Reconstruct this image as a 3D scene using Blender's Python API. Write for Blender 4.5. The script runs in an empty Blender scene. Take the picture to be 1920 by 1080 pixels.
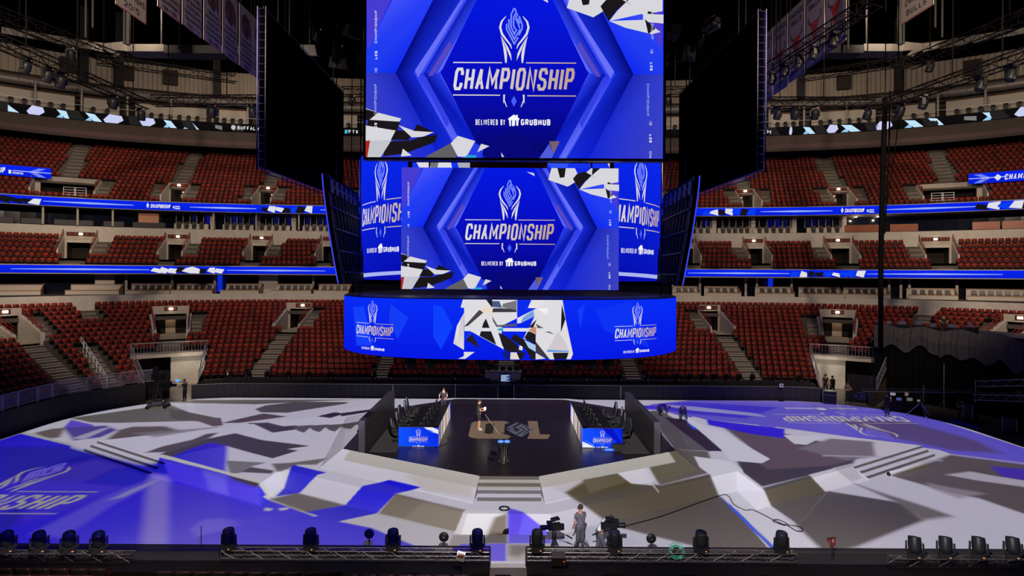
import bpy, math, random
import numpy as np
from math import sin, cos, pi, sqrt, atan2, radians
from mathutils import Vector, Matrix, Quaternion
from mathutils.geometry import tessellate_polygon
random.seed(7)
SC = bpy.context.scene
COL = SC.collection

# ------------------------------------------------------------------ camera, world, exposure
F = 1074.0            # focal length in pixels of the 1920 px wide photograph
EYE = 10.3            # eye height above the arena floor
CX, CY = 957.0, 515.0
ROLL = 0.0058
cam_d = bpy.data.cameras.new('camera'); cam = bpy.data.objects.new('camera', cam_d); COL.objects.link(cam)
cam_d.sensor_width = 36; cam_d.lens = 36*F/1920; cam_d.shift_y = (CY-540)/1920; cam_d.shift_x = (960-CX)/1920
cam_d.clip_end = 400
cam.matrix_world = Matrix.Translation((0, 0, EYE)) @ Matrix.Rotation(pi/2, 4, 'X') @ Matrix.Rotation(ROLL, 4, 'Z')
SC.camera = cam
SC.view_settings.view_transform = 'Standard'; SC.view_settings.look = 'None'
SC.view_settings.exposure = 0.0; SC.view_settings.gamma = 1.0
try: SC.view_settings.use_curve_mapping = False
except Exception: pass
SC.cycles.max_bounces = 4; SC.cycles.sample_clamp_indirect = 4; SC.cycles.diffuse_bounces = 2; SC.cycles.glossy_bounces = 2
SC.cycles.transparent_max_bounces = 8; SC.cycles.caustics_reflective = False; SC.cycles.caustics_refractive = False
world = bpy.data.worlds.new('world'); SC.world = world; world.use_nodes = True
world.node_tree.nodes['Background'].inputs[0].default_value = (1.0, .8, .66, 1)
world.node_tree.nodes['Background'].inputs[1].default_value = 0.004

def spot(name, loc, target, watts, color, angle, blend=.6, size=.4):
    d = bpy.data.lights.new(name, 'SPOT'); d.energy = watts; d.color = color
    d.spot_size = radians(angle); d.spot_blend = blend; d.shadow_soft_size = size
    o = bpy.data.objects.new(name, d); COL.objects.link(o); o.location = loc
    v = Vector(target)-Vector(loc)
    o.rotation_euler = v.to_track_quat('-Z', 'Y').to_euler(); return o
WARM = (1.0, .80, .62)
# house lights hung in a ring before the stands and turned outwards at them, well above the floor
for x, y, tx, ty, tz, w in ((-35, 31, -60, 46, 7, 4500), (35, 31, 60, 46, 7, 4500), (-24, 38, -40, 63, 8, 5000), (24, 38, 40, 63, 8, 5000), (-9, 40, -13, 66, 8, 5000), (9, 40, 13, 66, 8, 5000)):
    spot('house_light', (x, y, 29), (tx, ty, tz), w, WARM, 84, .5)
# added long-throw floods, warm front light aimed over the floor at the far tiers
for x, y, tx, ty, tz, w, an in ((-20, 12, -62, 50, 15, 34000, 54), (20, 12, 62, 50, 15, 34000, 54), (-15, 12, -30, 66, 13, 34000, 52), (15, 12, 30, 66, 13, 34000, 52)):
    spot('fill_flood', (x, y, 27), (tx, ty, tz), w, WARM, an, .5)
for s in (-1, 1):
    spot('fill_flood', (s*25, 46, 31), (s*50, 66, 37), 8000, WARM, 125, .7, .8); spot('fill_flood', (s*16, 50, 31), (s*28, 74, 37), 5500, WARM, 110, .7, .8)  # added wash on the corrugated wall, set behind the trusses to keep them dark
for s in (-1, 1): spot('banner_fill', (s*27, 24, 19), (s*17, 33, 25), 1100, WARM, 50, .6)  # added spots that brighten the banner fronts
for x in (-11, 0, 11):   # added fill over the nearest row, which the house lights miss
    spot('near_row_fill', (x, 13.5, 8), (x, 18, .8), 700, WARM, 75, .8)
for x in (-22, 22):   # weak overhead fill added for the floor's ambient level
    spot('floor_fill', (x, 34, 38), (x*1.1, 34, 0), 700, (1, .86, .74), 120)

# ------------------------------------------------------------------ small helpers
def lin(c):
    c = c/255.0
    return c/12.92 if c <= .04045 else ((c+.055)/1.055)**2.4
def S(r, g, b): return (lin(r), lin(g), lin(b))
def derot(px, py): return py - ROLL*(px-CX)
def ground(px, py, z=0.0):
    """survey: the spot of height z that the photograph shows at (px, py), in metres"""
    y = F*(EYE-z)/(derot(px, py)-CY)
    return ((px-CX)/F*y, y)
def at(px, py, y):
    return Vector(((px-CX)/F*y, y, EYE-(derot(px, py)-CY)/F*y))
def proj(p):
    px = CX+F*p[0]/p[1]
    return px, CY-F*(p[2]-EYE)/p[1]+ROLL*(px-CX)

MATS = {}
def mat(name, rgb, rough=.6, metal=0.0, emit=None, es=1.0, spec=.5, noise=0.0, nscale=3.0, bump=0.0, bscale=20.0, island=0.0):
    if name in MATS: return MATS[name]
    m = bpy.data.materials.new(name); m.use_nodes = True; nt = m.node_tree; b = nt.nodes['Principled BSDF']
    b.inputs['Base Color'].default_value = (*rgb, 1); b.inputs['Roughness'].default_value = rough
    b.inputs['Metallic'].default_value = metal; b.inputs['Specular IOR Level'].default_value = spec
    if emit: b.inputs['Emission Color'].default_value = (*emit, 1); b.inputs['Emission Strength'].default_value = es
    if noise or island:
        tc = nt.nodes.new('ShaderNodeTexCoord'); src = None
        mx = nt.nodes.new('ShaderNodeMix'); mx.data_type = 'RGBA'
        mx.inputs['A'].default_value = (*[c*(1-max(noise, island)) for c in rgb], 1)
        mx.inputs['B'].default_value = (*[min(1, c*(1+max(noise, island))) for c in rgb], 1)
        if noise:
            n = nt.nodes.new('ShaderNodeTexNoise'); n.inputs['Scale'].default_value = nscale; n.inputs['Detail'].default_value = 4
            nt.links.new(tc.outputs['Object'], n.inputs['Vector']); nt.links.new(n.outputs['Fac'], mx.inputs['Factor'])
        else:
            g = nt.nodes.new('ShaderNodeNewGeometry'); nt.links.new(g.outputs['Random Per Island'], mx.inputs['Factor'])
        nt.links.new(mx.outputs['Result'], b.inputs['Base Color'])
    if bump:
        tc = nt.nodes.new('ShaderNodeTexCoord'); n = nt.nodes.new('ShaderNodeTexNoise'); n.inputs['Scale'].default_value = bscale
        bp = nt.nodes.new('ShaderNodeBump'); bp.inputs['Strength'].default_value = bump
        nt.links.new(tc.outputs['Object'], n.inputs['Vector']); nt.links.new(n.outputs['Fac'], bp.inputs['Height'])
        nt.links.new(bp.outputs['Normal'], b.inputs['Normal'])
    MATS[name] = m; return m
def attr_mat(name, kind, strength=1.0, rough=.6):
    if name in MATS: return MATS[name]
    m = bpy.data.materials.new(name); m.use_nodes = True; nt = m.node_tree
    a = nt.nodes.new('ShaderNodeAttribute'); a.attribute_name = 'Col'; out = nt.nodes['Material Output']
    if kind == 'emit':
        nt.nodes.remove(nt.nodes['Principled BSDF']); e = nt.nodes.new('ShaderNodeEmission'); e.inputs[1].default_value = strength
        nt.links.new(a.outputs['Color'], e.inputs[0]); nt.links.new(e.outputs[0], out.inputs[0])
    elif kind == 'film':
        nt.nodes.remove(nt.nodes['Principled BSDF']); e = nt.nodes.new('ShaderNodeBsdfTransparent')
        nt.links.new(a.outputs['Color'], e.inputs[0]); nt.links.new(e.outputs[0], out.inputs[0])
    else:
        b = nt.nodes['Principled BSDF']; b.inputs['Roughness'].default_value = rough
        nt.links.new(a.outputs['Color'], b.inputs['Base Color'])
    MATS[name] = m; return m
LED = attr_mat('led_panel_light', 'emit', 1.0)
PRINT = attr_mat('printed_cloth', 'diffuse', 1.0, .8)

BLACK = mat('black_paint', (.012, .012, .014), .55)
BLACKM = mat('black_metal', (.02, .02, .022), .4, .3)
BLACKP = mat('black_plastic', (.010, .010, .011), .45, spec=.18)
DRAPE = mat('black_drape', (.022, .02, .022), .95, spec=.1, noise=.3, nscale=.7)
CONC = mat('concrete', (.42, .37, .31), .85, noise=.25, nscale=1.2)
CONCL = mat('pale_concrete', (.50, .46, .40), .85, noise=.2, nscale=1.6)
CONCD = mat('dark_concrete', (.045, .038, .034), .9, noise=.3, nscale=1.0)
REDRAIL = mat('red_rail', (.28, .035, .02), .45)
STEEL = mat('steel_rail', (.45, .44, .45), .4, .6)
ALU = mat('aluminium', (.5, .5, .53), .35, .8)
SEATRED = mat('red_seat_fabric', (.22, .018, .008), .6, spec=.35, island=.35)
SEATPAN = mat('seat_pan_shaded', (.06, .009, .007), .6)  # darker than the backs: shade on the flipped pans put into the colour
SEATDK = mat('seat_shell_dark', (.025, .02, .02), .45)
SEATBK = mat('seat_back_plastic', (.055, .05, .05), .32, noise=.2, nscale=5)
WOOD = mat('wood_cap', (.42, .2, .1), .45)
CREAM = mat('cream_panel', (.5, .45, .38), .7)
WHITEP = mat('white_paint', (.75, .74, .76), .6)
STAGEW = mat('stage_white_vinyl', (.72, .71, .73), .55, spec=.3)
GLASSDK = mat('dark_glass', (.006, .008, .02), .12)
SKIN = mat('skin', (.48, .24, .15), .55)
HAIR = mat('hair', (.03, .018, .012), .7)
CLOTHK = mat('black_clothing', (.014, .014, .018), .85)
CLOTHG = mat('grey_clothing', (.09, .09, .11), .85)
SHOEW = mat('white_shoes', (.7, .7, .7), .6)
LAMPW = mat('lamp_glow', (1, 1, 1), .5, emit=(1, .82, .6), es=6)
def setp(o, label=None, cat=None, group=None, kind=None):
    if label: o['label'] = label
    if cat: o['category'] = cat
    if group: o['group'] = group
    if kind: o['kind'] = kind
    return o
def thing(name, label, cat, loc=(0, 0, 0), rotz=0.0, group=None):
    o = bpy.data.objects.new(name, None); COL.objects.link(o); o.location = loc; o.rotation_euler = (0, 0, rotz)
    o.empty_display_size = .2
    return setp(o, label, cat, group)

class MB:
    """collects shapes and links them as ONE mesh object"""
    def __init__(s): s.v = []; s.f = []; s.m = []; s.c = []; s.cur = 0; s.smooth = []
    def add(s, vs, fs, smooth=False):
        b = len(s.v); s.v += [tuple(v) for v in vs]
        for f in fs: s.f.append(tuple(b+i for i in f)); s.m.append(s.cur); s.smooth.append(smooth)
        return s
    def box(s, c, d, rz=0.0, rx=0.0, taper=1.0, ry=0.0):
        R = Matrix.Rotation(rz, 3, 'Z') @ Matrix.Rotation(rx, 3, 'X') @ Matrix.Rotation(ry, 3, 'Y')
        vs = []
        for k in (-1, 1):
            t = taper if k > 0 else 1
            for i, j in ((-1, -1), (1, -1), (1, 1), (-1, 1)):
                vs.append(R @ Vector((i*d[0]/2*t, j*d[1]/2*t, k*d[2]/2))+Vector(c))
        return s.add(vs, [(3, 2, 1, 0), (4, 5, 6, 7), (0, 1, 5, 4), (1, 2, 6, 5), (2, 3, 7, 6), (3, 0, 4, 7)])
    def tube(s, pts, r, n=6, cap=True):
        P = [Vector(p) for p in pts]; rings = []
        R = r if isinstance(r, (list, tuple)) else [r]*len(P)
        up = None
        for i, p in enumerate(P):
            t = (P[min(i+1, len(P)-1)]-P[max(i-1, 0)]);
            if t.length < 1e-9: t = Vector((0, 0, 1))
            t.normalize()
            if up is None: up = Vector((0, 0, 1)) if abs(t.z) < .9 else Vector((1, 0, 0))
            a = t.cross(up)
            if a.length < 1e-4: a = t.orthogonal()
            a.normalize(); b = t.cross(a).normalized(); up = -b if False else a.cross(t).normalized()
            rings.append([p+(a*cos(2*pi*k/n)+b*sin(2*pi*k/n))*R[i] for k in range(n)])
        vs = [v for g in rings for v in g]; fs = []
        for i in range(len(P)-1):
            for k in range(n):
                a0 = i*n+k; a1 = i*n+(k+1) % n; fs.append((a0, a0+n, a1+n, a1))
        if cap: fs.append(tuple(range(n))); fs.append(tuple((len(P)-1)*n+k for k in reversed(range(n))))
        return s.add(vs, fs, n > 6)
    def lathe(s, prof, c=(0, 0, 0), n=16, R=None, cap=True):
        vs = []; fs = []
        for r, z in prof:
            for k in range(n):
                p = Vector((r*cos(2*pi*k/n), r*sin(2*pi*k/n), z))
                if R is not None: p = R @ p
                vs.append(p+Vector(c))
        for i in range(len(prof)-1):
            for k in range(n):
                a0 = i*n+k; a1 = i*n+(k+1) % n; fs.append((a0, a1, a1+n, a0+n))
        if cap: fs.append(tuple(reversed(range(n)))); fs.append(tuple((len(prof)-1)*n+k for k in range(n)))
        return s.add(vs, fs, True)
    def prism(s, poly, z0, z1):
        n = len(poly); vs = [(x, y, z0) for x, y in poly]+[(x, y, z1) for x, y in poly]
        fs = [tuple(reversed(range(n))), tuple(range(n, 2*n))]+[(i, (i+1) % n, n+(i+1) % n, n+i) for i in range(n)]
        return s.add(vs, fs)
    def quad(s, a, b, c, d): return s.add([a, b, c, d], [(0, 1, 2, 3)])
    def mesh(s, name, mats):
        me = bpy.data.meshes.new(name); me.from_pydata(s.v, [], s.f)
        mats = mats if isinstance(mats, (list, tuple)) else [mats]
        for m in mats: me.materials.append(m)
        if len(mats) > 1: me.polygons.foreach_set('material_index', s.m)
        me.polygons.foreach_set('use_smooth', s.smooth)
        me.update(); return me
    def build(s, name, mats, parent=None, loc=None, bevel=0):
        o = bpy.data.objects.new(name, s.mesh(name, mats)); COL.objects.link(o)
        if parent is not None: o.parent = parent
        if loc: o.location = loc
        if bevel:
            b = o.modifiers.new('bevel', 'BEVEL'); b.width = bevel; b.segments = 2; b.limit_method = 'ANGLE'
        return o
def dup(root, loc=None, rotz=None, label=None, group=None):
    r = root.copy(); COL.objects.link(r)
    if loc is not None: r.location = loc
    if rotz is not None: r.rotation_euler = (root.rotation_euler[0], root.rotation_euler[1], rotz)
    if label: r['label'] = label
    if group: r['group'] = group
    for ch in list(root.children):
        c = ch.copy(); COL.objects.link(c); c.parent = r
        for g in list(ch.children):
            d = g.copy(); COL.objects.link(d); d.parent = c
    return r

# ------------------------------------------------------------------ flat graphics (screens, prints)
GL = {
 'A': [[(0, 0), (.5, 1), (1, 0)], [(.2, .3), (.8, .3)]], 'B': [[(0, 0), (0, 1), (.8, 1), (.95, .85), (.95, .65), (.8, .52), (1, .4), (1, .15), (.8, 0), (0, 0)], [(0, .52), (.8, .52)]],
 'C': [[(1, .7), (1, .85), (.8, 1), (.2, 1), (0, .85), (0, .15), (.2, 0), (.8, 0), (1, .15), (1, .3)]], 'D': [[(0, 0), (0, 1), (.75, 1), (1, .8), (1, .2), (.75, 0), (0, 0)]],
 'E': [[(1, 0), (0, 0), (0, 1), (1, 1)], [(0, .5), (.8, .5)]], 'F': [[(0, 0), (0, 1), (1, 1)], [(0, .5), (.8, .5)]],
 'G': [[(1, .8), (.8, 1), (.2, 1), (0, .85), (0, .15), (.2, 0), (.8, 0), (1, .15), (1, .45), (.6, .45)]], 'H': [[(0, 0), (0, 1)], [(1, 0), (1, 1)], [(0, .5), (1, .5)]],
 'I': [[(.5, 0), (.5, 1)]], 'K': [[(0, 0), (0, 1)], [(1, 1), (.1, .5), (1, 0)]], 'L': [[(0, 1), (0, 0), (1, 0)]],
 'M': [[(0, 0), (0, 1), (.5, .3), (1, 1), (1, 0)]], 'N': [[(0, 0), (0, 1), (1, 0), (1, 1)]],
 'O': [[(.2, 0), (0, .15), (0, .85), (.2, 1), (.8, 1), (1, .85), (1, .15), (.8, 0), (.2, 0)]], 'P': [[(0, 0), (0, 1), (.8, 1), (1, .85), (1, .6), (.8, .45), (0, .45)]],
 'R': [[(0, 0), (0, 1), (.8, 1), (1, .85), (1, .6), (.8, .47), (0, .47)], [(.5, .47), (1, 0)]],
 'S': [[(1, .75), (1, .87), (.8, 1), (.2, 1), (0, .87), (0, .65), (.2, .53), (.8, .47), (1, .35), (1, .13), (.8, 0), (.2, 0), (0, .13), (0, .25)]],
 'T': [[(.5, 0), (.5, 1)], [(0, 1), (1, 1)]], 'U': [[(0, 1), (0, .15), (.2, 0), (.8, 0), (1, .15), (1, 1)]], 'V': [[(0, 1), (.5, 0), (1, 1)]],
 'W': [[(0, 1), (.25, 0), (.5, .7), (.75, 0), (1, 1)]], 'X': [[(0, 0), (1, 1)], [(0, 1), (1, 0)]], 'Y': [[(0, 1), (.5, .5), (1, 1)], [(.5, .5), (.5, 0)]],
 'Z': [[(0, 1), (1, 1), (0, 0), (1, 0)]], '-': [[(.1, .5), (.9, .5)]], 'O ': [],
 '0': [[(.2, 0), (0, .15), (0, .85), (.2, 1), (.8, 1), (1, .85), (1, .15), (.8, 0), (.2, 0)]], '1': [[(.2, .8), (.55, 1), (.55, 0)]],
 '2': [[(0, .8), (.2, 1), (.8, 1), (1, .8), (1, .6), (0, 0), (1, 0)]], '3': [[(0, 1), (.8, 1), (1, .8), (.8, .55), (.3, .55)], [(.8, .55), (1, .3), (.8, 0), (0, 0)]],
 '4': [[(.8, 0), (.8, 1), (0, .35), (1, .35)]], '5': [[(1, 1), (0, 1), (0, .55), (.8, .55), (1, .4), (1, .15), (.8, 0), (0, 0)]],
 '6': [[(1, 1), (.3, 1), (0, .7), (0, .15), (.2, 0), (.8, 0), (1, .15), (1, .4), (.8, .55), (0, .55)]], '7': [[(0, 1), (1, 1), (.4, 0)]],
 '8': [[(.2, .5), (0, .7), (.1, 1), (.9, 1), (1, .7), (.8, .5), (.2, .5), (0, .3), (.1, 0), (.9, 0), (1, .3), (.8, .5)]],
 '9': [[(0, 0), (.7, 0), (1, .3), (1, .85), (.8, 1), (.2, 1), (0, .85), (0, .6), (.2, .45), (1, .45)]],
}
def stroke_polys(pts, w):
    """mitred stroke of a polyline as quads; w may be a list of widths"""
    n = len(pts); W = w if isinstance(w, (list, tuple)) else [w]*n
    L = []; closed = n > 3 and pts[0] == pts[-1]
    for i in range(n):
        p = Vector(pts[i])
        a = Vector(pts[i])-Vector(pts[i-1]) if i > 0 else None
        b = Vector(pts[i+1])-Vector(pts[i]) if i < n-1 else None
        if closed and i == 0: a = Vector(pts[0])-Vector(pts[-2])
        if closed and i == n-1: b = Vector(pts[1])-Vector(pts[0])
        if a is None: a = b
        if b is None: b = a
        a = a.normalized() if a.length else Vector((1, 0)); b = b.normalized() if b.length else Vector((1, 0))
        na = Vector((-a.y, a.x)); nb = Vector((-b.y, b.x)); m = na+nb
        if m.length < .3: m = na*1.0
        else: m = m.normalized()
        k = 1/max(.45, m.dot(na)); L.append((p+m*k*W[i]/2, p-m*k*W[i]/2))
    return [[tuple(L[i][0]), tuple(L[i+1][0]), tuple(L[i+1][1]), tuple(L[i][1])] for i in range(n-1)]
def text_polys(t, x, y, w, h, th, shear=0.0, gap=.42):
    """letters fill the box x..x+w, y (bottom)..y-h (v runs down); returns polys"""
    wd = [(.35 if ch in 'I1' else 1.3 if ch in 'MW' else .6 if ch == ' ' else 1.0) for ch in t]
    tot = sum(wd)+gap*(len(t)-1); u = w/tot; out = []; cx = x
    for ch, q in zip(t, wd):
        gw = max(1e-6, q*u-th); x0 = cx+th/2
        for st in GL.get(ch, []):
            pl = [(x0+px*gw, y-th/2-py*(h-th)) for px, py in st]
            pl = [(a+shear*(y-b), b) for a, b in pl]
            out += stroke_polys(pl, th)
        cx += (q+gap)*u
    return out
class Canvas:
    """flat artwork in (u, v); v runs down. items: (poly, colours, layer)"""
    def __init__(s): s.items = []; s.layer = 0
    def poly(s, pts, col, cols=None):
        s.items.append((list(pts), cols or [col]*len(pts), s.layer)); return s
    def polys(s, L, col, c2=None, u0=0, u1=1):
        for p in L:
            if c2 is None: s.poly(p, col)
            else:
                cc = []
                for q in p:
                    t = min(1, max(0, (q[0]-u0)/(u1-u0))); cc.append(tuple(col[i]*(1-t)+c2[i]*t for i in range(3)))
                s.poly(p, col, cc)
        return s
    def up(s): s.layer += 1; return s
    def clip(s, umin, umax, vmin=-1e9, vmax=1e9):
        new = []
        for pts, cols, l in s.items:
            d = [(*p, *c) for p, c in zip(pts, cols)]
            for ax, val, sg in ((0, umin, 1), (0, umax, -1), (1, vmin, 1), (1, vmax, -1)):
                d = clip_poly(d, ax, val, sg)
                if len(d) < 3: break
            if len(d) >= 3: new.append(([q[:2] for q in d], [q[2:5] for q in d], l))
        s.items = new; return s
    def build(s, name, fmap, material, parent=None, strips=None, dz=.004, tris=False):
        V = []; Fc = []; C = []
        for pts, cols, l in s.items:
            if len(pts) > 4 or tris:
                T = tessellate_polygon([[Vector((p[0], p[1], 0)) for p in pts]])
                T = [[(*pts[i], *cols[i]) for i in t] for t in T]
            else: T = [[(*p, *c) for p, c in zip(pts, cols)]]
            for t in T:
                pieces = [t]
                if strips:
                    us = [q[0] for q in t]; lo, hi = min(us), max(us); pieces = []
                    k0 = int(math.floor(lo/strips)); k1 = int(math.ceil(hi/strips))
                    if k1-k0 <= 1: pieces = [t]
                    else:
                        for k in range(k0, k1):
                            d = clip_poly(clip_poly(t, 0, k*strips, 1), 0, (k+1)*strips, -1)
                            if len(d) >= 3: pieces.append(d)
                for d in pieces:
                    b = len(V)
                    for q in d: V.append(tuple(fmap(q[0], q[1], l*dz))); C.append((q[2], q[3], q[4], 1.0))
                    Fc.append(tuple(range(b, b+len(d))))
        me = bpy.data.meshes.new(name); me.from_pydata(V, [], Fc)
        a = me.color_attributes.new('Col', 'FLOAT_COLOR', 'POINT'); a.data.foreach_set('color', [x for c in C for x in c])
        me.materials.append(material); me.update()
        o = bpy.data.objects.new(name, me); COL.objects.link(o)
        if parent is not None: o.parent = parent
        return o
def clip_poly(d, ax, val, sg):
    out = []
    n = len(d)
    for i in range(n):
        a = d[i]; b = d[(i+1) % n]; fa = (a[ax]-val)*sg; fb = (b[ax]-val)*sg
        if fa >= 0: out.append(a)
        if (fa > 0 and fb < 0) or (fa < 0 and fb > 0):
            t = fa/(fa-fb); out.append(tuple(a[k]+(b[k]-a[k])*t for k in range(len(a))))
    return out
def tr(polys, x, y, k, k2=None, rot=0):
    k2 = k if k2 is None else k2; out = []
    for p in polys: out.append([(x+(a*cos(rot)-b*sin(rot))*k, y+(a*sin(rot)+b*cos(rot))*k2) for a, b in p])
    return out
# the tournament mark, drawn in units where the word is 694 wide; origin = top of the flame
LC = S(225, 222, 222); LC2 = S(190, 160, 138); EMB = S(120, 140, 255); EMB2 = S(70, 95, 250)
def emblem_polys():
    out = []
    for st in ([(-44, 92), (-44, 122), (0, 204), (22, 168)], [(-31, 66), (-31, 116), (0, 178), (34, 122)], [(-2, 4), (-18, 40), (-18, 110), (0, 150), (14, 122)],
               [(2, 4), (10, 26), (-4, 56), (-4, 102), (6, 122)], [(18, 34), (8, 62), (22, 92), (30, 116)], [(26, 48), (44, 96), (44, 118), (26, 156)], [(18, 62), (32, 90)]):
        out += stroke_polys(st, 8.5)
    return out
def mark_items():
    """list of (polys, colour, colour2)"""
    L = [(emblem_polys(), EMB, None)]
    arms = []
    for sg in (-1, 1):
        q = lambda pts: [(sg*a, b) for a, b in pts]
        arms += stroke_polys(q([(48, 50), (72, 80), (80, 112), (70, 148), (48, 178), (22, 210), (14, 232)]), [3, 10, 12, 12, 10, 8, 3])
        arms.append(q([(-0+76, 158), (52, 210), (40, 240), (14, 300), (18, 262), (34, 225)]))
        arms.append(q([(76, 158), (62, 225), (50, 312), (42, 312), (40, 270), (46, 235)]))
        arms.append(q([(60, 490), (50, 490), (52, 520), (60, 540)])); arms.append(q([(60, 520), (52, 520), (38, 560), (42, 560)]))
    L.append((arms, LC, None))
    L.append(([[(0, 497), (16, 527), (0, 558), (-16, 527)]], EMB2, None))
    lines = [[(-343, 308), (-68, 308), (-68, 314), (-343, 314)], [(67, 308), (350, 308), (350, 314), (67, 314)],
             [(-343, 491), (-78, 491), (-78, 497), (-343, 497)], [(75, 493), (350, 493), (350, 499), (75, 499)]]
    L.append((lines, LC, LC2))
    L.append((text_polys('CHAMPIONSHIP', -345, 467, 674, 127, 16.5, .13, .22), LC, LC2))
    L.append((text_polys('DELIVERED BY', -215, 662, 166, 32, 4.2, 0, .42), S(235, 235, 240), None))
    L.append((house_polys(0, 634, 1), S(245, 245, 250), None))
    L.append((text_polys('GRUBHUB', 40, 662, 166, 34, 6.6, 0, .3), S(245, 245, 250), None))
    return L
def house_polys(x, y, k):
    P = [[(-33, -8), (0, -32), (12, -24), (12, -30), (22, -30), (22, -16), (33, -8), (28, 0), (-28, 0)], [(-27, 0), (-16, 0), (-16, 32), (-24, 34)],
         [(-10, 0), (8, 0), (6, 30), (-6, 34), (-10, 30)], [(14, 0), (27, 0), (24, 32), (14, 30)]]
    return tr(P, x, y, k)
def put_mark(cv, x, y, k, lo=0, hi=None):
    cv.up()
    for polys, c, c2 in mark_items():
        P = tr(polys, x, y, k)
        cv.polys(P, c, c2, x-345*k, x+350*k)
    cv.up()
# ------------------------------------------------------------------ plan curves of the bowl
YC = 33.6
class Curve:
    def __init__(s, pts):
        P = np.array(pts, float); d = np.hypot(*np.diff(P, axis=0).T); s.s = np.concatenate([[0], np.cumsum(d)])
        i0 = int(np.argmin(np.abs(P[:, 0])+(P[:, 1] < YC)*1e3)); s.s -= s.s[i0]; s.P = P
        T = np.gradient(P, axis=0); T /= np.hypot(T[:, 0], T[:, 1])[:, None]; s.N = np.stack([-T[:, 1], T[:, 0]], 1)
    def at(s, u, d=0.0):
        x = np.interp(u, s.s, s.P[:, 0]); y = np.interp(u, s.s, s.P[:, 1]); nx = np.interp(u, s.s, s.N[:, 0]); ny = np.interp(u, s.s, s.N[:, 1])
        L = math.hypot(nx, ny); return (x+nx/L*d, y+ny/L*d, nx/L, ny/L)
    def pt(s, u, d, z): a = s.at(u, d); return Vector((a[0], a[1], z))
    def s_at(s, px, d, z=0):
        u = np.linspace(s.s[0], s.s[-1], 3000); q = []
        for k in u:
            a = s.at(k, d); q.append(CX+F*a[0]/a[1] if a[1] > 3 else (-1e4 if a[0] < 0 else 1e4))
        return float(np.interp(px, q, u))
    def row(s, d, pitch):
        """equally spaced points on the curve offset by d: arrays of base s"""
        Q = s.P+s.N*d; L = np.concatenate([[0], np.cumsum(np.hypot(*np.diff(Q, axis=0).T))]); L -= np.interp(0, s.s, L)
        return L, Q
def rrect(a, b, R):
    pts = [(-a, YC-4)]
    for y in np.linspace(YC-3, YC+b-R, 12): pts.append((-a, y))
    for t in np.linspace(0, pi/2, 26)[1:]: pts.append((-(a-R)-R*cos(t), YC+b-R+R*sin(t)))
    for x in np.linspace(-(a-R), a-R, 61)[1:]: pts.append((x, YC+b))
    L = [(-x, y) for x, y in reversed(pts[:37])]
    return pts+L
def superell(a, b, n):
    out = []
    for t in np.linspace(-radians(97), radians(97), 400):
        r = (abs(sin(t)/a)**n+abs(cos(t)/b)**n)**(-1/n); out.append((r*sin(t), YC+r*cos(t)))
    return out
RINK = Curve(rrect(31.5, 14.0, 9.0))
RING = Curve(superell(63, 35.8, 3.0))

# ------------------------------------------------------------------ the floor and the raised white platform
m = MB(); m.quad((-60, 0, -.02), (60, 0, -.02), (60, 80, -.02), (-60, 80, -.02)); setp(m.build('floor', mat('arena_floor', (.05, .045, .04), .7, noise=.3)), kind='structure')
m = MB(); pts = [tuple(p) for p in RINK.P[2:-2]]; pts = pts+[(31.4, 20.3), (-31.4, 20.3)]
m.add([(x*.992, YC+(y-YC)*.992, 0.0) for x, y in pts], [tuple(reversed(range(len(pts))))])
o = m.build('stage_floor', STAGEW); setp(o, 'white vinyl floor covering the whole arena floor under the projected picture', 'stage floor', kind='structure')

DZ, PZ = 1.1, .45
plat = thing('stage_platform', 'low white angular platform with sloping banks around the black central deck', 'stage', (0, 0, 0))
L2R = [(1.71, 23.6), (11.5, 28.9), (11.7, 26.25), (17.8, 29.7), (24.1, 33.5), (20.7, 35.3), (13.4, 39.3), (10.8, 43.2), (4.6, 45.6)]
loop = L2R+[(-x, y) for x, y in reversed(L2R)]
m = MB(); n = len(loop); m.add([(x, y, PZ) for x, y in loop], [tuple(range(n))])
for i in list(range(3, 8))+list(range(n-9, n-4)):
    a, b = loop[i], loop[(i+1) % n]; m.quad((*a, 0), (*b, 0), (*b, PZ), (*a, PZ))
a, b = loop[8], loop[9]; m.quad((*a, 0), (*b, 0), (*b, PZ), (*a, PZ))
m.build('plateau', STAGEW, plat)
m = MB()
for s in (1, -1):
    def q(*P):
        P = [(s*p[0], p[1], p[2]) for p in P]
        m.quad(*(P if s > 0 else P[::-1]))
    q((1.9, 22.67, .004), (10.9, 27.4, .004), (11.5, 28.9, PZ), (1.71, 23.6, PZ))
    q((10.9, 27.4, .004), (10.9, 25.2, .004), (11.7, 26.25, PZ), (11.5, 28.9, PZ))
    q((10.9, 25.2, .004), (18.3, 29.0, .004), (17.8, 29.7, PZ), (11.7, 26.25, PZ))
m.quad((-1.9, 22.67, .004), (1.9, 22.67, .004), (1.71, 23.6, PZ), (-1.71, 23.6, PZ))
m.build('sloping_bank', STAGEW, plat)
m = MB()
for s in (1, -1):
    def q(*P):
        P = [(s*p[0], p[1], p[2]) for p in P]
        m.quad(*(P if s > 0 else P[::-1]))
    e = PZ+.003
    q((1.55, 24.6, e), (9.6, 28.98, e), (8.75, 30.1, DZ), (1.36, 26.16, DZ))
    q((9.6, 28.98, e), (11.2, 39.4, e), (8.9, 38.5, DZ), (8.75, 30.1, DZ))
    q((11.2, 39.4, e), (5.2, 44.0, e), (4.0, 42.3, DZ), (8.9, 38.5, DZ))
    m.add([(s*1.36, 26.16, DZ), (s*1.55, 24.6, e), (s*1.36, 26.16, e)], [(0, 1, 2)])
m.quad((5.2, 44.0, e), (-5.2, 44.0, e), (-4.0, 42.3, DZ), (4.0, 42.3, DZ))
m.build('deck_ramp', STAGEW, plat)
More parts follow.
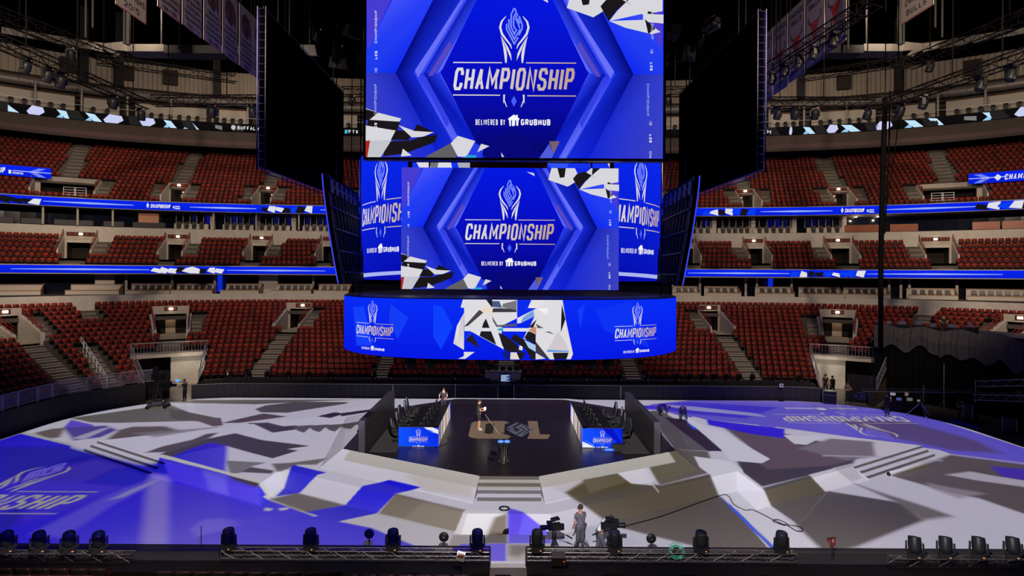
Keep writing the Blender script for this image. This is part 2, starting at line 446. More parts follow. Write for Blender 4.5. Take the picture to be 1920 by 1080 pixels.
dk = mat('deck_black_vinyl', (.022, .018, .018), .34, spec=.6, noise=.25, nscale=.6)
dl = [(1.36, 26.16), (8.75, 30.1), (8.9, 38.5), (4.0, 42.3)]; dl = dl+[(-x, y) for x, y in reversed(dl)]
MB().prism(dl, PZ+.002, DZ).build('deck', dk, plat)
tread_dark = mat('riser_dark_vinyl', (.10, .09, .085), .7)  # one darker tone for all riser faces
def steps(nm, p0, p1, out, zt, n, tr_, z0=0.0, parent=None):
    """n treads below the platform edge p0-p1; risers dark, treads white"""
    g = MB(); rise = (zt-z0)/(n+1)
    for k in range(n, 0, -1):
        z = z0+rise*(n+1-k); a = [Vector(p0)+Vector(out)*tr_*(k-1), Vector(p1)+Vector(out)*tr_*(k-1), Vector(p1)+Vector(out)*tr_*k, Vector(p0)+Vector(out)*tr_*k]
        g.cur = 0; g.quad(*[(p.x, p.y, z) for p in a][::-1])
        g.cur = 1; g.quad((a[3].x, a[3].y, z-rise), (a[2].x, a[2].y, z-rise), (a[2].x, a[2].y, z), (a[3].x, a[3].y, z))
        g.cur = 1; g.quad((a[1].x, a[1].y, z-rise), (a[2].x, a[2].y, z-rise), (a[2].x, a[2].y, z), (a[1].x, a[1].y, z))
    g.cur = 1; p = [Vector(p0), Vector(p1)]; e = Vector(out)*.004
    g.quad((p[0].x+e.x, p[0].y+e.y, zt-rise), (p[1].x+e.x, p[1].y+e.y, zt-rise), (p[1].x+e.x, p[1].y+e.y, zt-.01), (p[0].x+e.x, p[0].y+e.y, zt-.01))
    return g.build(nm, [STAGEW, tread_dark], parent)
steps('front_stairs', (-1.4, 26.16), (1.4, 26.16), (0, -1), DZ, 3, .42, PZ, plat)
steps('side_stairs', (17.8, 29.7), (24.1, 33.5), (.515, -.857), PZ, 2, .34, 0, plat)
steps('side_stairs', (-17.8, 29.7), (-24.1, 33.5), (-.515, -.857), PZ, 2, .34, 0, plat)
# decal on the deck: a C, a diamond mark and an L
cv = Canvas(); tan = S(150, 126, 108); cv.polys([[(-2.35, 32.7), (-2.2, 32.3), (-1.8, 32.1), (-.1, 32.1), (.1, 32.6), (-.5, 33.3), (-.5, 34.9), (0, 35.6), (-.3, 36.0), (-1.8, 36.0), (-2.2, 35.8), (-2.35, 35.4)]], tan)
cv.up(); cv.poly([(-1.45, 33.2), (-1.2, 33.0), (-.95, 33.2), (-.95, 35.2), (-1.2, 35.45), (-1.45, 35.2)], S(38, 33, 34)); cv.poly([(-.95, 33.3), (-.3, 33.3), (-.3, 35.1), (-.95, 35.0)], tan)
cv.polys([[(1.15, 36.0), (1.75, 36.0), (1.75, 33.0), (2.35, 33.0), (2.15, 32.1), (1.0, 32.1), (1.15, 33.0)]], tan)
cv.up(); cv.poly([(-.35, 34.1), (.55, 32.3), (1.45, 34.1), (.55, 35.9)], S(38, 33, 34))
cv.up(); dg = S(112, 118, 150)
for st in ([(-.1, 34.3), (.5, 35.5)], [(-.1, 34.0), (.35, 33.1), (.75, 33.9), (.45, 34.5), (.8, 35.2)], [(.25, 34.4), (.05, 34.0), (.35, 33.5)], [(.5, 32.7), (1.1, 33.9), (.75, 34.6), (1.0, 34.9)], [(.62, 32.5), (1.3, 34.1), (1.1, 34.6)]):
    cv.polys(stroke_polys(st, .2), dg)
cv.build('deck_mark', lambda u, v, o: (u, v, DZ+.004+o), PRINT, plat)

# ------------------------------------------------------------------ the picture the projector throws on the floor
GX0, GX1, GY0, GY1, GS = -32.2, 32.2, 19.9, 48.2, .066
nx = int((GX1-GX0)/GS)+1; ny = int((GY1-GY0)/GS)+1
gx = np.linspace(GX0, GX1, nx); gy = np.linspace(GY0, GY1, ny); XX, YY = np.meshgrid(gx, gy)
IMG = np.zeros((ny, nx, 3))
def cover(P, blur, clipbox=True):
    P = np.array(P, float); mg = blur+.1
    i0 = max(0, int((P[:, 0].min()-mg-GX0)/GS)); i1 = min(nx, int((P[:, 0].max()+mg-GX0)/GS)+2)
    j0 = max(0, int((P[:, 1].min()-mg-GY0)/GS)); j1 = min(ny, int((P[:, 1].max()+mg-GY0)/GS)+2)
    if i1 <= i0 or j1 <= j0: return None
    X = XX[j0:j1, i0:i1]; Y = YY[j0:j1, i0:i1]; ins = np.zeros(X.shape, bool); dist = np.full(X.shape, 1e9)
    n = len(P)
    for i in range(n):
        x1, y1 = P[i]; x2, y2 = P[(i+1) % n]
        with np.errstate(divide='ignore', invalid='ignore'):
            c = ((y1 > Y) != (y2 > Y)) & (X < (x2-x1)*(Y-y1)/((y2-y1) if y2 != y1 else 1e-12)+x1)
        ins ^= c
        dx, dy = x2-x1, y2-y1; L = dx*dx+dy*dy+1e-12; t = np.clip(((X-x1)*dx+(Y-y1)*dy)/L, 0, 1)
        dist = np.minimum(dist, np.hypot(X-x1-t*dx, Y-y1-t*dy))
    sd = np.where(ins, dist, -dist); a = np.clip(sd/max(blur, GS*.9)+.5, 0, 1); a = a*a*(3-2*a)
    return (slice(j0, j1), slice(i0, i1)), a
def paintw(P, col, blur=.07, al=1.0, col2=None, axis=None):
    r = cover(P, blur)
    if r is None: return
    sl, a = r; a = (a*al)[..., None]; c = np.array(S(*col))
    if col2 is not None:
        (x1, y1), (x2, y2) = axis; d = np.array([x2-x1, y2-y1]); t = np.clip(((XX[sl]-x1)*d[0]+(YY[sl]-y1)*d[1])/(d@d), 0, 1)[..., None]
        c = c*(1-t)+np.array(S(*col2))*t
    IMG[sl] = IMG[sl]*(1-a)+c*a
def paint(P, col, blur=.07, al=1.0, col2=None, axis=None, z=0.0):
    """P in survey pixels, turned into places on the floor"""
    paintw([ground(x, y, z) for x, y in P], col, blur, al, col2, [ground(x, y, z) for x, y in axis] if axis else None)
W = (196, 193, 206); W2 = (176, 172, 180); G = (80, 75, 68); D = (52, 47, 44); B = (48, 34, 214); B2 = (18, 14, 196); PU = (98, 86, 208); BR = (96, 82, 80); TAN = (128, 120, 108)
paintw([(GX0, GY0), (GX1, GY0), (GX1, GY1), (GX0, GY1)], W)
soft = .55
# --- left half
paint([(134, 784), (320, 758), (362, 776), (378, 789), (215, 793), (172, 792)], (104, 102, 92), .25)
paint([(318, 765), (405, 783), (412, 794), (322, 785)], (86, 82, 74), .1)
paint([(365, 787), (415, 783), (420, 797), (402, 800)], BR, .12)
paint([(300, 750), (690, 749), (600, 752), (480, 758), (318, 755)], (96, 94, 88), .25)
paint([(480, 767), (500, 760), (560, 753), (655, 754), (650, 757), (540, 774), (490, 773)], (84, 80, 74), .2)
paint([(417, 793), (495, 775), (540, 781), (450, 793)], (88, 76, 70), .2)
paint([(465, 793), (493, 793), (532, 803), (555, 801), (575, 806), (512, 815)], (74, 68, 64), .12)
paint([(588, 783), (630, 776), (647, 779), (620, 787)], D, .1)
for k in range(5): paint([(548+29*k, 803-k), (560+29*k, 812-k), (571+29*k, 815-k), (589+29*k, 800-k)], (92, 88, 86), .1)
paint([(640, 778), (700, 770), (690, 776), (640, 784)], D, .1)
paint([(383, 828), (442, 816), (492, 829), (582, 840), (540, 846), (560, 849), (512, 864), (467, 852), (425, 840), (370, 850), (320, 862), (300, 856)], (72, 66, 60), .12)
paint([(320, 862), (360, 845), (395, 834), (427, 840), (425, 886), (430, 900)], B2, .4, .95, (70, 55, 215), [(330, 860), (430, 850)])
paint([(425, 868), (500, 872), (470, 880), (450, 892), (432, 893)], (120, 116, 116), .15)
paint([(452, 890), (470, 880), (515, 887), (510, 893)], (84, 80, 76), .15)
paint([(510, 874), (548, 872), (615, 863), (595, 876), (560, 876), (522, 891)], (108, 104, 100), .25)
paint([(272, 853), (305, 841), (362, 828), (388, 817), (410, 815), (388, 828), (340, 845), (320, 852)], (84, 76, 70), .3)
paint([(200, 826), (225, 806), (250, 800), (312, 799), (340, 808), (275, 818)], (96, 88, 82), .5)
paint([(250, 812), (420, 800), (400, 806), (290, 824)], (124, 120, 122), .4, .8)
paint([(135, 787), (178, 797), (172, 805), (120, 803)], PU, .2)
paint([(120, 802), (200, 798), (222, 806), (190, 820), (140, 826)], (84, 74, 150), .4)
paint([(66, 812), (98, 804), (124, 802), (114, 820), (88, 823)], (108, 98, 90), .4)
paint([(136, 822), (190, 804), (212, 800), (160, 824)], (170, 165, 190), .3)
LBLUE = [(-40, 836), (0, 826), (46, 811), (136, 832), (134, 841), (290, 882), (300, 862), (487, 911), (512, 934), (600, 967), (640, 978), (700, 988), (820, 1042), (-40, 1042)]
paint(LBLUE, B, .08)
paint([(0, 838), (134, 838), (300, 882), (200, 905), (0, 900)], (32, 22, 160), .8, .8)
paint([(0, 900), (180, 860), (330, 880), (120, 960), (0, 990)], (80, 68, 190), 1.2, .5)
paint([(165, 905), (215, 880), (322, 868), (330, 900), (260, 912)], (14, 12, 190), .8, .85)
paint([(60, 1000), (200, 930), (300, 890), (318, 893), (210, 950), (120, 1010)], (100, 90, 214), .6, .7)
paint([(0, 965), (60, 940), (30, 985), (0, 1000)], (12, 10, 160), .6, .8)
paint([(265, 1042), (275, 930), (284, 888), (322, 896), (320, 1042)], (128, 116, 206), .6, .9)
paint([(322, 905), (420, 905), (436, 950), (440, 1042), (330, 1042)], (72, 58, 205), .8, .7)
paint([(205, 938), (255, 915), (300, 898), (290, 906), (235, 932)], (150, 145, 190), .3, .8)
paint([(360, 992), (380, 975), (405, 972), (450, 975), (560, 960), (440, 990), (370, 1006)], (104, 94, 216), .3, .7)
paint([(430, 955), (550, 955), (700, 1000), (760, 1042), (470, 1042)], (52, 36, 212), .8, .8)
paint([(500, 952), (515, 954), (508, 958), (498, 957)], (190, 190, 190), .15); paint([(525, 953), (545, 951), (540, 956), (528, 957)], (190, 190, 190), .15)
# face of the left bank
paint([(305, 866), (487, 912), (493, 948), (410, 925), (320, 899)], (74, 62, 220), .1)
paint([(380, 886), (425, 896), (430, 930), (395, 920)], (104, 96, 224), .3, .8)
paint([(45, 809), (140, 833), (139, 837), (40, 813)], (176, 178, 168), .04); paint([(304, 856), (488, 906), (512, 931), (507, 936), (484, 911), (303, 860)], (196, 196, 182), .04)
paint([(498, 930), (602, 965), (594, 969), (496, 934)], (190, 192, 175), .04); paint([(616, 962), (702, 984), (694, 989), (612, 966)], (190, 192, 175), .04)
paint([(430, 897), (486, 911), (487, 920), (440, 905)], (70, 62, 62), .08)
# white land right of the stripe, and the blue shards on it
paint([(494, 908), (520, 890), (545, 885), (540, 930), (520, 934), (508, 930)], (205, 203, 212), .08)
paint([(550, 876), (614, 891), (597, 895), (565, 924), (520, 931), (535, 915), (545, 885)], (22, 16, 206), .07)
paint([(508, 936), (560, 924), (650, 947), (580, 962), (540, 948)], (104, 98, 90), .25)
paint([(682, 916), (732, 906), (792, 920), (745, 931), (710, 962), (650, 947)], (44, 32, 212), .06)
paint([(575, 960), (650, 947), (712, 962), (636, 978)], (28, 20, 206), .06)
paint([(612, 966), (640, 978), (700, 989), (822, 1040), (700, 1040)], B, .06)
paint([(640, 978), (712, 962), (870, 1001), (850, 1030), (822, 1040), (700, 990)], (188, 184, 190), .1)
paint([(745, 931), (876, 962), (868, 1001), (712, 963)], (126, 118, 104), .15)  # tan shading of the steep bank, put into the slide's colour
paint([(745, 931), (800, 945), (760, 972), (712, 963)], (112, 104, 92), .1, .8)
paint([(672, 871), (712, 860), (800, 880), (880, 893), (800, 897), (700, 882)], (116, 112, 106), .35)
paint([(760, 900), (890, 903), (885, 940), (800, 925)], (186, 180, 180), .3)
paint([(873, 963), (955, 963), (953, 1003), (853, 1003)], (205, 203, 206), .06)
paint([(930, 975), (955, 968), (955, 1003), (915, 1003)], (112, 104, 94), .3)
paint([(853, 1003), (953, 1003), (953, 1019), (905, 1019), (850, 1040), (840, 1030)], (150, 146, 140), .2)
paint([(923, 998), (953, 998), (953, 1019), (903, 1019)], (84, 80, 72), .1)
paint([(867, 1020), (952, 1019), (952, 1052), (846, 1052)], (84, 72, 224), .05)
paint([(957, 958), (982, 965), (1037, 1002), (1046, 1019), (955, 1019)], (84, 76, 238), .04)
paint([(955, 963), (985, 968), (975, 1003), (955, 1003)], (68, 50, 210), .1)
paint([(955, 1021), (1050, 1021), (1050, 1052), (955, 1052)], (176, 170, 165), .05); paint([(957, 1021), (1010, 1021), (975, 1045), (957, 1040)], (112, 106, 98), .4)
# --- right half
paint([(1060, 930), (1100, 905), (1190, 882), (1190, 905), (1240, 915), (1335, 893), (1352, 930), (1382, 955), (1462, 1030), (1350, 1036), (1250, 1012), (1150, 985), (1105, 958)], (86, 81, 70), .3)
paint([(1040, 905), (1190, 868), (1180, 884), (1090, 915), (1062, 930), (1035, 925)], (186, 180, 186), .4)
paint([(1090, 905), (1180, 880), (1195, 905), (1110, 930)], (104, 98, 88), .25)
paint([(1205, 862), (1268, 848), (1330, 850), (1345, 888), (1240, 915)], (104, 100, 92), .2)
paint([(1128, 876), (1205, 862), (1215, 893), (1238, 928), (1226, 915), (1186, 912)], (205, 203, 212), .12)
paint([(1210, 775), (1240, 772), (1365, 850), (1268, 848)], (96, 94, 98), .15); paint([(1245, 785), (1287, 790), (1365, 850), (1330, 850)], (58, 50, 50), .12)
paint([(1040, 985), (1150, 990), (1250, 1012), (1350, 1036), (1040, 1050)], (190, 190, 202), .5)
paint([(1395, 890), (1432, 918), (1520, 897), (1600, 878), (1610, 862), (1500, 862), (1400, 855), (1375, 850)], (70, 64, 60), .25)
paint([(1340, 790), (1420, 805), (1500, 822), (1620, 850), (1600, 868), (1560, 878), (1445, 885), (1420, 870), (1407, 842)], (98, 84, 80), .4)
paint([(1280, 787), (1290, 785), (1322, 802), (1360, 812), (1407, 842), (1447, 865), (1432, 873), (1372, 868), (1355, 847), (1310, 808)], (208, 206, 218), .06)
paint([(1304, 860), (1372, 869), (1394, 884), (1397, 891), (1434, 920), (1447, 947), (1545, 1036), (1450, 1036), (1382, 955), (1352, 930), (1335, 895), (1315, 881)], (214, 212, 222), .07)
paint([(1352, 930), (1382, 955), (1462, 1032), (1452, 1032), (1376, 957)], (20, 90, 255), .04); paint([(1282, 787), (1310, 809), (1303, 809)], (20, 90, 255), .04)
paint([(1434, 920), (1522, 896), (1552, 922), (1500, 984), (1448, 948)], (88, 84, 72), .1)
paint([(1551, 920), (1701, 944), (1734, 976), (1607, 1026), (1550, 1036), (1495, 984)], (80, 76, 68), .3)
paint([(1600, 905), (1660, 925), (1740, 950), (1790, 968), (1730, 976), (1690, 945)], (112, 106, 100), .5)
paint([(1520, 895), (1600, 874), (1632, 897), (1550, 922)], (205, 200, 208), .1); paint([(1565, 882), (1600, 874), (1620, 897), (1600, 905)], (176, 172, 180), .2)
paint([(1471, 819), (1550, 821), (1515, 838), (1492, 836)], (205, 202, 212), .1)
paint([(1640, 818), (1745, 833), (1700, 846), (1607, 868), (1640, 850)], (196, 190, 196), .2)
paint([(1560, 826), (1640, 832), (1645, 860), (1590, 868), (1500, 845)], (120, 112, 112), .4)
paint([(1672, 892), (1730, 872), (1785, 852), (1930, 868), (1930, 966), (1840, 935), (1790, 925)], (96, 88, 82), .35)
paint([(1740, 905), (1790, 915), (1850, 925), (1800, 935), (1745, 915)], (150, 140, 145), .4, .8)
paint([(1776, 890), (1822, 884), (1870, 893), (1930, 902), (1930, 914), (1836, 901)], (180, 174, 186), .3)
paint([(1858, 874), (1930, 880), (1930, 902), (1881, 893)], (76, 58, 176), .3)
paint([(1190, 770), (1228, 757), (1300, 750), (1550, 745), (1720, 775), (1940, 846), (1940, 874), (1800, 856), (1760, 843), (1590, 820), (1480, 806), (1340, 788), (1285, 785), (1240, 772)], (104, 94, 208), .1)
paint([(1190, 766), (1290, 753), (1460, 764), (1400, 785), (1290, 775)], (60, 48, 210), .5, .8)
paint([(1225, 757), (1300, 762), (1420, 775), (1440, 782), (1300, 770)], (170, 165, 210), .15, .8)
paint([(1325, 786), (1400, 796), (1475, 806), (1472, 826), (1412, 817), (1330, 800)], (56, 44, 214), .25)
paint([(1560, 785), (1700, 790), (1830, 825), (1880, 850), (1790, 845), (1650, 815)], (92, 76, 96), .9, .8)
paint([(1500, 750), (1600, 752), (1640, 765), (1540, 772)], (92, 80, 170), .5, .7)
for a, b in (((1300, 784), (1425, 797)), ((1455, 800), (1580, 817)), ((1600, 820), (1640, 825))):
    paint([(a[0], a[1]), (b[0], b[1]), (b[0], b[1]+2), (a[0], a[1]+2)], (190, 186, 190), .05)
for x0, y0, x1, y1 in ((1545, 857, 1770, 862), (1780, 850, 1925, 868)): paint([(x0, y0), (x1, y1), (x1, y1+3), (x0, y0+3)], (170, 165, 175), .06, .7)
# the two floor marks
GOLD = (168, 164, 150); K = .01324
for polys, c, c2 in mark_items():
    isE = c is EMB; isD = c is EMB2; isW = c2 is None and not isE and not isD and c is not LC
    col = (124, 112, 226) if isE else (96, 90, 240) if isD else (205, 202, 212) if isW else GOLD
    for P in polys:
        q = [(-23.95+a*K, 26.9+(308-b)*K) for a, b in P]
        if not isW: paintw(q, col, .07)
        q = [(24.25-a*K, 40.25-(308-b)*K) for a, b in P]
        paintw(q, (196, 192, 180) if col == GOLD else col, .07)
# keep the light inside the floor's outline
m_ = np.ones(XX.shape)
oc = np.clip(-(np.maximum(np.abs(XX)-(31.2-9), 0)**2+np.maximum(YY-(YC+13.7-9), 0)**2)**.5+9, -1, 1)
m_ *= np.clip(oc/.1+.5, 0, 1)
# on the black deck only a dim glow
r = cover([(x, y) for x, y in [(1.3, 26.9), (9.0, 30.9), (9.4, 40.2), (4.2, 44.2), (-4.2, 44.2), (-9.4, 40.2), (-9.0, 30.9), (-1.3, 26.9)]], .1)
IMG[r[0]] = IMG[r[0]]*(1-r[1][..., None])+np.array([.42, .40, .38])*r[1][..., None]
PX, PY_, PZ_ = 0.0, 2.0, 13.4
def onfloor(P):   # where the projector's rays through raised points would meet the floor
    return [(x+(x-PX)*z/(PZ_-z), y+(y-PY_)*z/(PZ_-z)) for x, y, z in P]
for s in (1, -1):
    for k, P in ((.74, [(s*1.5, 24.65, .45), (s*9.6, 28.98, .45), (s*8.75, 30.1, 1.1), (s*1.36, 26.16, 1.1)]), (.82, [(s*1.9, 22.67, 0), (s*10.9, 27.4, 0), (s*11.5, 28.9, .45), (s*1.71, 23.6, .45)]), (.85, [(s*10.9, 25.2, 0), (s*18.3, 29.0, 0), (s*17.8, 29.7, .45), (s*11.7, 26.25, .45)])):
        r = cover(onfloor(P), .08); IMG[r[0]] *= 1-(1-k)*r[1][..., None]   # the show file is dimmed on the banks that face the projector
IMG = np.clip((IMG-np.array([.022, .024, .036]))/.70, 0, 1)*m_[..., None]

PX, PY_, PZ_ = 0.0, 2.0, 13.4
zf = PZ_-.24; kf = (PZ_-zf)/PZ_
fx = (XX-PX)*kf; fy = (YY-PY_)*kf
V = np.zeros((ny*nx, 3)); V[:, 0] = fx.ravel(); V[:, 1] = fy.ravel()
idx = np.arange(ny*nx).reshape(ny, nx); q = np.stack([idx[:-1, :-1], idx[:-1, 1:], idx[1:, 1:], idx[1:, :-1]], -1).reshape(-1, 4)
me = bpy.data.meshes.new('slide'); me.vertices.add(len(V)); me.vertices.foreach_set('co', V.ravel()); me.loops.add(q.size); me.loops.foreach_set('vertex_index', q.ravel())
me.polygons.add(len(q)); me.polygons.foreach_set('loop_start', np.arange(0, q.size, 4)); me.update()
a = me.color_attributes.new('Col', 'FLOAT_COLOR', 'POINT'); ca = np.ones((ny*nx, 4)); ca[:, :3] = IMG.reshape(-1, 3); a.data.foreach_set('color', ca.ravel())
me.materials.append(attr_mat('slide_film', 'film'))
prj = thing('slide_projector', 'black box projector hung above the near stand, throwing the floor picture', 'projector', (PX, PY_, PZ_))
so = bpy.data.objects.new('slide', me); COL.objects.link(so); so.parent = prj; so.location = (0, 0, zf-PZ_)
m = MB(); x0, x1, y0, y1 = GX0*kf, GX1*kf, (GY0-PY_)*kf, (GY1-PY_)*kf; t = .02
zt, zb = .16, zf-PZ_
for (a0, a1, b0, b1) in ((x0-t, x0, -.2, y1+t), (x1, x1+t, -.2, y1+t), (x0-t, x1+t, y1, y1+t), (x0-t, x1+t, -.2-t, -.2)):
    m.box(((a0+a1)/2, (b0+b1)/2, (zt+zb)/2), (a1-a0, b1-b0, zt-zb))
m.box(((x0+x1)/2, (y1-.2)/2, zt+.01), (x1-x0+2*t, y1+.24, .02)); m.box((0, (y0-.2)/2, zb), (x1-x0, y0+.2, .006))
m.build('housing', BLACK, prj)
m = MB(); m.tube([(x0, 0, zt), (x0, 0, 30)], .02); m.tube([(x1, 0, zt), (x1, 0, 30)], .02); m.build('hanging_rod', BLACKM, prj)
ld = bpy.data.lights.new('projector_lamp', 'POINT'); ld.energy = 5100; ld.shadow_soft_size = .0001; ld.use_nodes = True
nt = ld.node_tree; em = nt.nodes['Emission']; tc = nt.nodes.new('ShaderNodeTexCoord'); sx = nt.nodes.new('ShaderNodeSeparateXYZ')
ab = nt.nodes.new('ShaderNodeMath'); ab.operation = 'ABSOLUTE'; mxn = nt.nodes.new('ShaderNodeMath'); mxn.operation = 'MAXIMUM'; mxn.inputs[1].default_value = .2
pw = nt.nodes.new('ShaderNodeMath'); pw.operation = 'POWER'; pw.inputs[1].default_value = -3.0
nt.links.new(tc.outputs['Normal'], sx.inputs[0]); nt.links.new(sx.outputs['Z'], ab.inputs[0]); nt.links.new(ab.outputs[0], mxn.inputs[0]); nt.links.new(mxn.outputs[0], pw.inputs[0]); nt.links.new(pw.outputs[0], em.inputs['Strength'])
lo = bpy.data.objects.new('projector_lamp', ld); COL.objects.link(lo); lo.location = (PX, PY_, PZ_)
VOID = mat('roof_black', (.002, .002, .002), 1.0, spec=0.0)
# ------------------------------------------------------------------ the stands
class Tier:
    def __init__(s, curve, d0, dd, z0, dz, rows, name, smin, smax):
        s.c = curve; s.d0 = d0; s.dd = dd; s.z0 = z0; s.dz = dz; s.rows = rows; s.name = name; s.voms = []; s.aisles = []; s.smin = smin; s.smax = smax
    def d(s, r): return s.d0+s.dd*r
    def z(s, r): return s.z0+s.dz*r
LOW = Tier(RINK, 2.6, .80, 1.05, .347, 17, 'lower', -52, 52)
MID = Tier(RING, -3.2, .75, 10.95, .55, 6, 'club', -75, 75)
TOP = Tier(RING, .9, .80, 18.3, .55, 18, 'upper', -78, 78)
for t, pad in ((LOW, 6), (MID, 3), (TOP, 6)):
    t.smin = t.c.s_at(-90, t.d(pad)); t.smax = t.c.s_at(2010, t.d(pad))
LOW.smin = RINK.s_at(-70, .3); LOW.smax = RINK.s_at(1990, .3)
if LOW.smin < LOW.c.s[2]: LOW.smin = LOW.c.s[2]
if LOW.smax > LOW.c.s[-3]: LOW.smax = LOW.c.s[-3]
# openings: photo x, first row, last row, half width, number text, upper-aisle, side stairs (left, right), back wall height above last row
def metric(t, s, r):
    a = t.c.at(s-.25, t.d(r)); b = t.c.at(s+.25, t.d(r)); return max(.6, math.hypot(a[0]-b[0], a[1]-b[1])/.5)
def vom(t, px, r0, r1, hw, nums, below=1, sides=(0, 0), above=0, head=2.2, lit=False):
    s = t.c.s_at(px, t.d(r0)); hw = hw/metric(t, s, (r0+r1)/2); t.voms.append(dict(s=s, r0=r0, r1=r1, hw=hw, nums=nums, head=head, lit=lit, px=px))
    if below: t.aisles.append((s, .75, 0, r0))
    if sides[0]: t.aisles.append((s-hw-.6/metric(t, s, r1), .6, r0, r1+1))
    if sides[1]: t.aisles.append((s+hw+.6/metric(t, s, r1), .6, r0, r1+1))
    if above: t.aisles.append((s, .75, r1+1, t.rows))
def aisle(t, px, r0, r1, hw=.6, ref=None):
    s = t.c.s_at(px, t.d(r0 if ref is None else ref)); t.aisles.append((s, hw, r0, r1))
for px, n in ((322, ('108', '109')), (1572, ('114', '115'))): vom(LOW, px, 9, 13, 1.5, n, 1, (0, 1) if px < 900 else (1, 0), 0, 2.3, True)
for px, n in ((50, ('107', '108')), (545, ('109', '110')), (1352, ('113', '114')), (1872, ('115', '116'))):
    vom(LOW, px, 10, 14, 1.1, n, 1, (1, 1) if px not in (1352, 545) else ((0, 1) if px == 545 else (1, 0)), 0, 2.0)
aisle(LOW, 185, 0, 8, .6, 4); aisle(LOW, 175, 13, 17); aisle(LOW, 1728, 13, 17)
aisle(LOW, 715, 0, 17, .62); aisle(LOW, 1190, 0, 17, .62); aisle(LOW, 950, 0, 17, .7)
for px, n in ((140, ('212', '213')), (320, ('213', '214')), (478, ('214', '215')), (612, ('215', '216')), (1293, ('219', '220')), (1425, ('220', '221')), (1584, ('221', '222')), (1765, ('222', '223'))):
    vom(MID, px, 2, 5, 1.25 if 200 < px < 1500 else 1.5, n, 1, (0, 1) if px < 957 else (1, 0), 0, 1.75)
for px, n in ((322, ('305', '306')), (490, ('306', '307')), (690, ('307', '308')), (1232, ('309', '310')), (1408, ('310', '311')), (1584, ('311', '312'))):
    vom(TOP, px, 1, 4, 1.15, n, 1, (1, 1), 1, 1.1, True)
# the two open landings that break the upper stand near the picture's edges
for px in (118, 1788): vom(TOP, px, 1, 4, 3.0, None, 0, (0, 1) if px < 900 else (1, 0), 1, .9)
VOMW = {}
def blocked(t, r, s):
    for v in t.voms:
        if v['r0'] <= r <= v['r1'] and abs(s-v['s']) < v['hw']+.28/metric(t, s, r): return True
    for (a, hw, r0, r1) in t.aisles:
        if r0 <= r < r1 and abs(s-a) < (hw+.28)/metric(t, s, r): return True
    return False
# tunnels at floor level under the crowd bridge
TUN = [(RINK.s_at(322, 2.0), 1.75, 6, 'left'), (RINK.s_at(1590, 2.0), 1.85, 6, 'right')]
SRISE = RINK.s_at(1640, 3.0)
def in_tunnel(r, s): return any(abs(s-a) < hw and r < n for a, hw, n, _ in TUN)
for t in (LOW, MID, TOP):
    brk = set(np.arange(t.smin, t.smax, 1.15).tolist()+[t.smax])
    for v in t.voms: brk |= {v['s']-v['hw'], v['s']+v['hw']}
    if t is LOW:
        for a, hw, n_, _ in TUN: brk |= {a-hw, a+hw}
    brk = sorted(brk); m = MB()
    for a, b in zip(brk[:-1], brk[1:]):
        mid = (a+b)/2
        for r in range(t.rows):
            if any(v['r0'] <= r <= v['r1'] and abs(mid-v['s']) < v['hw'] for v in t.voms): continue
            if t is LOW and (in_tunnel(r, mid) or (mid > SRISE and r < 9)): continue
            d0, d1, z = t.d(r)-t.dd*.45, t.d(r)+t.dd*.55, t.z(r)
            m.quad(t.c.pt(a, d0, z), t.c.pt(b, d0, z), t.c.pt(b, d1, z), t.c.pt(a, d1, z))
            m.quad(t.c.pt(a, d0, z-t.dz), t.c.pt(b, d0, z-t.dz), t.c.pt(b, d0, z), t.c.pt(a, d0, z))
    setp(m.build('terrace_'+t.name, mat('terrace_'+t.name, (.07, .058, .05) if t is LOW else (.085, .07, .058), .9, noise=.4, nscale=.8)), kind='structure')
    # stairs in the aisles
    for (sc_, hw0, r0, r1) in t.aisles:
        if not (t.smin < sc_ < t.smax): continue
        m = MB(); Q = lambda k: None
        # aisles run straight back from where they start
        for r in range(r0, r1):
            if t is LOW and (in_tunnel(r, sc_) or (sc_ > SRISE and r < 10)): continue
            hw = hw0/metric(t, sc_, r)
            for h in (0, 1):
                d0 = t.d(r)-t.dd*.45-(0.0 if h == 0 else t.dd*.5)+(.012 if h == 0 else 0); z1 = t.z(r)+.012 if h == 0 else t.z(r)-t.dz/2+.012
                d1 = t.d(r)+t.dd*.55-(t.dd*.5 if h == 0 else -.0)
                if h == 1:
                    if r == r0 and r0 > 0: continue
                    d1 = d0+t.dd*.5
                P = [t.c.pt(sc_-hw, d0, z1), t.c.pt(sc_+hw, d0, z1), t.c.pt(sc_+hw, d1, z1), t.c.pt(sc_-hw, d1, z1)]
                m.quad(*P); dn = Vector((0, 0, -t.dz/2)); m.cur = 1; m.quad(P[0]+dn, P[1]+dn, P[1], P[0]); m.quad(P[3]+dn, P[0]+dn, P[0], P[3]); m.quad(P[1]+dn, P[2]+dn, P[2], P[1]); m.cur = 0
        if m.v: setp(m.build('aisle_stairs', [CONCL, mat('stair_riser', (.16, .135, .11), .9)]), kind='structure')

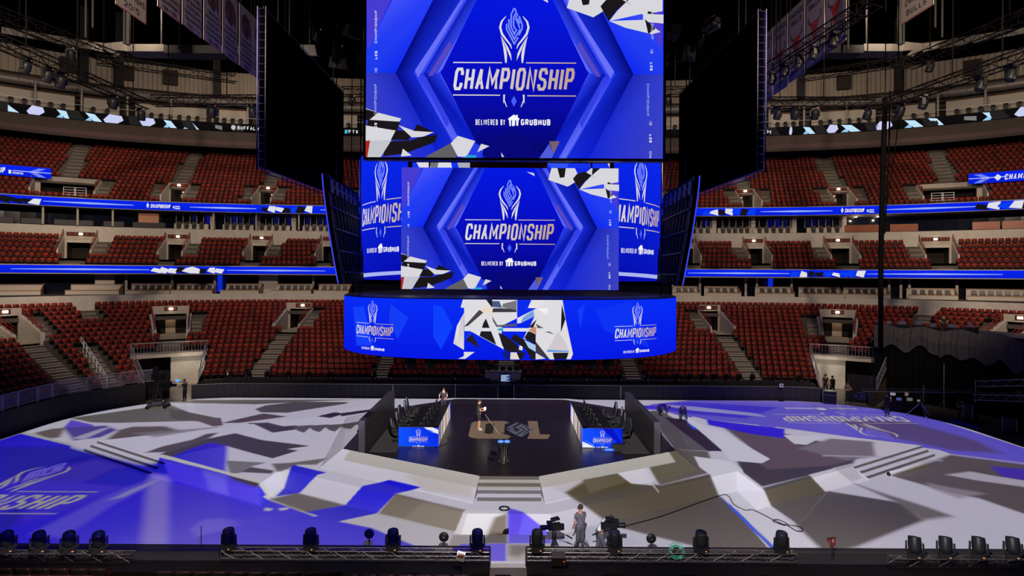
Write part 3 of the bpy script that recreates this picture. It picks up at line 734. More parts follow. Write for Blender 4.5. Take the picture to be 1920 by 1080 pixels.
# ------------------------------------------------------------------ openings in the stands
def sign_canvas(nums, w, h):
    cv = Canvas(); cv.poly([(-w/2, 0), (w/2, 0), (w/2, h), (-w/2, h)], S(50, 10, 8)); cv.up()
    for n, x in ((nums[0], -w/2+.12), (nums[1], w/2-.12-w*.3)):
        cv.polys(text_polys(n, x, h*.8, w*.3, h*.6, h*.1, 0, .35), S(190, 80, 50))
    return cv
def radial_wall(t, s, r0, r1, top, bot, m, th=.16, base=None):
    """a wall that runs back through the rows, its top following the slope"""
    P = []
    d0 = t.d(r0)-t.dd*.45; d1 = t.d(r1)+t.dd*.55
    a0 = t.c.pt(s-th/2, d0, 0); b0 = t.c.pt(s+th/2, d0, 0); a1 = t.c.pt(s-th/2, d1, 0); b1 = t.c.pt(s+th/2, d1, 0)
    zb = base if base is not None else t.z(r0)-t.dz
    zt0 = t.z(r0)+top; zt1 = t.z(r1)+top
    vs = [(*p[:2], z) for p, z in ((a0, zb), (b0, zb), (b1, zb), (a1, zb), (a0, zt0), (b0, zt0), (b1, zt1), (a1, zt1))]
    m.add(vs, [(3, 2, 1, 0), (4, 5, 6, 7), (0, 1, 5, 4), (1, 2, 6, 5), (2, 3, 7, 6), (3, 0, 4, 7)])
    return vs
LABT = {'lower': 'lower stand', 'club': 'club level', 'upper': 'upper stand'}
VORD = ['leftmost', 'second from left', 'third from left', 'fourth from left', 'fourth from right', 'third from right', 'second from right', 'rightmost']
for t in (LOW, MID, TOP):
    vs_ = sorted([v for v in t.voms if v['nums']], key=lambda v: v['px']); nv = len(vs_)
    for v in t.voms:
        s, r0, r1, hw = v['s'], v['r0'], v['r1'], v['hw']; zf0 = t.z(r0)-t.dz*.5
        c = t.c.at(s, t.d(r0), ); base = Vector((c[0], c[1], zf0)); ang = atan2(c[3], c[2])-pi/2
        if v['nums']:
            i = vs_.index(v); word = VORD[i] if i < nv/2 else VORD[8-(nv-i)]
            root = thing('stand_entrance', '%s walk-in opening of the %s under a red number sign' % (word, LABT[t.name]), 'entrance', group=None)
        else:
            root = thing('stand_landing', 'open concrete landing cut in the upper stand at the photo\'s %s edge' % ('left' if v['px'] < 900 else 'right'), 'landing')
        top = .62; root['kind'] = 'structure'
        for ss in (s-hw, s+hw):
            m = MB(); radial_wall(t, ss, r0, r1, top, 0, m); m.build('side_wall', CONCL, root)
        m = MB()
        d0 = t.d(r0)-t.dd*.45; d1 = t.d(r1)+t.dd*.55
        m.quad(t.c.pt(s-hw, d0, zf0), t.c.pt(s+hw, d0, zf0), t.c.pt(s+hw, d1+2, zf0), t.c.pt(s-hw, d1+2, zf0)); m.build('landing', CONC, root)
        # red rails on the walls
        for sg in (-1, 1):
            m = MB(); ss = s+sg*hw
            for k in (.25, .5, .78):
                m.tube([t.c.pt(ss, d0, t.z(r0)+top+k*.9), t.c.pt(ss, d1, t.z(r1)+top+k*.9)], .028, 5)
            for r in range(r0, r1+1): p = t.c.pt(ss, t.d(r), t.z(r)+top-.1); m.tube([p, p+Vector((0, 0, .85))], .025, 5)
            m.build('rail', REDRAIL, root)
        # back wall with the doorway
        zt = t.z(r1)+v['head']*.45+.35; zd = zf0+2.15; zd = min(zd, zt-.35)
        dw = hw*.82; m = MB()
        for (a, b, z0, z1) in ((s-hw, s-dw, zf0, zt), (s+dw, s+hw, zf0, zt), (s-dw, s+dw, zd, zt)):
            P = [t.c.pt(a, d1, z0), t.c.pt(b, d1, z0), t.c.pt(b, d1, z1), t.c.pt(a, d1, z1)]; Q = [t.c.pt(a, d1+.2, z0), t.c.pt(b, d1+.2, z0), t.c.pt(b, d1+.2, z1), t.c.pt(a, d1+.2, z1)]
            m.add(P+Q, [(0, 1, 2, 3), (7, 6, 5, 4), (3, 2, 6, 7), (1, 5, 6, 2), (4, 0, 3, 7), (0, 4, 5, 1)])
        m.build('portal_frame', CONC, root)
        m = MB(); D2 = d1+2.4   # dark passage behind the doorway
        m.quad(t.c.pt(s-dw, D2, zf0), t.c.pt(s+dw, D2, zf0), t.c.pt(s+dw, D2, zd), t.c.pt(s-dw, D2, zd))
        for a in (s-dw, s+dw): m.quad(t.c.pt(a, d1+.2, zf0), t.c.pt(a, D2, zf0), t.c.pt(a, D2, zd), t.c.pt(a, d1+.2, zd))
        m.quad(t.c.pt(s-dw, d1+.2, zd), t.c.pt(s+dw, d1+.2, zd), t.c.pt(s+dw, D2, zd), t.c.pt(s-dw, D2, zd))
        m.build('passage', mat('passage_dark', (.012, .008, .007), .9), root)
        if v['lit']:    # pale lit corridor seen between black curtains
            m = MB(); q = dw*.3
            m.quad(t.c.pt(s-q, D2-.1, zf0), t.c.pt(s+q, D2-.1, zf0), t.c.pt(s+q, D2-.1, zd-.1), t.c.pt(s-q, D2-.1, zd-.1)); m.build('corridor_wall', mat('corridor_wall', (.5, .4, .3), .8), root)
            m = MB(); p = t.c.pt(s, D2-.5, zd-.25); m.box(p, (.3, .1, .08)); m.build('corridor_lamp', LAMPW, root)
            ldd = bpy.data.lights.get('corridor_glow') or bpy.data.lights.new('corridor_glow', 'POINT'); ldd.energy = 9; ldd.color = (1, .75, .5); ldd.shadow_soft_size = .1
            lo = bpy.data.objects.new('corridor_glow', ldd); COL.objects.link(lo); lo.parent = root; lo.location = t.c.pt(s, D2-.9, zd-.4)
        if v['nums']:
            cvs = sign_canvas(v['nums'], hw*1.7, .42); C0 = t.c.pt(s, d1-.05, zt-.5); nx_, ny_ = c[2], c[3]
            def fm(u, w_, o, C0=C0, nx_=nx_, ny_=ny_): return (C0.x+u*ny_-nx_*o, C0.y-u*nx_-ny_*o, C0.z+.42-w_)
            # reading direction must run left to right for somebody on the floor
            cvs.build('number_sign', fm, PRINT, root)
            m = MB(); m.box(t.c.pt(s, d1-.14, zt-.28), (.34, .1, .22), rz=ang); m.build('exit_lamp', LAMPW, root)
# ------------------------------------------------------------------ seats
def seat_parts(kind=0):
    """arena seat facing -y, base at z=0"""
    b = MB(); w = .225
    pr = [(-w, .50), (-w, .76), (-w*.86, .83), (w*.86, .83), (w, .76), (w, .50)]
    f = [(x, .10+(z-.4)*.16, z) for x, z in pr]; g = [(x, .17+(z-.4)*.16, z) for x, z in pr]
    b.add(f+g, [tuple(reversed(range(6))), tuple(range(6, 12))]+[(i, (i+1) % 6, 6+(i+1) % 6, 6+i) for i in range(6)][::1])
    p = MB(); p.box((0, -.0, .40), (.40, .10, .26), rx=.25)      # seat pan, flipped up
    a = MB(); a.box((-.25, -.02, .36), (.035, .36, .52)); a.box((0, .2, .5), (.40, .03, .42), rx=-.14)
    return b, p, a
bS, pS, aS = seat_parts()
far = MB()
for part, k in ((bS, 0), (pS, 2), (aS, 1)):
    far.cur = k; far.add(part.v, part.f)
SEATFAR = far.mesh('arena_seat', [SEATRED, SEATDK, SEATPAN])
FV = np.array(far.v); FF = far.f; FM = np.array(far.m)
allseats = []   # (dist, x, y, z, angle, tier, row)
for t in (LOW, MID, TOP):
    for r in range(t.rows):
        L, Q = t.c.row(t.d(r), .5)
        lo_, hi_ = np.interp([t.smin, t.smax], t.c.s, L)
        for l in np.arange(math.ceil(lo_/.56)*.56+(.28 if r % 2 else 0), hi_, .56):
            s = float(np.interp(l, L, t.c.s))
            if blocked(t, r, s): continue
            if t is LOW and in_tunnel(r, s): continue
            x, y, nx_, ny_ = t.c.at(s, t.d(r)); z = t.z(r); px, py = proj((x, y, z+.6))
            if px < -60 or px > 1985 or y < 12: continue
            if t is LOW and px > 1632 and r < 10: continue       # cleared for the draped crew riser
            if t is LOW and 905 < px < 985 and r < 2: continue   # small control desk stands here
            allseats.append((math.hypot(x, y), x, y, z, atan2(ny_, nx_)-pi/2, t.name, r, px, s))
vis = [q for q in allseats if q[5] == 'lower' and 2 < q[7] < 1632 and not (640 < q[7] < 1266 and q[6] > 3)]
vis.sort(key=lambda q: q[0]); single = set(id(q) for q in vis[:215])
rest = [q for q in allseats if id(q) not in single]
def seats_mesh(L):
    n = len(L); A = np.array([(q[1], q[2], q[3], q[4]) for q in L]); c, s = np.cos(A[:, 3]), np.sin(A[:, 3])
    v = FV[None]; X = v[..., 0]*c[:, None]-v[..., 1]*s[:, None]+A[:, 0:1]; Y = v[..., 0]*s[:, None]+v[..., 1]*c[:, None]+A[:, 1:2]; Z = v[..., 2]+A[:, 2:3]
    V = np.stack([X, Y, Z], -1).reshape(-1, 3); k = len(FV)
    fl = np.array([i for f in FF for i in f]); fs = np.array([len(f) for f in FF])
    idx = (fl[None]+np.arange(n)[:, None]*k).ravel(); tot = np.tile(fs, n)
    me = bpy.data.meshes.new('arena_seats'); me.vertices.add(len(V)); me.vertices.foreach_set('co', V.ravel()); me.loops.add(len(idx)); me.loops.foreach_set('vertex_index', idx)
    me.polygons.add(len(tot)); me.polygons.foreach_set('loop_start', np.concatenate([[0], np.cumsum(tot)[:-1]]))
    me.materials.append(SEATRED); me.materials.append(SEATDK); me.materials.append(SEATPAN); me.polygons.foreach_set('material_index', np.tile(FM, n)); me.update(calc_edges=True); return me
o = bpy.data.objects.new('arena_seats', seats_mesh(rest)); COL.objects.link(o)
setp(o, 'thousands of red flip-up seats filling the tiers behind the nearest ones', 'seats', kind='stuff')
for q in vis[:215]:
    o = bpy.data.objects.new('arena_seat', SEATFAR); COL.objects.link(o); o.location = (q[1], q[2], q[3]); o.rotation_euler = (0, 0, q[4])
    lab = ('red flip-up seat in the corner block behind the pale crowd barriers' if q[7] < 300 else
           'red seat in the lower stand left of the oval screen, above the stage barrier' if q[7] < 640 else
           'red flip-up seat in the lowest rows showing under the hanging oval screen' if q[7] < 1266 else
           'red seat in the lower stand right of the oval screen, above the stage barrier')
    setp(o, lab, 'seat', 'seats in ' + lab.split(' in ', 1)[1])

# ------------------------------------------------------------------ walls, fascias, floors between the tiers
def band(name, curve, segs, material, s0, s1, step=1.2, kind='structure', parent=None, build=True, m=None):
    """segs: polyline of (offset, z) swept along the curve"""
    m = m or MB(); S_ = np.linspace(s0, s1, max(2, int((s1-s0)/step)+1))
    for a, b in zip(S_[:-1], S_[1:]):
        for (d0, z0), (d1, z1) in zip(segs[:-1], segs[1:]):
            m.quad(curve.pt(a, d0, z0), curve.pt(b, d0, z0), curve.pt(b, d1, z1), curve.pt(a, d1, z1))
    if not build: return m
    o = m.build(name, material, parent)
    if kind: setp(o, kind=kind)
    return o
ls0, ls1, us0, us1 = LOW.smin, LOW.smax, MID.smin, MID.smax
for (a, b, _, nm), pre in zip(TUN, (None, None)): pass
edges = [ls0, TUN[0][0]-TUN[0][1], TUN[0][0]+TUN[0][1], TUN[1][0]-TUN[1][1], TUN[1][0]+TUN[1][1], ls1]
m = MB()
for a, b in ((edges[0], edges[1]), (edges[2], edges[3]), (edges[4], min(edges[5], SRISE))):
    band('', RINK, [(.25, 0), (.25, 1.5 if b < 0 and a < -20 else 1.05), (.5, 1.5 if b < 0 and a < -20 else 1.05), (.5, 1.05), (2.25, 1.05)], None, a, b, build=False, m=m)
setp(m.build('wall_floor_surround', mat('surround_black', (.018, .016, .018), .8)), kind='structure')
band('wall_concourse', RINK, [(16.0, 6.4), (16.0, 8.05), (16.3, 8.05), (16.3, 7.9)], CONCL, ls0, ls1)
# flat slab from the concourse wall back to under the club level
m = MB(); S_ = np.linspace(0, 1, 120)
Pin = [RINK.pt(ls0+(ls1-ls0)*k, 16.3, 7.95) for k in S_]; Pout = [RING.pt(us0+(us1-us0)*k, 6, 7.95) for k in S_]
for i in range(119): m.quad(Pin[i], Pin[i+1], Pout[i+1], Pout[i])
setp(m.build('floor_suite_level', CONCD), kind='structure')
band('wall_suite_back', RING, [(-1.2, 7.95), (-1.2, 10.1)], GLASSDK, us0, us1)
band('ceiling_suite', RING, [(-4.3, 10.12), (4, 10.12)], BLACK, us0, us1)
band('wall_club_front', RING, [(-4.35, 10.12), (-4.35, 11.1), (-4.2, 11.1), (-4.2, 10.9), (-3.5, 10.9)], CONC, us0, us1)
band('wall_club_back', RING, [(MID.d(5)+.42, 13.6), (MID.d(5)+.42, 15.45), (MID.d(5)+.6, 15.5), (4.2, 15.5)], CONCL, us0, us1)
band('wall_lounge_back', RING, [(3.2, 15.5), (3.2, 17.5)], GLASSDK, us0, us1)
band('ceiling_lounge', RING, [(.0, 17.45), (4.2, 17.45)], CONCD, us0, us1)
band('wall_upper_front', RING, [(-.0, 17.45), (0, 18.5), (.15, 18.5), (.15, 18.25), (.6, 18.25)], CONC, us0, us1)
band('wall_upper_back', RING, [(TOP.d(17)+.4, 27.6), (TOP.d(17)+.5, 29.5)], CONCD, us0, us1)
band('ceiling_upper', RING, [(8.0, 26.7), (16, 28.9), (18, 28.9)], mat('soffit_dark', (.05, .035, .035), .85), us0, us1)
band('wall_press_fascia', RING, [(7.9, 28.75), (7.7, 27.5), (8.0, 26.7)], mat('press_fascia', (.06, .042, .034), .6), us0, us1)
band('trim_fascia_lit', RING, [(7.66, 27.5), (7.86, 27.0)], mat('fascia_lit_tone', (.12, .07, .075), .5), us0, us1)  # purple light along the fascia's lower edge, put in as a coloured band
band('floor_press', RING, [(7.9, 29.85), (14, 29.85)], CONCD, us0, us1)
band('wall_press_back', RING, [(13, 29.85), (13, 32.6), (12.0, 32.6), (12.0, 34.3), (13, 34.9)], mat('press_back', (.05, .035, .032), .8), us0, us1)
cor = mat('corrugated_panel', (.42, .35, .28), .7)
# corrugated wall high above the press level
m = MB(); S_ = np.arange(us0, us1, .11)
for i, (a, b) in enumerate(zip(S_[:-1], S_[1:])):
    da = 13.0+(.12 if i % 4 in (1, 2) else 0); db = 13.0+(.12 if (i+1) % 4 in (1, 2) else 0)
    m.quad(RING.pt(a, da, 34.9), RING.pt(b, db, 34.9), RING.pt(b, db, 38.2), RING.pt(a, da, 38.2))
setp(m.build('wall_corrugated', cor), kind='structure')
band('wall_roof_edge', RING, [(13.2, 38.2), (13.2, 46)], VOID, us0, us1)
m = MB()
for a, b in zip(np.arange(us0, us1-1.4, 1.4), np.arange(us0+1.4, us1, 1.4)):
    m.tube([RING.pt(a, 11.2, 33.5), RING.pt(b, 11.2, 33.5)], .62, 10, cap=False); m.tube([RING.pt(a+1.32, 11.2, 33.5), RING.pt(b+.0, 11.2, 33.5)], .66, 10)
o = m.build('air_duct', mat('duct_metal', (.25, .22, .2), .5, .4)); setp(o, 'long round air duct curving along under the corrugated wall', 'duct', kind='structure')
m = MB(); m.quad((-90, -30, 46), (90, -30, 46), (90, 90, 46), (-90, 90, 46)); setp(m.build('ceiling', VOID), kind='structure')
for nm, P in (('wall_left', [(-90, -30, 0), (-90, 90, 0), (-90, 90, 46), (-90, -30, 46)]), ('wall_right', [(90, 90, 0), (90, -30, 0), (90, -30, 46), (90, 90, 46)]),
              ('wall_far', [(-90, 90, 0), (90, 90, 0), (90, 90, 46), (-90, 90, 46)]), ('wall_near', [(90, -30, 0), (-90, -30, 0), (-90, -30, 46), (90, -30, 46)])):
    m = MB(); m.quad(*P); setp(m.build(nm, VOID), kind='structure')
# ------------------------------------------------------------------ LED picture content
BL = S(6, 28, 232); BLD = S(4, 10, 170); BLK = S(22, 20, 28); WH = S(222, 222, 230); WG = S(170, 172, 186)
LV = (70/255)
def main_art(cv):
    """the big-screen picture in photo pixels of the main screen (683..1243, -15..297)"""
    z = lambda P: [(640+x/3.0, y/3.0) for x, y in P]
    p = lambda P, c, cols=None: cv.poly(z(P), S(*c), [S(*k) for k in cols] if cols else None)
    p([(129, -45), (1809, -45), (1809, 891), (129, 891)], (20, 44, 232)); cv.up()
    for sg in (1, -1):
        q = (lambda P: P) if sg > 0 else (lambda P: [(1935-x, y) for x, y in P])
        p(q([(129, -45), (290, -45), (135, 290)]), (70, 60, 210)); p(q([(300, -45), (530, -45), (297, 415), (129, 415), (129, 300)]), (36, 62, 245), [(70, 84, 250), (40, 62, 250), (12, 40, 240), (30, 60, 235), (30, 60, 240)])
        p(q([(129, 415), (297, 415), (545, 891), (129, 891)]), (44, 52, 190), [(52, 62, 200), (30, 40, 180), (20, 40, 215), (60, 66, 190)])
        cv.up()
        p(q([(530, -45), (690, -45), (400, 415), (297, 415)]), (8, 14, 150), [(6, 10, 140), (20, 40, 200), (20, 40, 200), (4, 6, 110)])
        p(q([(297, 415), (400, 415), (680, 891), (545, 891)]), (12, 22, 175), [(6, 8, 130), (20, 40, 205), (20, 44, 220), (14, 30, 210)])
        p(q([(690, -45), (725, -45), (455, 415), (400, 415)]), (70, 84, 235), [(90, 100, 240), (40, 60, 240), (50, 70, 240), (70, 80, 235)])
        p(q([(400, 415), (455, 415), (715, 891), (670, 891)]), (60, 78, 240), [(50, 66, 240), (30, 50, 230), (90, 100, 245), (110, 120, 245)])
        p(q([(725, -45), (780, -45), (545, 415), (455, 415)]), (6, 26, 200), [(10, 20, 170), (20, 50, 230), (60, 80, 240), (10, 30, 200)])
        p(q([(455, 415), (545, 415), (790, 840), (780, 891), (715, 891)]), (8, 22, 180), [(10, 20, 160), (40, 60, 235), (10, 30, 200), (10, 30, 200), (20, 40, 210)])
        cv.up()
        p(q([(655, 20), (690, -20), (425, 440), (405, 400)]), (104, 112, 245)); p(q([(735, 60), (760, 40), (560, 395), (530, 415)]), (92, 104, 245))
        p(q([(545, 415), (562, 415), (800, 830), (785, 850)]), (120, 128, 250), [(60, 80, 240), (80, 100, 245), (215, 215, 255), (150, 160, 255)])
        p(q([(440, 425), (470, 440), (600, 690), (585, 720)]), (52, 64, 225)); p(q([(600, 235), (615, 260), (505, 430), (480, 430)]), (90, 70, 190))
        cv.up()
    p([(775, -45), (1160, -45), (1385, 415), (1150, 891), (800, 891), (550, 415)], (6, 16, 205), [(4, 24, 226), (4, 24, 226), (8, 12, 190), (6, 6, 90), (6, 6, 96), (8, 14, 190)]); cv.up()
    p([(790, 830), (950, 730), (1110, 860), (1150, 891), (800, 891)], (8, 8, 120)); p([(640, 765), (800, 830), (780, 891), (700, 891)], (40, 60, 230)); cv.up()
    # chequered shards
    wh = (214, 214, 220); dk = (26, 22, 26)
    for P, c in (([(129, 615), (200, 640), (140, 680)], wh), ([(200, 640), (330, 672), (320, 690), (145, 680)], wh), ([(129, 620), (200, 640), (145, 685), (129, 680)], dk), ([(145, 680), (325, 690), (305, 745), (129, 735)], dk), ([(129, 712), (235, 730), (300, 740), (275, 795), (129, 800)], wh),
                 ([(300, 738), (395, 742), (372, 795), (272, 792)], dk), ([(315, 710), (400, 740), (470, 735), (440, 775), (390, 778)], wh), ([(420, 703), (515, 748), (400, 742)], dk), ([(400, 742), (515, 748), (440, 780)], wh), ([(440, 775), (538, 760), (520, 805), (350, 870), (230, 885), (250, 800), (380, 797)], dk),
                 ([(129, 800), (275, 796), (215, 891), (129, 891)], (196, 196, 204)), ([(340, 842), (390, 880), (330, 886)], wh), ([(129, 800), (156, 796), (140, 891), (129, 891)], (170, 40, 30)), ([(480, 880), (610, 810), (650, 855), (640, 891), (470, 891)], (96, 96, 100)),
                 ([(610, 810), (650, 768), (748, 797), (700, 885), (650, 885)], wh), ([(760, 860), (782, 812), (828, 825)], wh), ([(895, 860), (912, 885), (898, 885)], wh), ([(700, 875), (760, 878), (750, 891), (690, 891)], (40, 160, 220)),
                 ([(1285, -45), (1800, -45), (1800, 60), (1690, 80), (1600, 10), (1500, 0), (1470, 60), (1410, 97), (1260, 45)], wh), ([(1330, -45), (1395, -45), (1385, 25), (1350, 30)], dk), ([(1465, -45), (1590, -45), (1500, 30)], (20, 40, 230)), ([(1480, 0), (1540, -20), (1595, 10), (1540, 60), (1495, 118), (1450, 35)], dk),
                 ([(1595, 10), (1690, 75), (1500, 118), (1545, 60)], wh), ([(1600, -45), (1660, -45), (1595, 10)], dk), ([(1720, 60), (1800, 90), (1770, 130), (1700, 110)], dk), ([(1690, 75), (1805, 80), (1805, 130), (1690, 120)], wh), ([(1500, 118), (1690, 110), (1790, 178), (1740, 190), (1590, 155)], wh), ([(1700, 105), (1760, 160), (1720, 190)], dk), ([(1095, -15), (1150, -5), (1155, 18)], wh)):
        p(P, c); cv.up()
    cv.up(); p([(1110, 891), (1165, 810), (1190, 870), (1180, 891)], (80, 90, 220)); p([(1165, 796), (1225, 796), (1190, 870)], (120, 96, 110)); cv.up()
    # small upright words along both edges
    for t, x, y0, y1, c in (('CHAMPIONSHIP', 185, 68, 250, (235, 235, 240)), ('LCS', 187, 295, 340, (245, 245, 250)), ('10', 187, 392, 415, (235, 235, 240)), ('CHAMPIONSHIP', 185, 482, 650, (190, 200, 240)), ('LCS', 187, 698, 742, (240, 240, 240))):
        T = text_polys(t, 0, 0, y1-y0, 14, 2.2 if t != 'LCS' else 3.4, 0, .4); p_ = [[(x+b+7, y1-a) for a, b in q] for q in T]
        cv.polys([z(q) for q in p_], S(*c))
    for t, x, y0, y1, c in (('CHAMPIONSHIP', 1742, 38, 218, (200, 206, 240)), ('10', 1740, 276, 298, (235, 235, 245)), ('LCS', 1738, 350, 395, (245, 245, 250)), ('CHAMPIONSHIP', 1720, 470, 650, (150, 190, 240)), ('10', 1736, 680, 702, (235, 235, 245)), ('LCS', 1736, 755, 800, (245, 245, 250)), ('CHA', 1736, 850, 888, (220, 220, 240))):
        T = text_polys(t, 0, 0, y1-y0, 14, 2.2 if t != 'LCS' else 3.4, 0, .4); p_ = [[(x-b-7, y0+a) for a, b in q] for q in T]
        cv.polys([z(q) for q in p_], S(*c))
    put_mark(cv, 640+965/3.0, 45/3.0, 1/3.0)
def flat_screen(root, cv, u0, u1, v0, v1, Y, x0, x1, z0, z1, name='led_face', tilt=0.0):
    def fm(u, v, o):
        t = (u-u0)/(u1-u0); w = (v-v0)/(v1-v0); return (x0+(x1-x0)*t, Y-.01-o-tilt*(1-w), z1+(z0-z1)*w)
    return cv.build(name, fm, LED, root, dz=.0012)
# main hanging screen
Y1 = 29.5; zt, zb = 10.3+530/F*Y1, 10.3+218.5/F*Y1; xa, xb = (684.5-CX)/F*Y1, (1241.5-CX)/F*Y1
scr = thing('hanging_led_screen', 'largest flat screen, hung at the top centre of the picture', 'screen', (0, 0, 0))
m = MB(); t = .12
for c, d in ((((xa+xb)/2, Y1+.2, zb-t/2), (xb-xa+2*t, .5, t)), (((xa+xb)/2, Y1+.2, zt+t/2), (xb-xa+2*t, .5, t)), ((xa-t/2, Y1+.2, (zt+zb)/2), (t, .5, zt-zb)), ((xb+t/2, Y1+.2, (zt+zb)/2), (t, .5, zt-zb)), (((xa+xb)/2, Y1+.3, (zt+zb)/2), (xb-xa, .3, zt-zb))): m.box(c, d)
m.build('frame', BLACK, scr)
cv = Canvas(); main_art(cv); cv.clip(683.5, 1242.5, -15, 297); flat_screen(scr, cv, 683.5, 1242.5, -15, 297, Y1, xa, xb, zb, zt)
m = MB()
for x in (xa+2, xb-2): m.tube([(x, Y1+.3, zt), (x, Y1+.3, 46)], .05)
m.build('suspension_cable', BLACKM, scr)
# lower flat screen
Y2 = 31.8; sc2 = thing('lower_led_screen', 'smaller flat screen right below the largest one and above the oval band', 'screen')
k2 = 408/559.0; a2, b2 = (752-CX)/F*Y2, (1160-CX)/F*Y2; z2t, z2b = EYE+(515-315)/F*Y2, EYE-(543-515)/F*Y2
cv = Canvas(); main_art(cv); cv.clip(683.5, 1242.5, -15, 297); flat_screen(sc2, cv, 683.5, 1242.5, -15, 297, Y2, a2, b2, z2b, z2t)
m = MB(); m.box(((a2+b2)/2, Y2+.2, (z2t+z2b)/2), (b2-a2, .4, z2t-z2b)); m.build('cabinet', BLACK, sc2)
m = MB()
for x in (a2+1.5, b2-1.5): m.tube([(x, Y2+.3, z2t), (x, Y2+.3, 46)], .05)
m.build('suspension_cable', BLACKM, sc2)
# curved corner screens: arc of radius 10.5 about (0, 41)
CR, CYC = 10.5, 41.0; c_t, c_b = 17.8, 9.95; MU = .00872
for sg, nm in ((-1, 'left'), (1, 'right')):
    root = thing('curved_led_screen', 'tall curved screen partly hidden behind the %s edge of the smaller flat screen' % nm, 'screen')
    def fm(u, v, o, sg=sg): ph = u/CR; return (sg*(CR+o)*sin(ph), CYC-(CR+o)*cos(ph), c_t-v)
    cv = Canvas(); H = c_t-c_b; u0, u1 = radians(33.5)*CR, radians(72)*CR
    cv.poly([(u0, 0), (u1, 0), (u1, H), (u0, H)], BL, [S(8, 40, 240), S(10, 40, 240), S(10, 20, 190), S(6, 10, 170)]); cv.up()
    cv.poly([(u1-.9, 0), (u1, 0), (u1, H), (u1-.3, H), (u1-.2, 3)], S(30, 60, 240)); cv.poly([(u1-.8, 0), (u1-.6, 0), (u1-.25, 3.2), (u1-.3, 3.4)], S(120, 130, 245)); cv.poly([(u1-.25, 3.4), (u1-.15, 3.4), (u1-.5, H-1.5), (u1-1.0, H-.3), (u1-1.2, H-.3)], S(130, 140, 235))
    cv.up(); cv.poly([(u1-1.6, H-.5), (u1, H-1.6), (u1, H-.9), (u1-.9, H)], WH); cv.poly([(u0, H-.55), (u1-1.2, H-.35), (u1-1.2, H-.1), (u0, H-.35)], S(170, 180, 240)); cv.poly([(u1-.9, H-.6), (u1-.3, H-.7), (u1-.4, H)], BLK); cv.poly([(u1-.9, H-.95), (u1-.4, H-1.2), (u1-.3, H-.95)], WH)
    if sg > 0: cv.poly([(u1-1.4, 0), (u1, 0), (u1, 1.7), (u1-.4, .9)], WH)
    uc = radians(47)*CR
    # mark: reading direction left to right, so mirror u for the left screen
    tmp = Canvas(); put_mark(tmp, 0, 0, MU)
    for pts, cols, l in tmp.items: cv.items.append(([(uc+sg*a, .45+b) for a, b in pts], cols, l+cv.layer+1))
    cv.clip(u0, u1, 0, H); cv.build('led_face', fm, LED, root, strips=.45)
    m = MB()
    for k in range(12):
        A = [radians(33.5+38.5*k/12), radians(33.5+38.5*(k+1)/12)]
        P = [(sg*(CR-.02)*sin(q), CYC-(CR-.02)*cos(q)) for q in A]; Q = [(sg*(CR-.35)*sin(q), CYC-(CR-.35)*cos(q)) for q in A]
        m.prism([P[0], P[1], Q[1], Q[0]] if sg > 0 else [Q[0], Q[1], P[1], P[0]], c_b, c_t)
    m.build('cabinet', BLACK, root)
    m = MB(); q = radians(55)
    m.tube([(sg*(CR-.2)*sin(q), CYC-(CR-.2)*cos(q), c_t), (sg*(CR-.2)*sin(q), CYC-(CR-.2)*cos(q), 46)], .04); m.build('suspension_cable', BLACKM, root)
    # flat strip screen whose top edge shows just above the lower flat screen
    r2 = thing('strip_led_screen', 'narrow screen strip showing between the two flat screens, %s of the dark gap' % nm, 'screen')
    x0, x1 = ((762, 880) if sg < 0 else (1025, 1158)); X0, X1 = [(q-CX)/F*38.2 for q in (x0, x1)]
    cv = Canvas(); cv.poly([(0, 0), (1, 0), (1, 1), (0, 1)], S(20, 50, 240)); cv.up()
    if sg < 0: cv.poly([(.15, 0), (.7, 0), (.75, .5), (.3, .45)], WH); cv.poly([(.35, 0), (.5, 0), (.45, .4)], BLK); cv.poly([(.8, 0), (1, 0), (1, .5), (.85, .3)], WG)
    else: cv.poly([(0, 0), (.3, 0), (.2, .5)], S(50, 80, 250)); cv.poly([(.85, 0), (1, 0), (1, .7), (.95, .4)], WH)
    flat_screen(r2, cv, 0, 1, 0, 1, 38.2, X0, X1, 15.2, 17.75)
    m = MB(); m.box(((X0+X1)/2, 38.4, 16.5), (X1-X0, .35, 2.6)); m.build('cabinet', BLACK, r2)
    m = MB(); m.tube([((X0+X1)/2, 38.4, 17.7), ((X0+X1)/2, 38.4, 46)], .04); m.build('suspension_cable', BLACKM, r2)
# oval band screen
RA, RB, RY, RN = 9.45, 7.7, 34.7, 2.7; RZT, RZB = 9.12, 6.28
TH = np.linspace(0, 2*pi, 721); rr = (np.abs(np.sin(TH)/RA)**RN+np.abs(np.cos(TH)/RB)**RN)**(-1/RN); RX = rr*np.sin(TH); RYY = RY-rr*np.cos(TH)
RS = np.concatenate([[0], np.cumsum(np.hypot(np.diff(RX), np.diff(RYY)))]); RL = RS[-1]
def ringp(u, o=0):
    u = u % RL; x = np.interp(u, RS, RX); y = np.interp(u, RS, RYY); x2 = np.interp((u+.05) % RL, RS, RX); y2 = np.interp((u+.05) % RL, RS, RYY)
    tx, ty = x2-x, y2-y; L = math.hypot(tx, ty) or 1; return (x+ty/L*o, y-tx/L*o)
us = np.linspace(-11, 11, 600); pxs = []
for u in us: a = ringp(u); pxs.append(CX+F*a[0]/a[1])
i0_ = int(np.argmin(pxs)); i1_ = int(np.argmax(pxs))
ring_u = lambda px: float(np.interp(px, pxs[i0_:i1_+1], us[i0_:i1_+1]))
oval = thing('oval_led_band', 'wide oval ring-shaped screen hanging low over the stage deck', 'screen')
def fmr(u, v, o): a = ringp(u, .02+o); return (a[0], a[1], RZT-v)
HB = RZT-RZB; cv = Canvas()
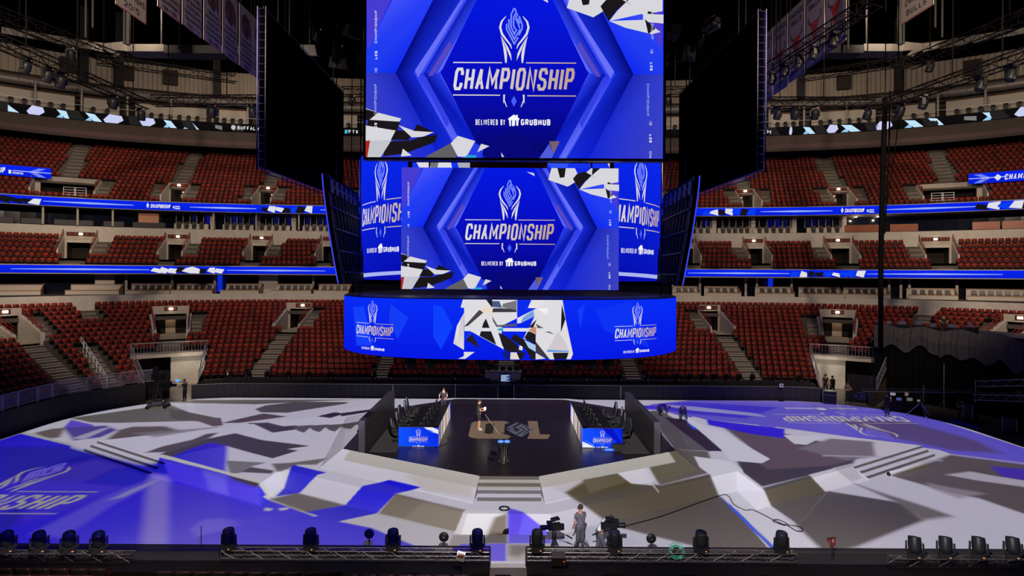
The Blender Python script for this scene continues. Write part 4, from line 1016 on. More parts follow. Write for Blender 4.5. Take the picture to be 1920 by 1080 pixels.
cv.poly([(-RL/2, 0), (RL/2, 0), (RL/2, HB), (-RL/2, HB)], BL, [S(8, 44, 246)]*2+[S(6, 24, 228)]*2)
cv.up()
R = lambda P: [(ring_u(800+x/6.0), (540+y/6.0-562.3)/112.5*HB) for x, y in P]
for P, c in (([(77, 200), (180, 220), (300, 440), (170, 700), (80, 560)], (14, 64, 252)), ([(-400, 200), (-200, 350), (-320, 600), (-420, 400)], (20, 60, 245)), ([(1700, 250), (1780, 180), (1730, 460)], (20, 60, 245)), ([(1900, 250), (2300, 150), (2500, 700), (2000, 480)], (14, 50, 244)), ([(-820, 260), (-700, 240), (-600, 700), (-780, 720)], (20, 64, 250))): cv.poly(R(P), S(*c))
cv.up(); wc, dc = (222, 220, 224), (30, 28, 34)
for P, c, cols in (([(410, 135), (1020, 135), (1020, 340), (870, 415), (840, 450), (870, 690), (780, 640), (590, 540), (520, 500), (430, 480), (425, 250)], wc, None), ([(385, 225), (410, 135), (428, 135), (428, 228)], wc, None), ([(425, 280), (425, 700), (305, 630), (345, 430)], (214, 210, 214), [(200, 196, 200), (225, 222, 226), (205, 200, 206), (235, 232, 236)]),
    ([(1050, 400), (1020, 400), (1020, 135), (1530, 135), (1565, 350), (1650, 740), (1625, 800), (1390, 800), (1230, 600), (1090, 570), (1150, 450), (1215, 320)], wc, None), ([(360, 800), (425, 770), (425, 722), (545, 722), (440, 800)], wc, None)):
    cv.poly(R(P), S(*c), [S(*k) for k in cols] if cols else None); cv.up()
cv.up()
for P, c in (([(1020, 135), (1180, 135), (1140, 225), (1240, 228), (1080, 310), (1020, 340)], (10, 44, 240)), ([(1215, 320), (1160, 440), (1090, 560), (1030, 640), (1020, 520), (870, 480), (850, 430), (1020, 400), (1060, 395)], (8, 36, 236)),
    ([(425, 440), (580, 265), (600, 250), (640, 280), (470, 430)], (70, 66, 72)), ([(640, 400), (670, 345), (790, 640), (600, 540)], dc), ([(740, 135), (740, 225), (670, 135)], dc), ([(740, 320), (800, 420), (1015, 400), (1015, 430), (760, 440)], (90, 88, 94)), ([(750, 230), (860, 230), (1015, 240), (1015, 272), (740, 275)], (60, 58, 64)), ([(860, 180), (1015, 140), (1015, 250), (850, 220)], (120, 118, 124)),
    ([(800, 500), (860, 520), (940, 570), (1020, 640), (1080, 718), (900, 718), (840, 620)], dc), ([(950, 570), (990, 515), (1100, 580), (1230, 720), (1230, 800), (1180, 800), (1120, 690)], dc), ([(1150, 480), (1230, 520), (1230, 640), (1100, 560)], dc), ([(1230, 600), (1390, 800), (1330, 780), (1230, 720)], (60, 58, 66)), ([(850, 722), (945, 722), (945, 800), (890, 800)], (14, 30, 120)), ([(1020, 722), (1115, 722), (1080, 800), (1040, 800)], dc), ([(1420, 725), (1600, 725), (1575, 800), (1440, 800)], dc), ([(1520, 180), (1562, 350), (1510, 500)], dc), ([(1230, 400), (1390, 490), (1440, 520), (1260, 470)], (90, 86, 92)),
    ([(1350, 300), (1240, 230), (1370, 225)], (240, 238, 242)), ([(1150, 440), (1240, 350), (1200, 450)], (40, 36, 44))): cv.poly(R(P), S(*c)); cv.up()
cv.up()
for P, c in (([(430, 580), (490, 470), (605, 680)], (40, 30, 44)), ([(430, 580), (480, 470), (520, 520), (440, 590)], (20, 50, 220)), ([(430, 450), (1440, 450), (1445, 488), (430, 488)], (220, 220, 228)), ([(780, 470), (860, 440), (870, 490)], (70, 170, 200)), ([(1145, 470), (1235, 430), (1235, 520)], (200, 140, 110)), ([(620, 228), (735, 225), (735, 270), (640, 290)], (235, 215, 190)), ([(740, 150), (820, 150), (850, 225), (740, 215)], (70, 90, 130)), ([(735, 350), (790, 440), (870, 690), (790, 640)], (222, 222, 230)), ([(1100, 580), (1230, 640), (1230, 715), (1150, 670)], (170, 200, 235)), ([(950, 722), (1015, 722), (1050, 800), (945, 800)], (225, 215, 205)), ([(1350, 715), (1480, 480), (1560, 600), (1605, 718)], (206, 200, 204)), ([(1350, 715), (1370, 690), (1600, 705), (1605, 718)], (100, 150, 230)), ([(1230, 725), (1340, 790), (1230, 800)], (215, 215, 215)), ([(1180, 150), (1330, 140), (1250, 225), (1140, 222)], (228, 226, 228)), ([(1085, 330), (1200, 250), (1215, 320), (1060, 395)], (120, 160, 220)), ([(1050, 640), (1085, 660), (1080, 700), (1040, 690)], (225, 225, 230))): cv.poly(R(P), S(*c)); cv.up()
for px in (701, 1194):
    tmp = Canvas(); tmp.layer = cv.layer+1; put_mark(tmp, 0, 0, .00372); uu = ring_u(px)
    for pts, cols, l in tmp.items: cv.items.append(([(uu+a, .12+b) for a, b in pts], cols, l))
cv.build('led_face', fmr, LED, oval, strips=.5, dz=.0012)
m = MB(); n = 96; out = [ringp(RL*k/n) for k in range(n)]; inn = [ringp(RL*k/n, -.35) for k in range(n)]
for k in range(n):
    a, b = k, (k+1) % n
    m.quad((*out[a], RZB), (*out[b], RZB), (*out[b], RZT+.02), (*out[a], RZT+.02)); m.quad((*inn[b], RZB), (*inn[a], RZB), (*inn[a], RZT+.02), (*inn[b], RZT+.02))
    m.quad((*inn[a], RZB), (*inn[b], RZB), (*out[b], RZB), (*out[a], RZB))
m.build('cabinet', BLACK, oval)
m = MB(); m.add([(*p, RZT+.04) for p in out], [tuple(range(n))]); m.add([(*p, RZT-.2) for p in out], [tuple(reversed(range(n)))])
for k in range(n): a, b = out[k], out[(k+1) % n]; m.quad((*a, RZT-.2), (*b, RZT-.2), (*b, RZT+.04), (*a, RZT+.04))
m.build('top_deck', mat('band_top', (.012, .012, .014), .5), oval)
m = MB()
for x, y in ((-8.4, 32), (8.4, 32), (-8.0, 38.5), (8.0, 38.5)): m.tube([(x, y, RZT), (x, y, 46)], .035)
m.build('suspension_cable', BLACKM, oval)
# side screens, seen from inside: black backs with truss edges
tr_m = mat('truss_edge', (.10, .09, .16), .4, .6); edge_glow = S(60, 70, 235)
def panel_truss(P0, P1, w, m, n):
    P0, P1 = Vector(P0), Vector(P1); ax = (P1-P0).normalized(); side = Vector((0, 0, 1)) if abs(ax.z) < .5 else Vector((1, 0, 0))
    A = [P0, P1]; m.tube([P0, P1], .035, 5); m.tube([P0+side*w, P1+side*w], .035, 5)
    for k in range(n+1): q = P0.lerp(P1, k/n); m.tube([q, q+side*w], .02, 4)
for sg, nm in ((-1, 'left'), (1, 'right')):
    root = thing('side_led_screen', 'huge black-backed screen seen edge-on beside the largest screen, %s side' % nm, 'screen')
    xn, xf, yn, yf, b0, t0, t1 = 12.75*sg, 12.0*sg, 29.5, 41.0, 15.75, 23.9, 23.25
    m = MB(); th = .25*sg
    vs = [(xn, yn, b0), (xf, yf, b0), (xf, yf, t1), (xn, yn, t0), (xn+th, yn, b0), (xf+th, yf, b0), (xf+th, yf, t1), (xn+th, yn, t0)]
    m.add(vs, [(0, 1, 2, 3), (7, 6, 5, 4), (0, 3, 7, 4), (1, 5, 6, 2), (3, 2, 6, 7), (0, 4, 5, 1)]); m.build('back_cloth', mat('blackout_cloth', (.002, .002, .002), 1.0, spec=0.0), root)
    m = MB(); m.tube([(xn+th*1.2, yn-.1, b0-.15), (xn+th*1.2, yn-.1, t0+.1)], .04, 5); m.tube([(xn-.12*sg, yn-.1, b0-.15), (xn-.12*sg, yn-.1, t0+.1)], .035, 5)
    for k in range(21): z = b0+(t0-b0)*k/20; m.tube([(xn+th*1.2, yn-.1, z), (xn-.12*sg, yn-.1, z)], .018, 4)
    for zz in (0, -.22): m.tube([(xn, yn-.1, b0-.05+zz), (xf, yf, b0-.05+zz)], .035, 5)
    m.tube([(xn, yn-.1, t0+.08), (xf, yf, t1+.08)], .03, 5); m.build('edge_truss', tr_m, root)
    cv = Canvas(); cv.poly([(0, 0), (1, 0), (1, 1), (0, 1)], S(20, 50, 235))
    x_o = lambda u: xn+th+(xf-xn)*u+.02*sg
    cv.build('led_face', lambda u, v, o, sg=sg: (xn+th+(xf-xn)*u+(.012+o)*sg, yn+(yf-yn)*u, b0+(t0-b0)*(1-v) if u < .5 else b0+(t1-b0)*(1-v)), LED, root)
    m = MB()
    for y in (31, 39): m.tube([(xn-(y-yn)*.065*sg, y, 23.3), (xn-(y-yn)*.065*sg, y, 46)], .05)
    m.build('suspension_cable', BLACKM, root)
    # smaller tilted screens below
    root = thing('tilted_led_screen', 'narrow dark-backed tilted screen leaning beside the %s curved screen' % nm, 'screen')
    G4 = []
    def wp(t_, w_, o=0.0):   # t_ along depth 0..1, w_ down 0..1
        x = (9.48+(.35)*t_)-(.85*w_**1.3)*(1-.3*t_)+o; y = 29.5+7.4*t_; z = 15.45-w_*5.65; return (sg*x, y, z)
    m = MB(); N = 10
    for i in range(N):
        for j in range(4):
            a, b, c, d = wp(j/4, i/N), wp((j+1)/4, i/N), wp((j+1)/4, (i+1)/N), wp(j/4, (i+1)/N); m.quad(a, b, c, d)
            a, b, c, d = wp(j/4, i/N, .22), wp((j+1)/4, i/N, .22), wp((j+1)/4, (i+1)/N, .22), wp(j/4, (i+1)/N, .22); m.quad(d, c, b, a)
        m.quad(wp(0, i/N), wp(0, i/N, .22), wp(0, (i+1)/N, .22), wp(0, (i+1)/N))
    m.quad(wp(0, 0), wp(1, 0), wp(1, 0, .22), wp(0, 0, .22)); m.quad(wp(0, 1), wp(1, 1), wp(1, 1, .22), wp(0, 1, .22)); m.build('back_shell', mat('screen_back', (.006, .006, .009), .6, spec=.2), root)
    m = MB()
    for j in range(1, 9): m.tube([wp(j/9, i/N, -.06) for i in range(N+1)], .045, 5)
    for i in (1, 3, 5, 7, 9): m.tube([wp(j/8, i/N, -.1) for j in range(9)], .04, 5)
    m.build('back_bracing', mat('bracing', (.02, .02, .026), .5, .2), root)
    for j in range(7):
        m = MB()
        for i in (0, 1): m.box(Vector(wp((j+.5)/7, .07+i*.06, -.05)), (.1, .6, .38), rz=0)
        m.build('processor_box', mat('processor_box', (.03, .03, .035), .5), root)
    cv = Canvas(); cv.poly([(0, 0), (1, 0), (1, 1), (0, 1)], S(16, 40, 225)); cv2 = Canvas()
    for i in range(12):
        cv2.poly([(0, i/12), (.5, i/12), (.5, (i+1)/12), (0, (i+1)/12)], S(30, 80, 245)); cv2.poly([(.5, i/12), (1, i/12), (1, (i+1)/12), (.5, (i+1)/12)], S(8, 24, 180))
    cv2.build('led_face', lambda u, v, o: wp(u, v, .24+o), LED, root)
    m = MB(); m.tube([wp(0, i/N, .24) for i in range(N+1)], .035, 5); ob = m.build('edge_light', mat('edge_led', (.1, .2, .9), .4, emit=edge_glow, es=1.0), root)
    m = MB(); p = wp(.3, 0, .1); m.tube([p, (p[0], p[1], 46)], .03); p = wp(.8, 0, .1); m.tube([p, (p[0], p[1], 46)], .03); m.build('suspension_cable', BLACKM, root)

# ------------------------------------------------------------------ ribbon screens along the tiers
def ribbon(name, label, curve, d, zt, zb, s0, s1, draw, step=.9, base=None):
    cv = Canvas(); H = zt-zb; base = base or S(6, 36, 240)
    cv.poly([(s0, 0), (s1, 0), (s1, H), (s0, H)], base, [base, base, tuple(x*.75 for x in base), tuple(x*.75 for x in base)])
    cv.up(); draw(cv, H); cv.clip(s0, s1, 0, H)
    root = thing(name, label, 'screen')
    cv.build('led_face', lambda u, v, o: tuple(curve.pt(u, d-.02-o, zt-v)), LED, root, strips=step, dz=.004)
    m = MB(); S_ = np.arange(s0, s1+.01, step)
    for a, b in zip(S_[:-1], S_[1:]):
        P = [curve.pt(q, dd_, 0) for q in (a, b) for dd_ in (d, d+.12)]
        for (i, j), (z0, z1) in (((0, 2), (zt, zt)), ((0, 2), (zb, zb))): m.quad((P[0].x, P[0].y, z0), (P[2].x, P[2].y, z0), (P[3].x, P[3].y, z0), (P[1].x, P[1].y, z0))
        m.quad((P[1].x, P[1].y, zb), (P[3].x, P[3].y, zb), (P[3].x, P[3].y, zt), (P[1].x, P[1].y, zt))
    m.build('housing', BLACK, root); return root
def shards(cv, s0, s1, H, seed):
    rnd = random.Random(seed); n = int(abs(s1-s0)/.8); w = (s1-s0)/n
    for k in range(n):
        a = s0+k*w; q = rnd.random(); c = WH if rnd.random() < .45 else (BLK if rnd.random() < .7 else S(10, 60, 240))
        cv.up(); cv.poly([(a+w*.3*q, H*rnd.random()*.4), (a+w*(.9+.4*rnd.random()), H*rnd.random()*.5), (a+w*(.6+.5*rnd.random()), H), (a-w*.4*rnd.random(), H*(.6+.4*rnd.random()))], c)
def ribbon_blue(curve, d, z, marks, shard, streaks):
    def draw(cv, H):
        for x0, x1 in streaks:
            a, b = curve.s_at(x0, d, z), curve.s_at(x1, d, z)
            cv.poly([(a, H*.48), ((a+b)/2, H*.38), (b, H*.47), (b, H*.55), ((a+b)/2, H*.62), (a, H*.54)], S(150, 170, 245))
        cv.up()
        for i, (x0, x1) in enumerate(shard): shards(cv, curve.s_at(x0, d, z), curve.s_at(x1, d, z), H, i+int(z))
        cv.up()
        for x0, x1 in marks:
            a, b = curve.s_at(x0, d, z), curve.s_at(x1, d, z); L = b-a
            cv.poly([(a+L*.03, H*.12), (a+L*.075, H*.48), (a+L*.03, H*.85), (a-L*.015, H*.48)], S(200, 215, 250))
            cv.polys(text_polys('CHAMPIONSHIP', a+L*.11, H*.78, L*.58, H*.5, H*.085, .12, .34), S(225, 220, 220)); cv.poly([(a+L*.78, H*.45), (a+L*.82, H*.45), (a+L*.82, H*.75), (a+L*.78, H*.75)], WH)
            cv.polys(text_polys('DELIVERED BY', a+L*.84, H*.58, L*.15, H*.16, H*.04), WH); cv.polys(text_polys('GRUBHUB', a+L*.84, H*.85, L*.15, H*.2, H*.05), WH)
    return draw
ribbon('ribbon_screen', 'long blue ribbon screen along the edge of the upper stand', RING, 0, 18.42, 17.5, us0, us1, ribbon_blue(RING, 0, 18, [(275, 338), (1576, 1638), (700, 760), (1120, 1180)], [(0, 75), (490, 585), (1318, 1415), (1830, 1940)], [(80, 250), (355, 480), (1425, 1560), (1650, 1830), (600, 690), (1200, 1300)]))
ribbon('ribbon_screen', 'long blue ribbon screen along the edge of the club level, lowest of the ribbons', RING, -4.36, 11.0, 10.22, us0, us1, ribbon_blue(RING, -4.36, 10.6, [(632, 690), (1926, 1980)], [(286, 418), (1484, 1620), (-60, -10)], [(20, 280), (425, 610), (1290, 1480), (1625, 1880)]))
def draw_top(cv, H):
    q = lambda px: RING.s_at(px, 7.7, 29.3)
    for x0, x1, k in [(-20, 34, 1), (48, 82, 2), (104, 136, 1), (158, 190, 1), (192, 230, 2), (256, 290, 2), (305, 330, 1), (342, 372, 1), (402, 415, 3), (1478, 1484, 2), (1504, 1527, 1), (1548, 1570, 2), (1575, 1612, 1), (1638, 1672, 2), (1694, 1730, 1), (1738, 1768, 1), (1806, 1830, 3), (1840, 1882, 1), (1900, 1940, 2)]:
        a, b = q(x0), q(x1); L = b-a; c = S(190, 225, 245)
        if k == 1: cv.poly([(a, H*.1), (a+L*.55, H*.2), (b, H), (a+L*.5, H), (a+L*.2, H*.5)], c); cv.poly([(a, H), (a+L*.3, H*.5), (a+L*.4, H)], S(150, 200, 235))
        elif k == 2: cv.poly([(a, H*.7), (a+L*.3, 0), (a+L*.9, H*.1), (b, H*.6), (a+L*.7, H), (a+L*.1, H)], S(200, 205, 240))
        else: cv.poly([(a, H*.3), (b, H*.4), (b, H*.9), (a, H*.7)], S(120, 120, 120))
    for k in range(60): a = us0+k*2.6; cv.poly([(a, 0), (a+1, 0), (a+1.6, H), (a+.3, H)], S(34, 32, 32)) if k % 2 else None
    cv.up(); a, b = q(431), q(520); L = b-a
    cv.polys([[(a+.32*cos(t)*.8+.3, H*.5+.32*sin(t)) for t in np.linspace(0, 2*pi, 13)[:-1]]], S(190, 190, 190)); cv.polys([[(a+.2*cos(t)*.8+.3, H*.5+.2*sin(t)) for t in np.linspace(0, 2*pi, 13)[:-1]]], S(40, 40, 40))
    cv.polys(text_polys('BUFFALO WILD W', a+.75, H*.72, L-.75, H*.42, .07, 0, .4), S(230, 230, 230))
    a, b = q(645), q(670); cv.polys(text_polys('FTX', a+.5, H*.72, b-a-.5, H*.42, .08), S(230, 230, 235)); cv.poly([(a, H*.3), (a+.4, H*.3), (a+.3, H*.75), (a, H*.75)], S(60, 190, 220))
    a, b = q(1427), q(1444); cv.polys(text_polys('ON', a, H*.75, b-a, H*.4, .08), S(230, 230, 230))
ribbon('ribbon_screen', 'topmost ribbon screen, black with scattered white shards, under the press boxes', RING, 7.7, 29.85, 28.78, us0, us1, draw_top, base=S(16, 14, 15))
# short ribbons over the two landings
for x0, x1, sg in ((-80, 95, -1), (1815, 2000, 1)):
    a, b = RING.s_at(x0, 3.4, 21.5), RING.s_at(x1, 3.4, 21.5)
    def dr(cv, H, a=a, b=b, sg=sg):
        L = b-a; e = a if sg > 0 else b; w = -sg
        cv.polys([[(e+sg*.4, H*.1), (e+sg*1.2, H*.5), (e+sg*.4, H*.95), (e+sg*1.0, H*.95), (e+sg*1.8, H*.5), (e+sg*1.0, H*.1)]], S(110, 130, 245)); cv.poly([(e, H*.45), (e+sg*3, H*.45), (e+sg*3, H*.52), (e, H*.52)], S(190, 200, 250)); cv.up()
        if sg > 0: cv.poly([(a+2.3, H*.2), (a+2.6, H*.5), (a+2.3, H*.85), (a+2.0, H*.5)], WH); cv.polys(text_polys('CHAMPIONSHIP', a+2.8, H*.8, 3.6, H*.55, .09, .12, .34), S(225, 220, 220))
        else: cv.polys(text_polys('CHAMPIONSHIP', b-6.4, H*.8, 2.8, H*.55, .09, .12, .34), S(225, 220, 220)); cv.poly([(b-3.3, H*.45), (b-3.1, H*.45), (b-3.1, H*.8), (b-3.3, H*.8)], WH); cv.polys(text_polys('GRUBHUB', b-3.0, H*.8, .8, H*.2, .03), WH)
    ribbon('short_ribbon_screen', 'short blue ribbon screen hung over the landing at the picture\'s %s edge' % ('left' if sg < 0 else 'right'), RING, 3.4, 22.0, 20.85, a, b, dr)
# ------------------------------------------------------------------ suites, posts and their chairs
m = MB(); m.cur = 0; m.box((0, 0, .40), (.46, .42, .1)); m.add([(-.23, .17, .42), (.23, .17, .42), (.21, .25, .84), (-.21, .25, .84), (-.23, .25, .42), (.23, .25, .42), (.21, .31, .84), (-.21, .31, .84)], [(3, 2, 1, 0), (4, 5, 6, 7), (0, 1, 5, 4), (1, 2, 6, 5), (2, 3, 7, 6), (3, 0, 4, 7)])
m.cur = 1; m.box((0, 0, .2), (.3, .3, .36)); SUITE_CH = m.mesh('suite_chair', [mat('suite_chair_black', (.03, .026, .026), .4), BLACK])
def chair_row(t_curve, s0, s1, d, z, label, group, step=.68, nm='suite_chair'):
    n = max(1, int((s1-s0)/step))
    for k in range(n):
        s = s0+(s1-s0)*(k+.5)/n; a = t_curve.at(s, d); o = bpy.data.objects.new(nm, SUITE_CH); COL.objects.link(o)
        o.location = (a[0], a[1], z); o.rotation_euler = (0, 0, atan2(a[3], a[2])-pi/2); setp(o, label, 'chair', group)
def seg_box(m, curve, s0, s1, d0, d1, z0, z1, step=1.5):
    n = max(1, int((s1-s0)/step)); S_ = np.linspace(s0, s1, n+1)
    for i in range(n):
        P = [curve.pt(S_[i], d0, z0), curve.pt(S_[i+1], d0, z0), curve.pt(S_[i+1], d1, z0), curve.pt(S_[i], d1, z0)]; up = Vector((0, 0, z1-z0)); Q = [p+up for p in P]
        m.add(P+Q, [(4, 5, 6, 7), (0, 1, 5, 4), (2, 3, 7, 6)]+([(3, 0, 4, 7)] if i == 0 else [])+([(1, 2, 6, 5)] if i == n-1 else []))
ORD = ['first', 'second', 'third', 'fourth', 'fifth', 'sixth', 'seventh', 'eighth', 'ninth', 'tenth']
def where(i, n): return '%s from left' % ORD[i] if i < n/2 else '%s from right' % ORD[n-1-i]
LS = [(-60, 78, 0), (124, 225, 0), (237, 320, 1), (322, 400, 1), (415, 487, 1), (510, 585, 1), (590, 655, 1), (1262, 1312, 1), (1322, 1388, 1), (1418, 1488, 1), (1500, 1580, 1), (1584, 1668, 1), (1702, 1795, 1), (1812, 1990, 1)]
for i, (x0, x1, ch) in enumerate(LS):
    a, b = RING.s_at(x0, -3.6, 8.5), RING.s_at(x1, -3.6, 8.5)
    root = thing('suite_box', 'pale suite box with wood trim above the lower stand, %s' % (where(i, 14) if i < 10 and i < 7 or True and i >= 7 and 13-i < 10 else ''), 'suite box')
    m = MB(); seg_box(m, RING, a, b, -4.0, -3.9, 7.95, 8.38); m.build('front_panel', CREAM, root)
    m = MB(); seg_box(m, RING, a+.2, b, -2.5, -2.4, 7.95, 9.05 if ch else 8.95); m.build('back_panel', CREAM, root)
    m = MB(); seg_box(m, RING, a, b, -4.08, -3.84, 8.38, 8.44); m.build('wood_rail', WOOD, root)
    m = MB(); seg_box(m, RING, a+.2, b, -2.56, -2.34, 9.05 if ch else 8.95, 9.11 if ch else 9.01); m.build('wood_rail', WOOD, root)
    m = MB(); P0, P1 = RING.pt(b, -4.0, 7.95), RING.pt(b, -2.4, 7.95); m.add([P0, P1, P1+Vector((0, 0, 1.15)), P0+Vector((0, 0, .45))], [(0, 1, 2, 3)]); m.tube([P0+Vector((0, 0, .47)), P1+Vector((0, 0, 1.17))], .05, 4); m.build('end_panel', WOOD, root)
    if ch: chair_row(RING, a+.5, b-.3, -3.0, 8.08, 'small black chair in the row of suite boxes above the lower stand', 'black chairs in the suite boxes above the lower stand')
for px in (196, 236, 322, 402, 487, 505, 587, 1262, 1313, 1399, 1420, 1485, 1668, 1690, 1706, 1795):
    s = RING.s_at(px, -2.2, 9); m = MB(); w = .12 if px not in (196, 505) else .9; q = RING.at(s, -2.0); m.box((q[0], q[1], 9.03), (w*2, .2, 2.15), rz=atan2(q[3], q[2])-pi/2)
    setp(m.build('trim_suite_post', CREAM), kind='structure')
for px, c in ((408, 1), (1440, 0)):
    s = RING.s_at(px, -1.9, 9); q = RING.at(s, -1.9); root = None
    cv = Canvas(); cv.poly([(0, 0), (.55, 0), (.55, 1.9), (0, 1.9)], S(10, 40, 200)); o = cv.build('suite_screen', lambda u, v, o_: tuple(RING.pt(s+u, -1.95-o_, 10.05-v)), LED); setp(o, 'narrow upright blue lit panel in the suite level, %s half of the photo' % ('left' if c else 'right'), 'screen')
# club lounge level behind the club seats
CS = [(326, 390, 1), (417, 475, 1), (482, 543, 1), (567, 625, 1), (1290, 1335, 1), (1345, 1408, 1), (1412, 1485, 1), (1512, 1578, 1)]
for i, (x0, x1, ch) in enumerate(CS):
    a, b = RING.s_at(x0, 1.6, 15.9), RING.s_at(x1, 1.6, 15.9)
    root = thing('suite_box', 'pale suite box with wood trim under the upper ribbon screen, %s' % where(i, 8), 'suite box')
    m = MB(); seg_box(m, RING, a, b, 1.6, 1.7, 15.5, 16.1); m.build('front_panel', CREAM, root)
    m = MB(); seg_box(m, RING, a, b, 1.54, 1.78, 16.1, 16.16); m.build('wood_rail', WOOD, root)
    chair_row(RING, a+.2, b-.2, 1.05, 15.5, 'black chair in front of the suites under the upper ribbon screen', 'black chairs under the upper ribbon screen')
    n = 5
    for k in range(n+1): m = MB(); p = RING.pt(a+(b-a)*k/n, 2.4, 0); m.box((p.x, p.y, 16.8), (.07, .07, 1.3)); m.build('window_mullion', CREAM, root)
    m = MB(); p = RING.pt(b+.35, 2.2, 0); m.box((p.x, p.y, 16.5), (.5, .3, 1.95)); m.build('end_post', CREAM, root)
    cv = Canvas(); rnd = random.Random(i)
    L = b-a
    for k in range(5):
        if rnd.random() < .55: u0 = L*(k+.08)/5; u1 = L*(k+.9)/5; cc = S(5+8*rnd.random(), 6+10*rnd.random(), 35+75*rnd.random()**2); cv.poly([(u0, .08), (u1, .12), (u1*.98, 1.2), (u0, 1.25)], cc)
    if cv.items: cv.build('window_reflection', lambda u, v, o_: tuple(RING.pt(a+u, 2.9-o_, 17.4-v)), LED, root)  # blue reflections in the glass, put in as glowing quads
for i, (x0, x1) in enumerate([(1583, 1652), (1668, 1720), (1822, 1874), (1878, 1990)]):
    a, b = RING.s_at(x0, 1.2, 15.9), RING.s_at(x1, 1.2, 15.9); m = MB(); seg_box(m, RING, a, b, 1.0, 1.15, 15.52, 16.35)
    o = m.build('lounge_counter', mat('brown_wood_panel', (.30, .085, .035), .45, noise=.3, nscale=1.5)); setp(o, 'reddish brown wooden counter under the upper ribbon screen, %s of four from left' % ORD[i], 'counter')
for i, (x0, x1) in enumerate([(-40, 25), (40, 80), (102, 175), (195, 232), (250, 310)]):
    a, b = RING.s_at(x0, 1.2, 15.9), RING.s_at(x1, 1.2, 15.9); m = MB(); seg_box(m, RING, a, b, .9, 1.5, 15.52, 16.1); 
    o = m.build('lounge_sofa', mat('dark_sofa', (.05, .045, .05), .7)); setp(o, 'dark grey sofa block in the open lounge above the club seats, %s from left' % ORD[i], 'sofa')
a, b = RING.s_at(259, 2.6, 16.5), RING.s_at(297, 2.6, 16.5); m = MB(); seg_box(m, RING, a, b, 2.6, 2.7, 15.6, 17.3); o = m.build('lit_wall_panel', mat('orange_panel', (.45, .2, .1), .5, emit=(.5, .2, .09), es=.25)); setp(o, 'warm orange lit wall panel in the open lounge left of the suites', 'wall panel')
for px in (1604, 1646): 
    p = RING.pt(RING.s_at(px, 2.6, 17), 2.6, 17.38); m = MB(); m.lathe([(.16, 0), (.16, .05)], p, 12); o = m.build('ceiling_downlight', LAMPW); setp(o, 'small round downlight in the lounge ceiling above the brown counter, %s one' % ('left' if px == 1604 else 'right'), 'downlight')
    ldd = bpy.data.lights.new('lounge_glow', 'POINT'); ldd.energy = 60; ldd.color = (1, .75, .5); lo = bpy.data.objects.new('lounge_glow', ldd); COL.objects.link(lo); lo.location = RING.pt(RING.s_at(px, 2.3, 17), 2.0, 17.1)
for px in (80, 145, 211, 400, 480, 560): 
    p = RING.pt(RING.s_at(px, .6, 16.5), .6, 16.5); m = MB(); m.box(p, (.14, .14, 1.95)); setp(m.build('trim_lounge_post', CREAM), kind='structure')
# press boxes above the topmost ribbon
PB = [(-60, 138), (155, 222), (252, 385), (409, 465), (640, 668), (1248, 1276), (1441, 1496), (1520, 1640), (1690, 1752), (1772, 1985)]
for i, (x0, x1) in enumerate(PB):
    a, b = RING.s_at(x0, 9.6, 30.8), RING.s_at(x1, 9.6, 30.8)
    root = thing('press_box', 'pale press box panel above the topmost ribbon screen, %s' % where(i, 10), 'press box')
    m = MB(); seg_box(m, RING, a, b, 9.6, 9.7, 29.85, 32.0); m.build('back_panel', CREAM, root)
    m = MB(); seg_box(m, RING, a, b, 9.57, 9.73, 32.0, 32.07); m.build('top_rail', mat('copper_rail', (.3, .12, .06), .5), root)
    chair_row(RING, a+.3, b-.3, 8.6, 29.95, 'black chair in the row before the pale press box panels', 'black chairs before the press box panels', .85)
for i, px in enumerate((64, 151, 237, 319, 397, 463, 1441, 1506, 1586, 1667, 1757, 1846)):
    p = RING.pt(RING.s_at(px, 8.9, 31), 8.9, 0); m = MB(); m.tube([(p.x, p.y, 29.85), (p.x, p.y, 33.2)], .13, 8); setp(m.build('trim_press_column', mat('column_grey', (.4, .38, .36), .5)), kind='structure')
m = MB(); band('', RING, [(8.05, 30.65), (8.05, 30.72)], None, us0, us1, build=False, m=m); setp(m.build('trim_press_railing', STEEL), kind='structure')
for px, y in ((440, 0), (320, 0)):
    pass
for i, px in enumerate((128, 235, 318, 597, 1580, 1820)):   # dark louvre boxes on the corrugated wall
    if px == 597: continue
    q = RING.at(RING.s_at(px, 12.4, 36.6), 12.4); root = MB(); root.box((q[0], q[1], 36.6), (1.7, .4, 1.9), rz=atan2(q[3], q[2])-pi/2); o = root.build('louvre_box', mat('louvre_dark', (.03, .02, .018), .7)); setp(o, 'dark louvred box mounted on the corrugated wall, %s from left' % ORD[[128, 235, 318, 1580, 1820].index(px)], 'vent box')
for px in (156, 222, 405, 1500, 1682):
    q = RING.at(RING.s_at(px, 12.3, 37), 12.3); m = MB(); m.box((q[0], q[1], 39.5), (.9, .6, 9.5), rz=atan2(q[3], q[2])-pi/2); setp(m.build('trim_roof_column', BLACK), kind='structure')
# landings' fittings: white rails and counters
for px, sg in ((118, -1), (1788, 1)):
    s = RING.s_at(px, 2, 19.5); nm = 'left' if sg < 0 else 'right'
    m = MB(); 
    for k in range(5): z = 18.6+k*.28; m.tube([RING.pt(s-1.0-sg*1.2, .9, z), RING.pt(s+1.0-sg*1.2, .9, z)], .025, 5)
    for k in (-1, -.05, .05, 1): m.tube([RING.pt(s+k-sg*1.2, .9, 18.3), RING.pt(s+k-sg*1.2, .9, 19.75)], .03, 5)
    o = m.build('white_railing', WHITEP); setp(o, 'white tubular railing on the landing at the picture\'s %s edge' % nm, 'railing')

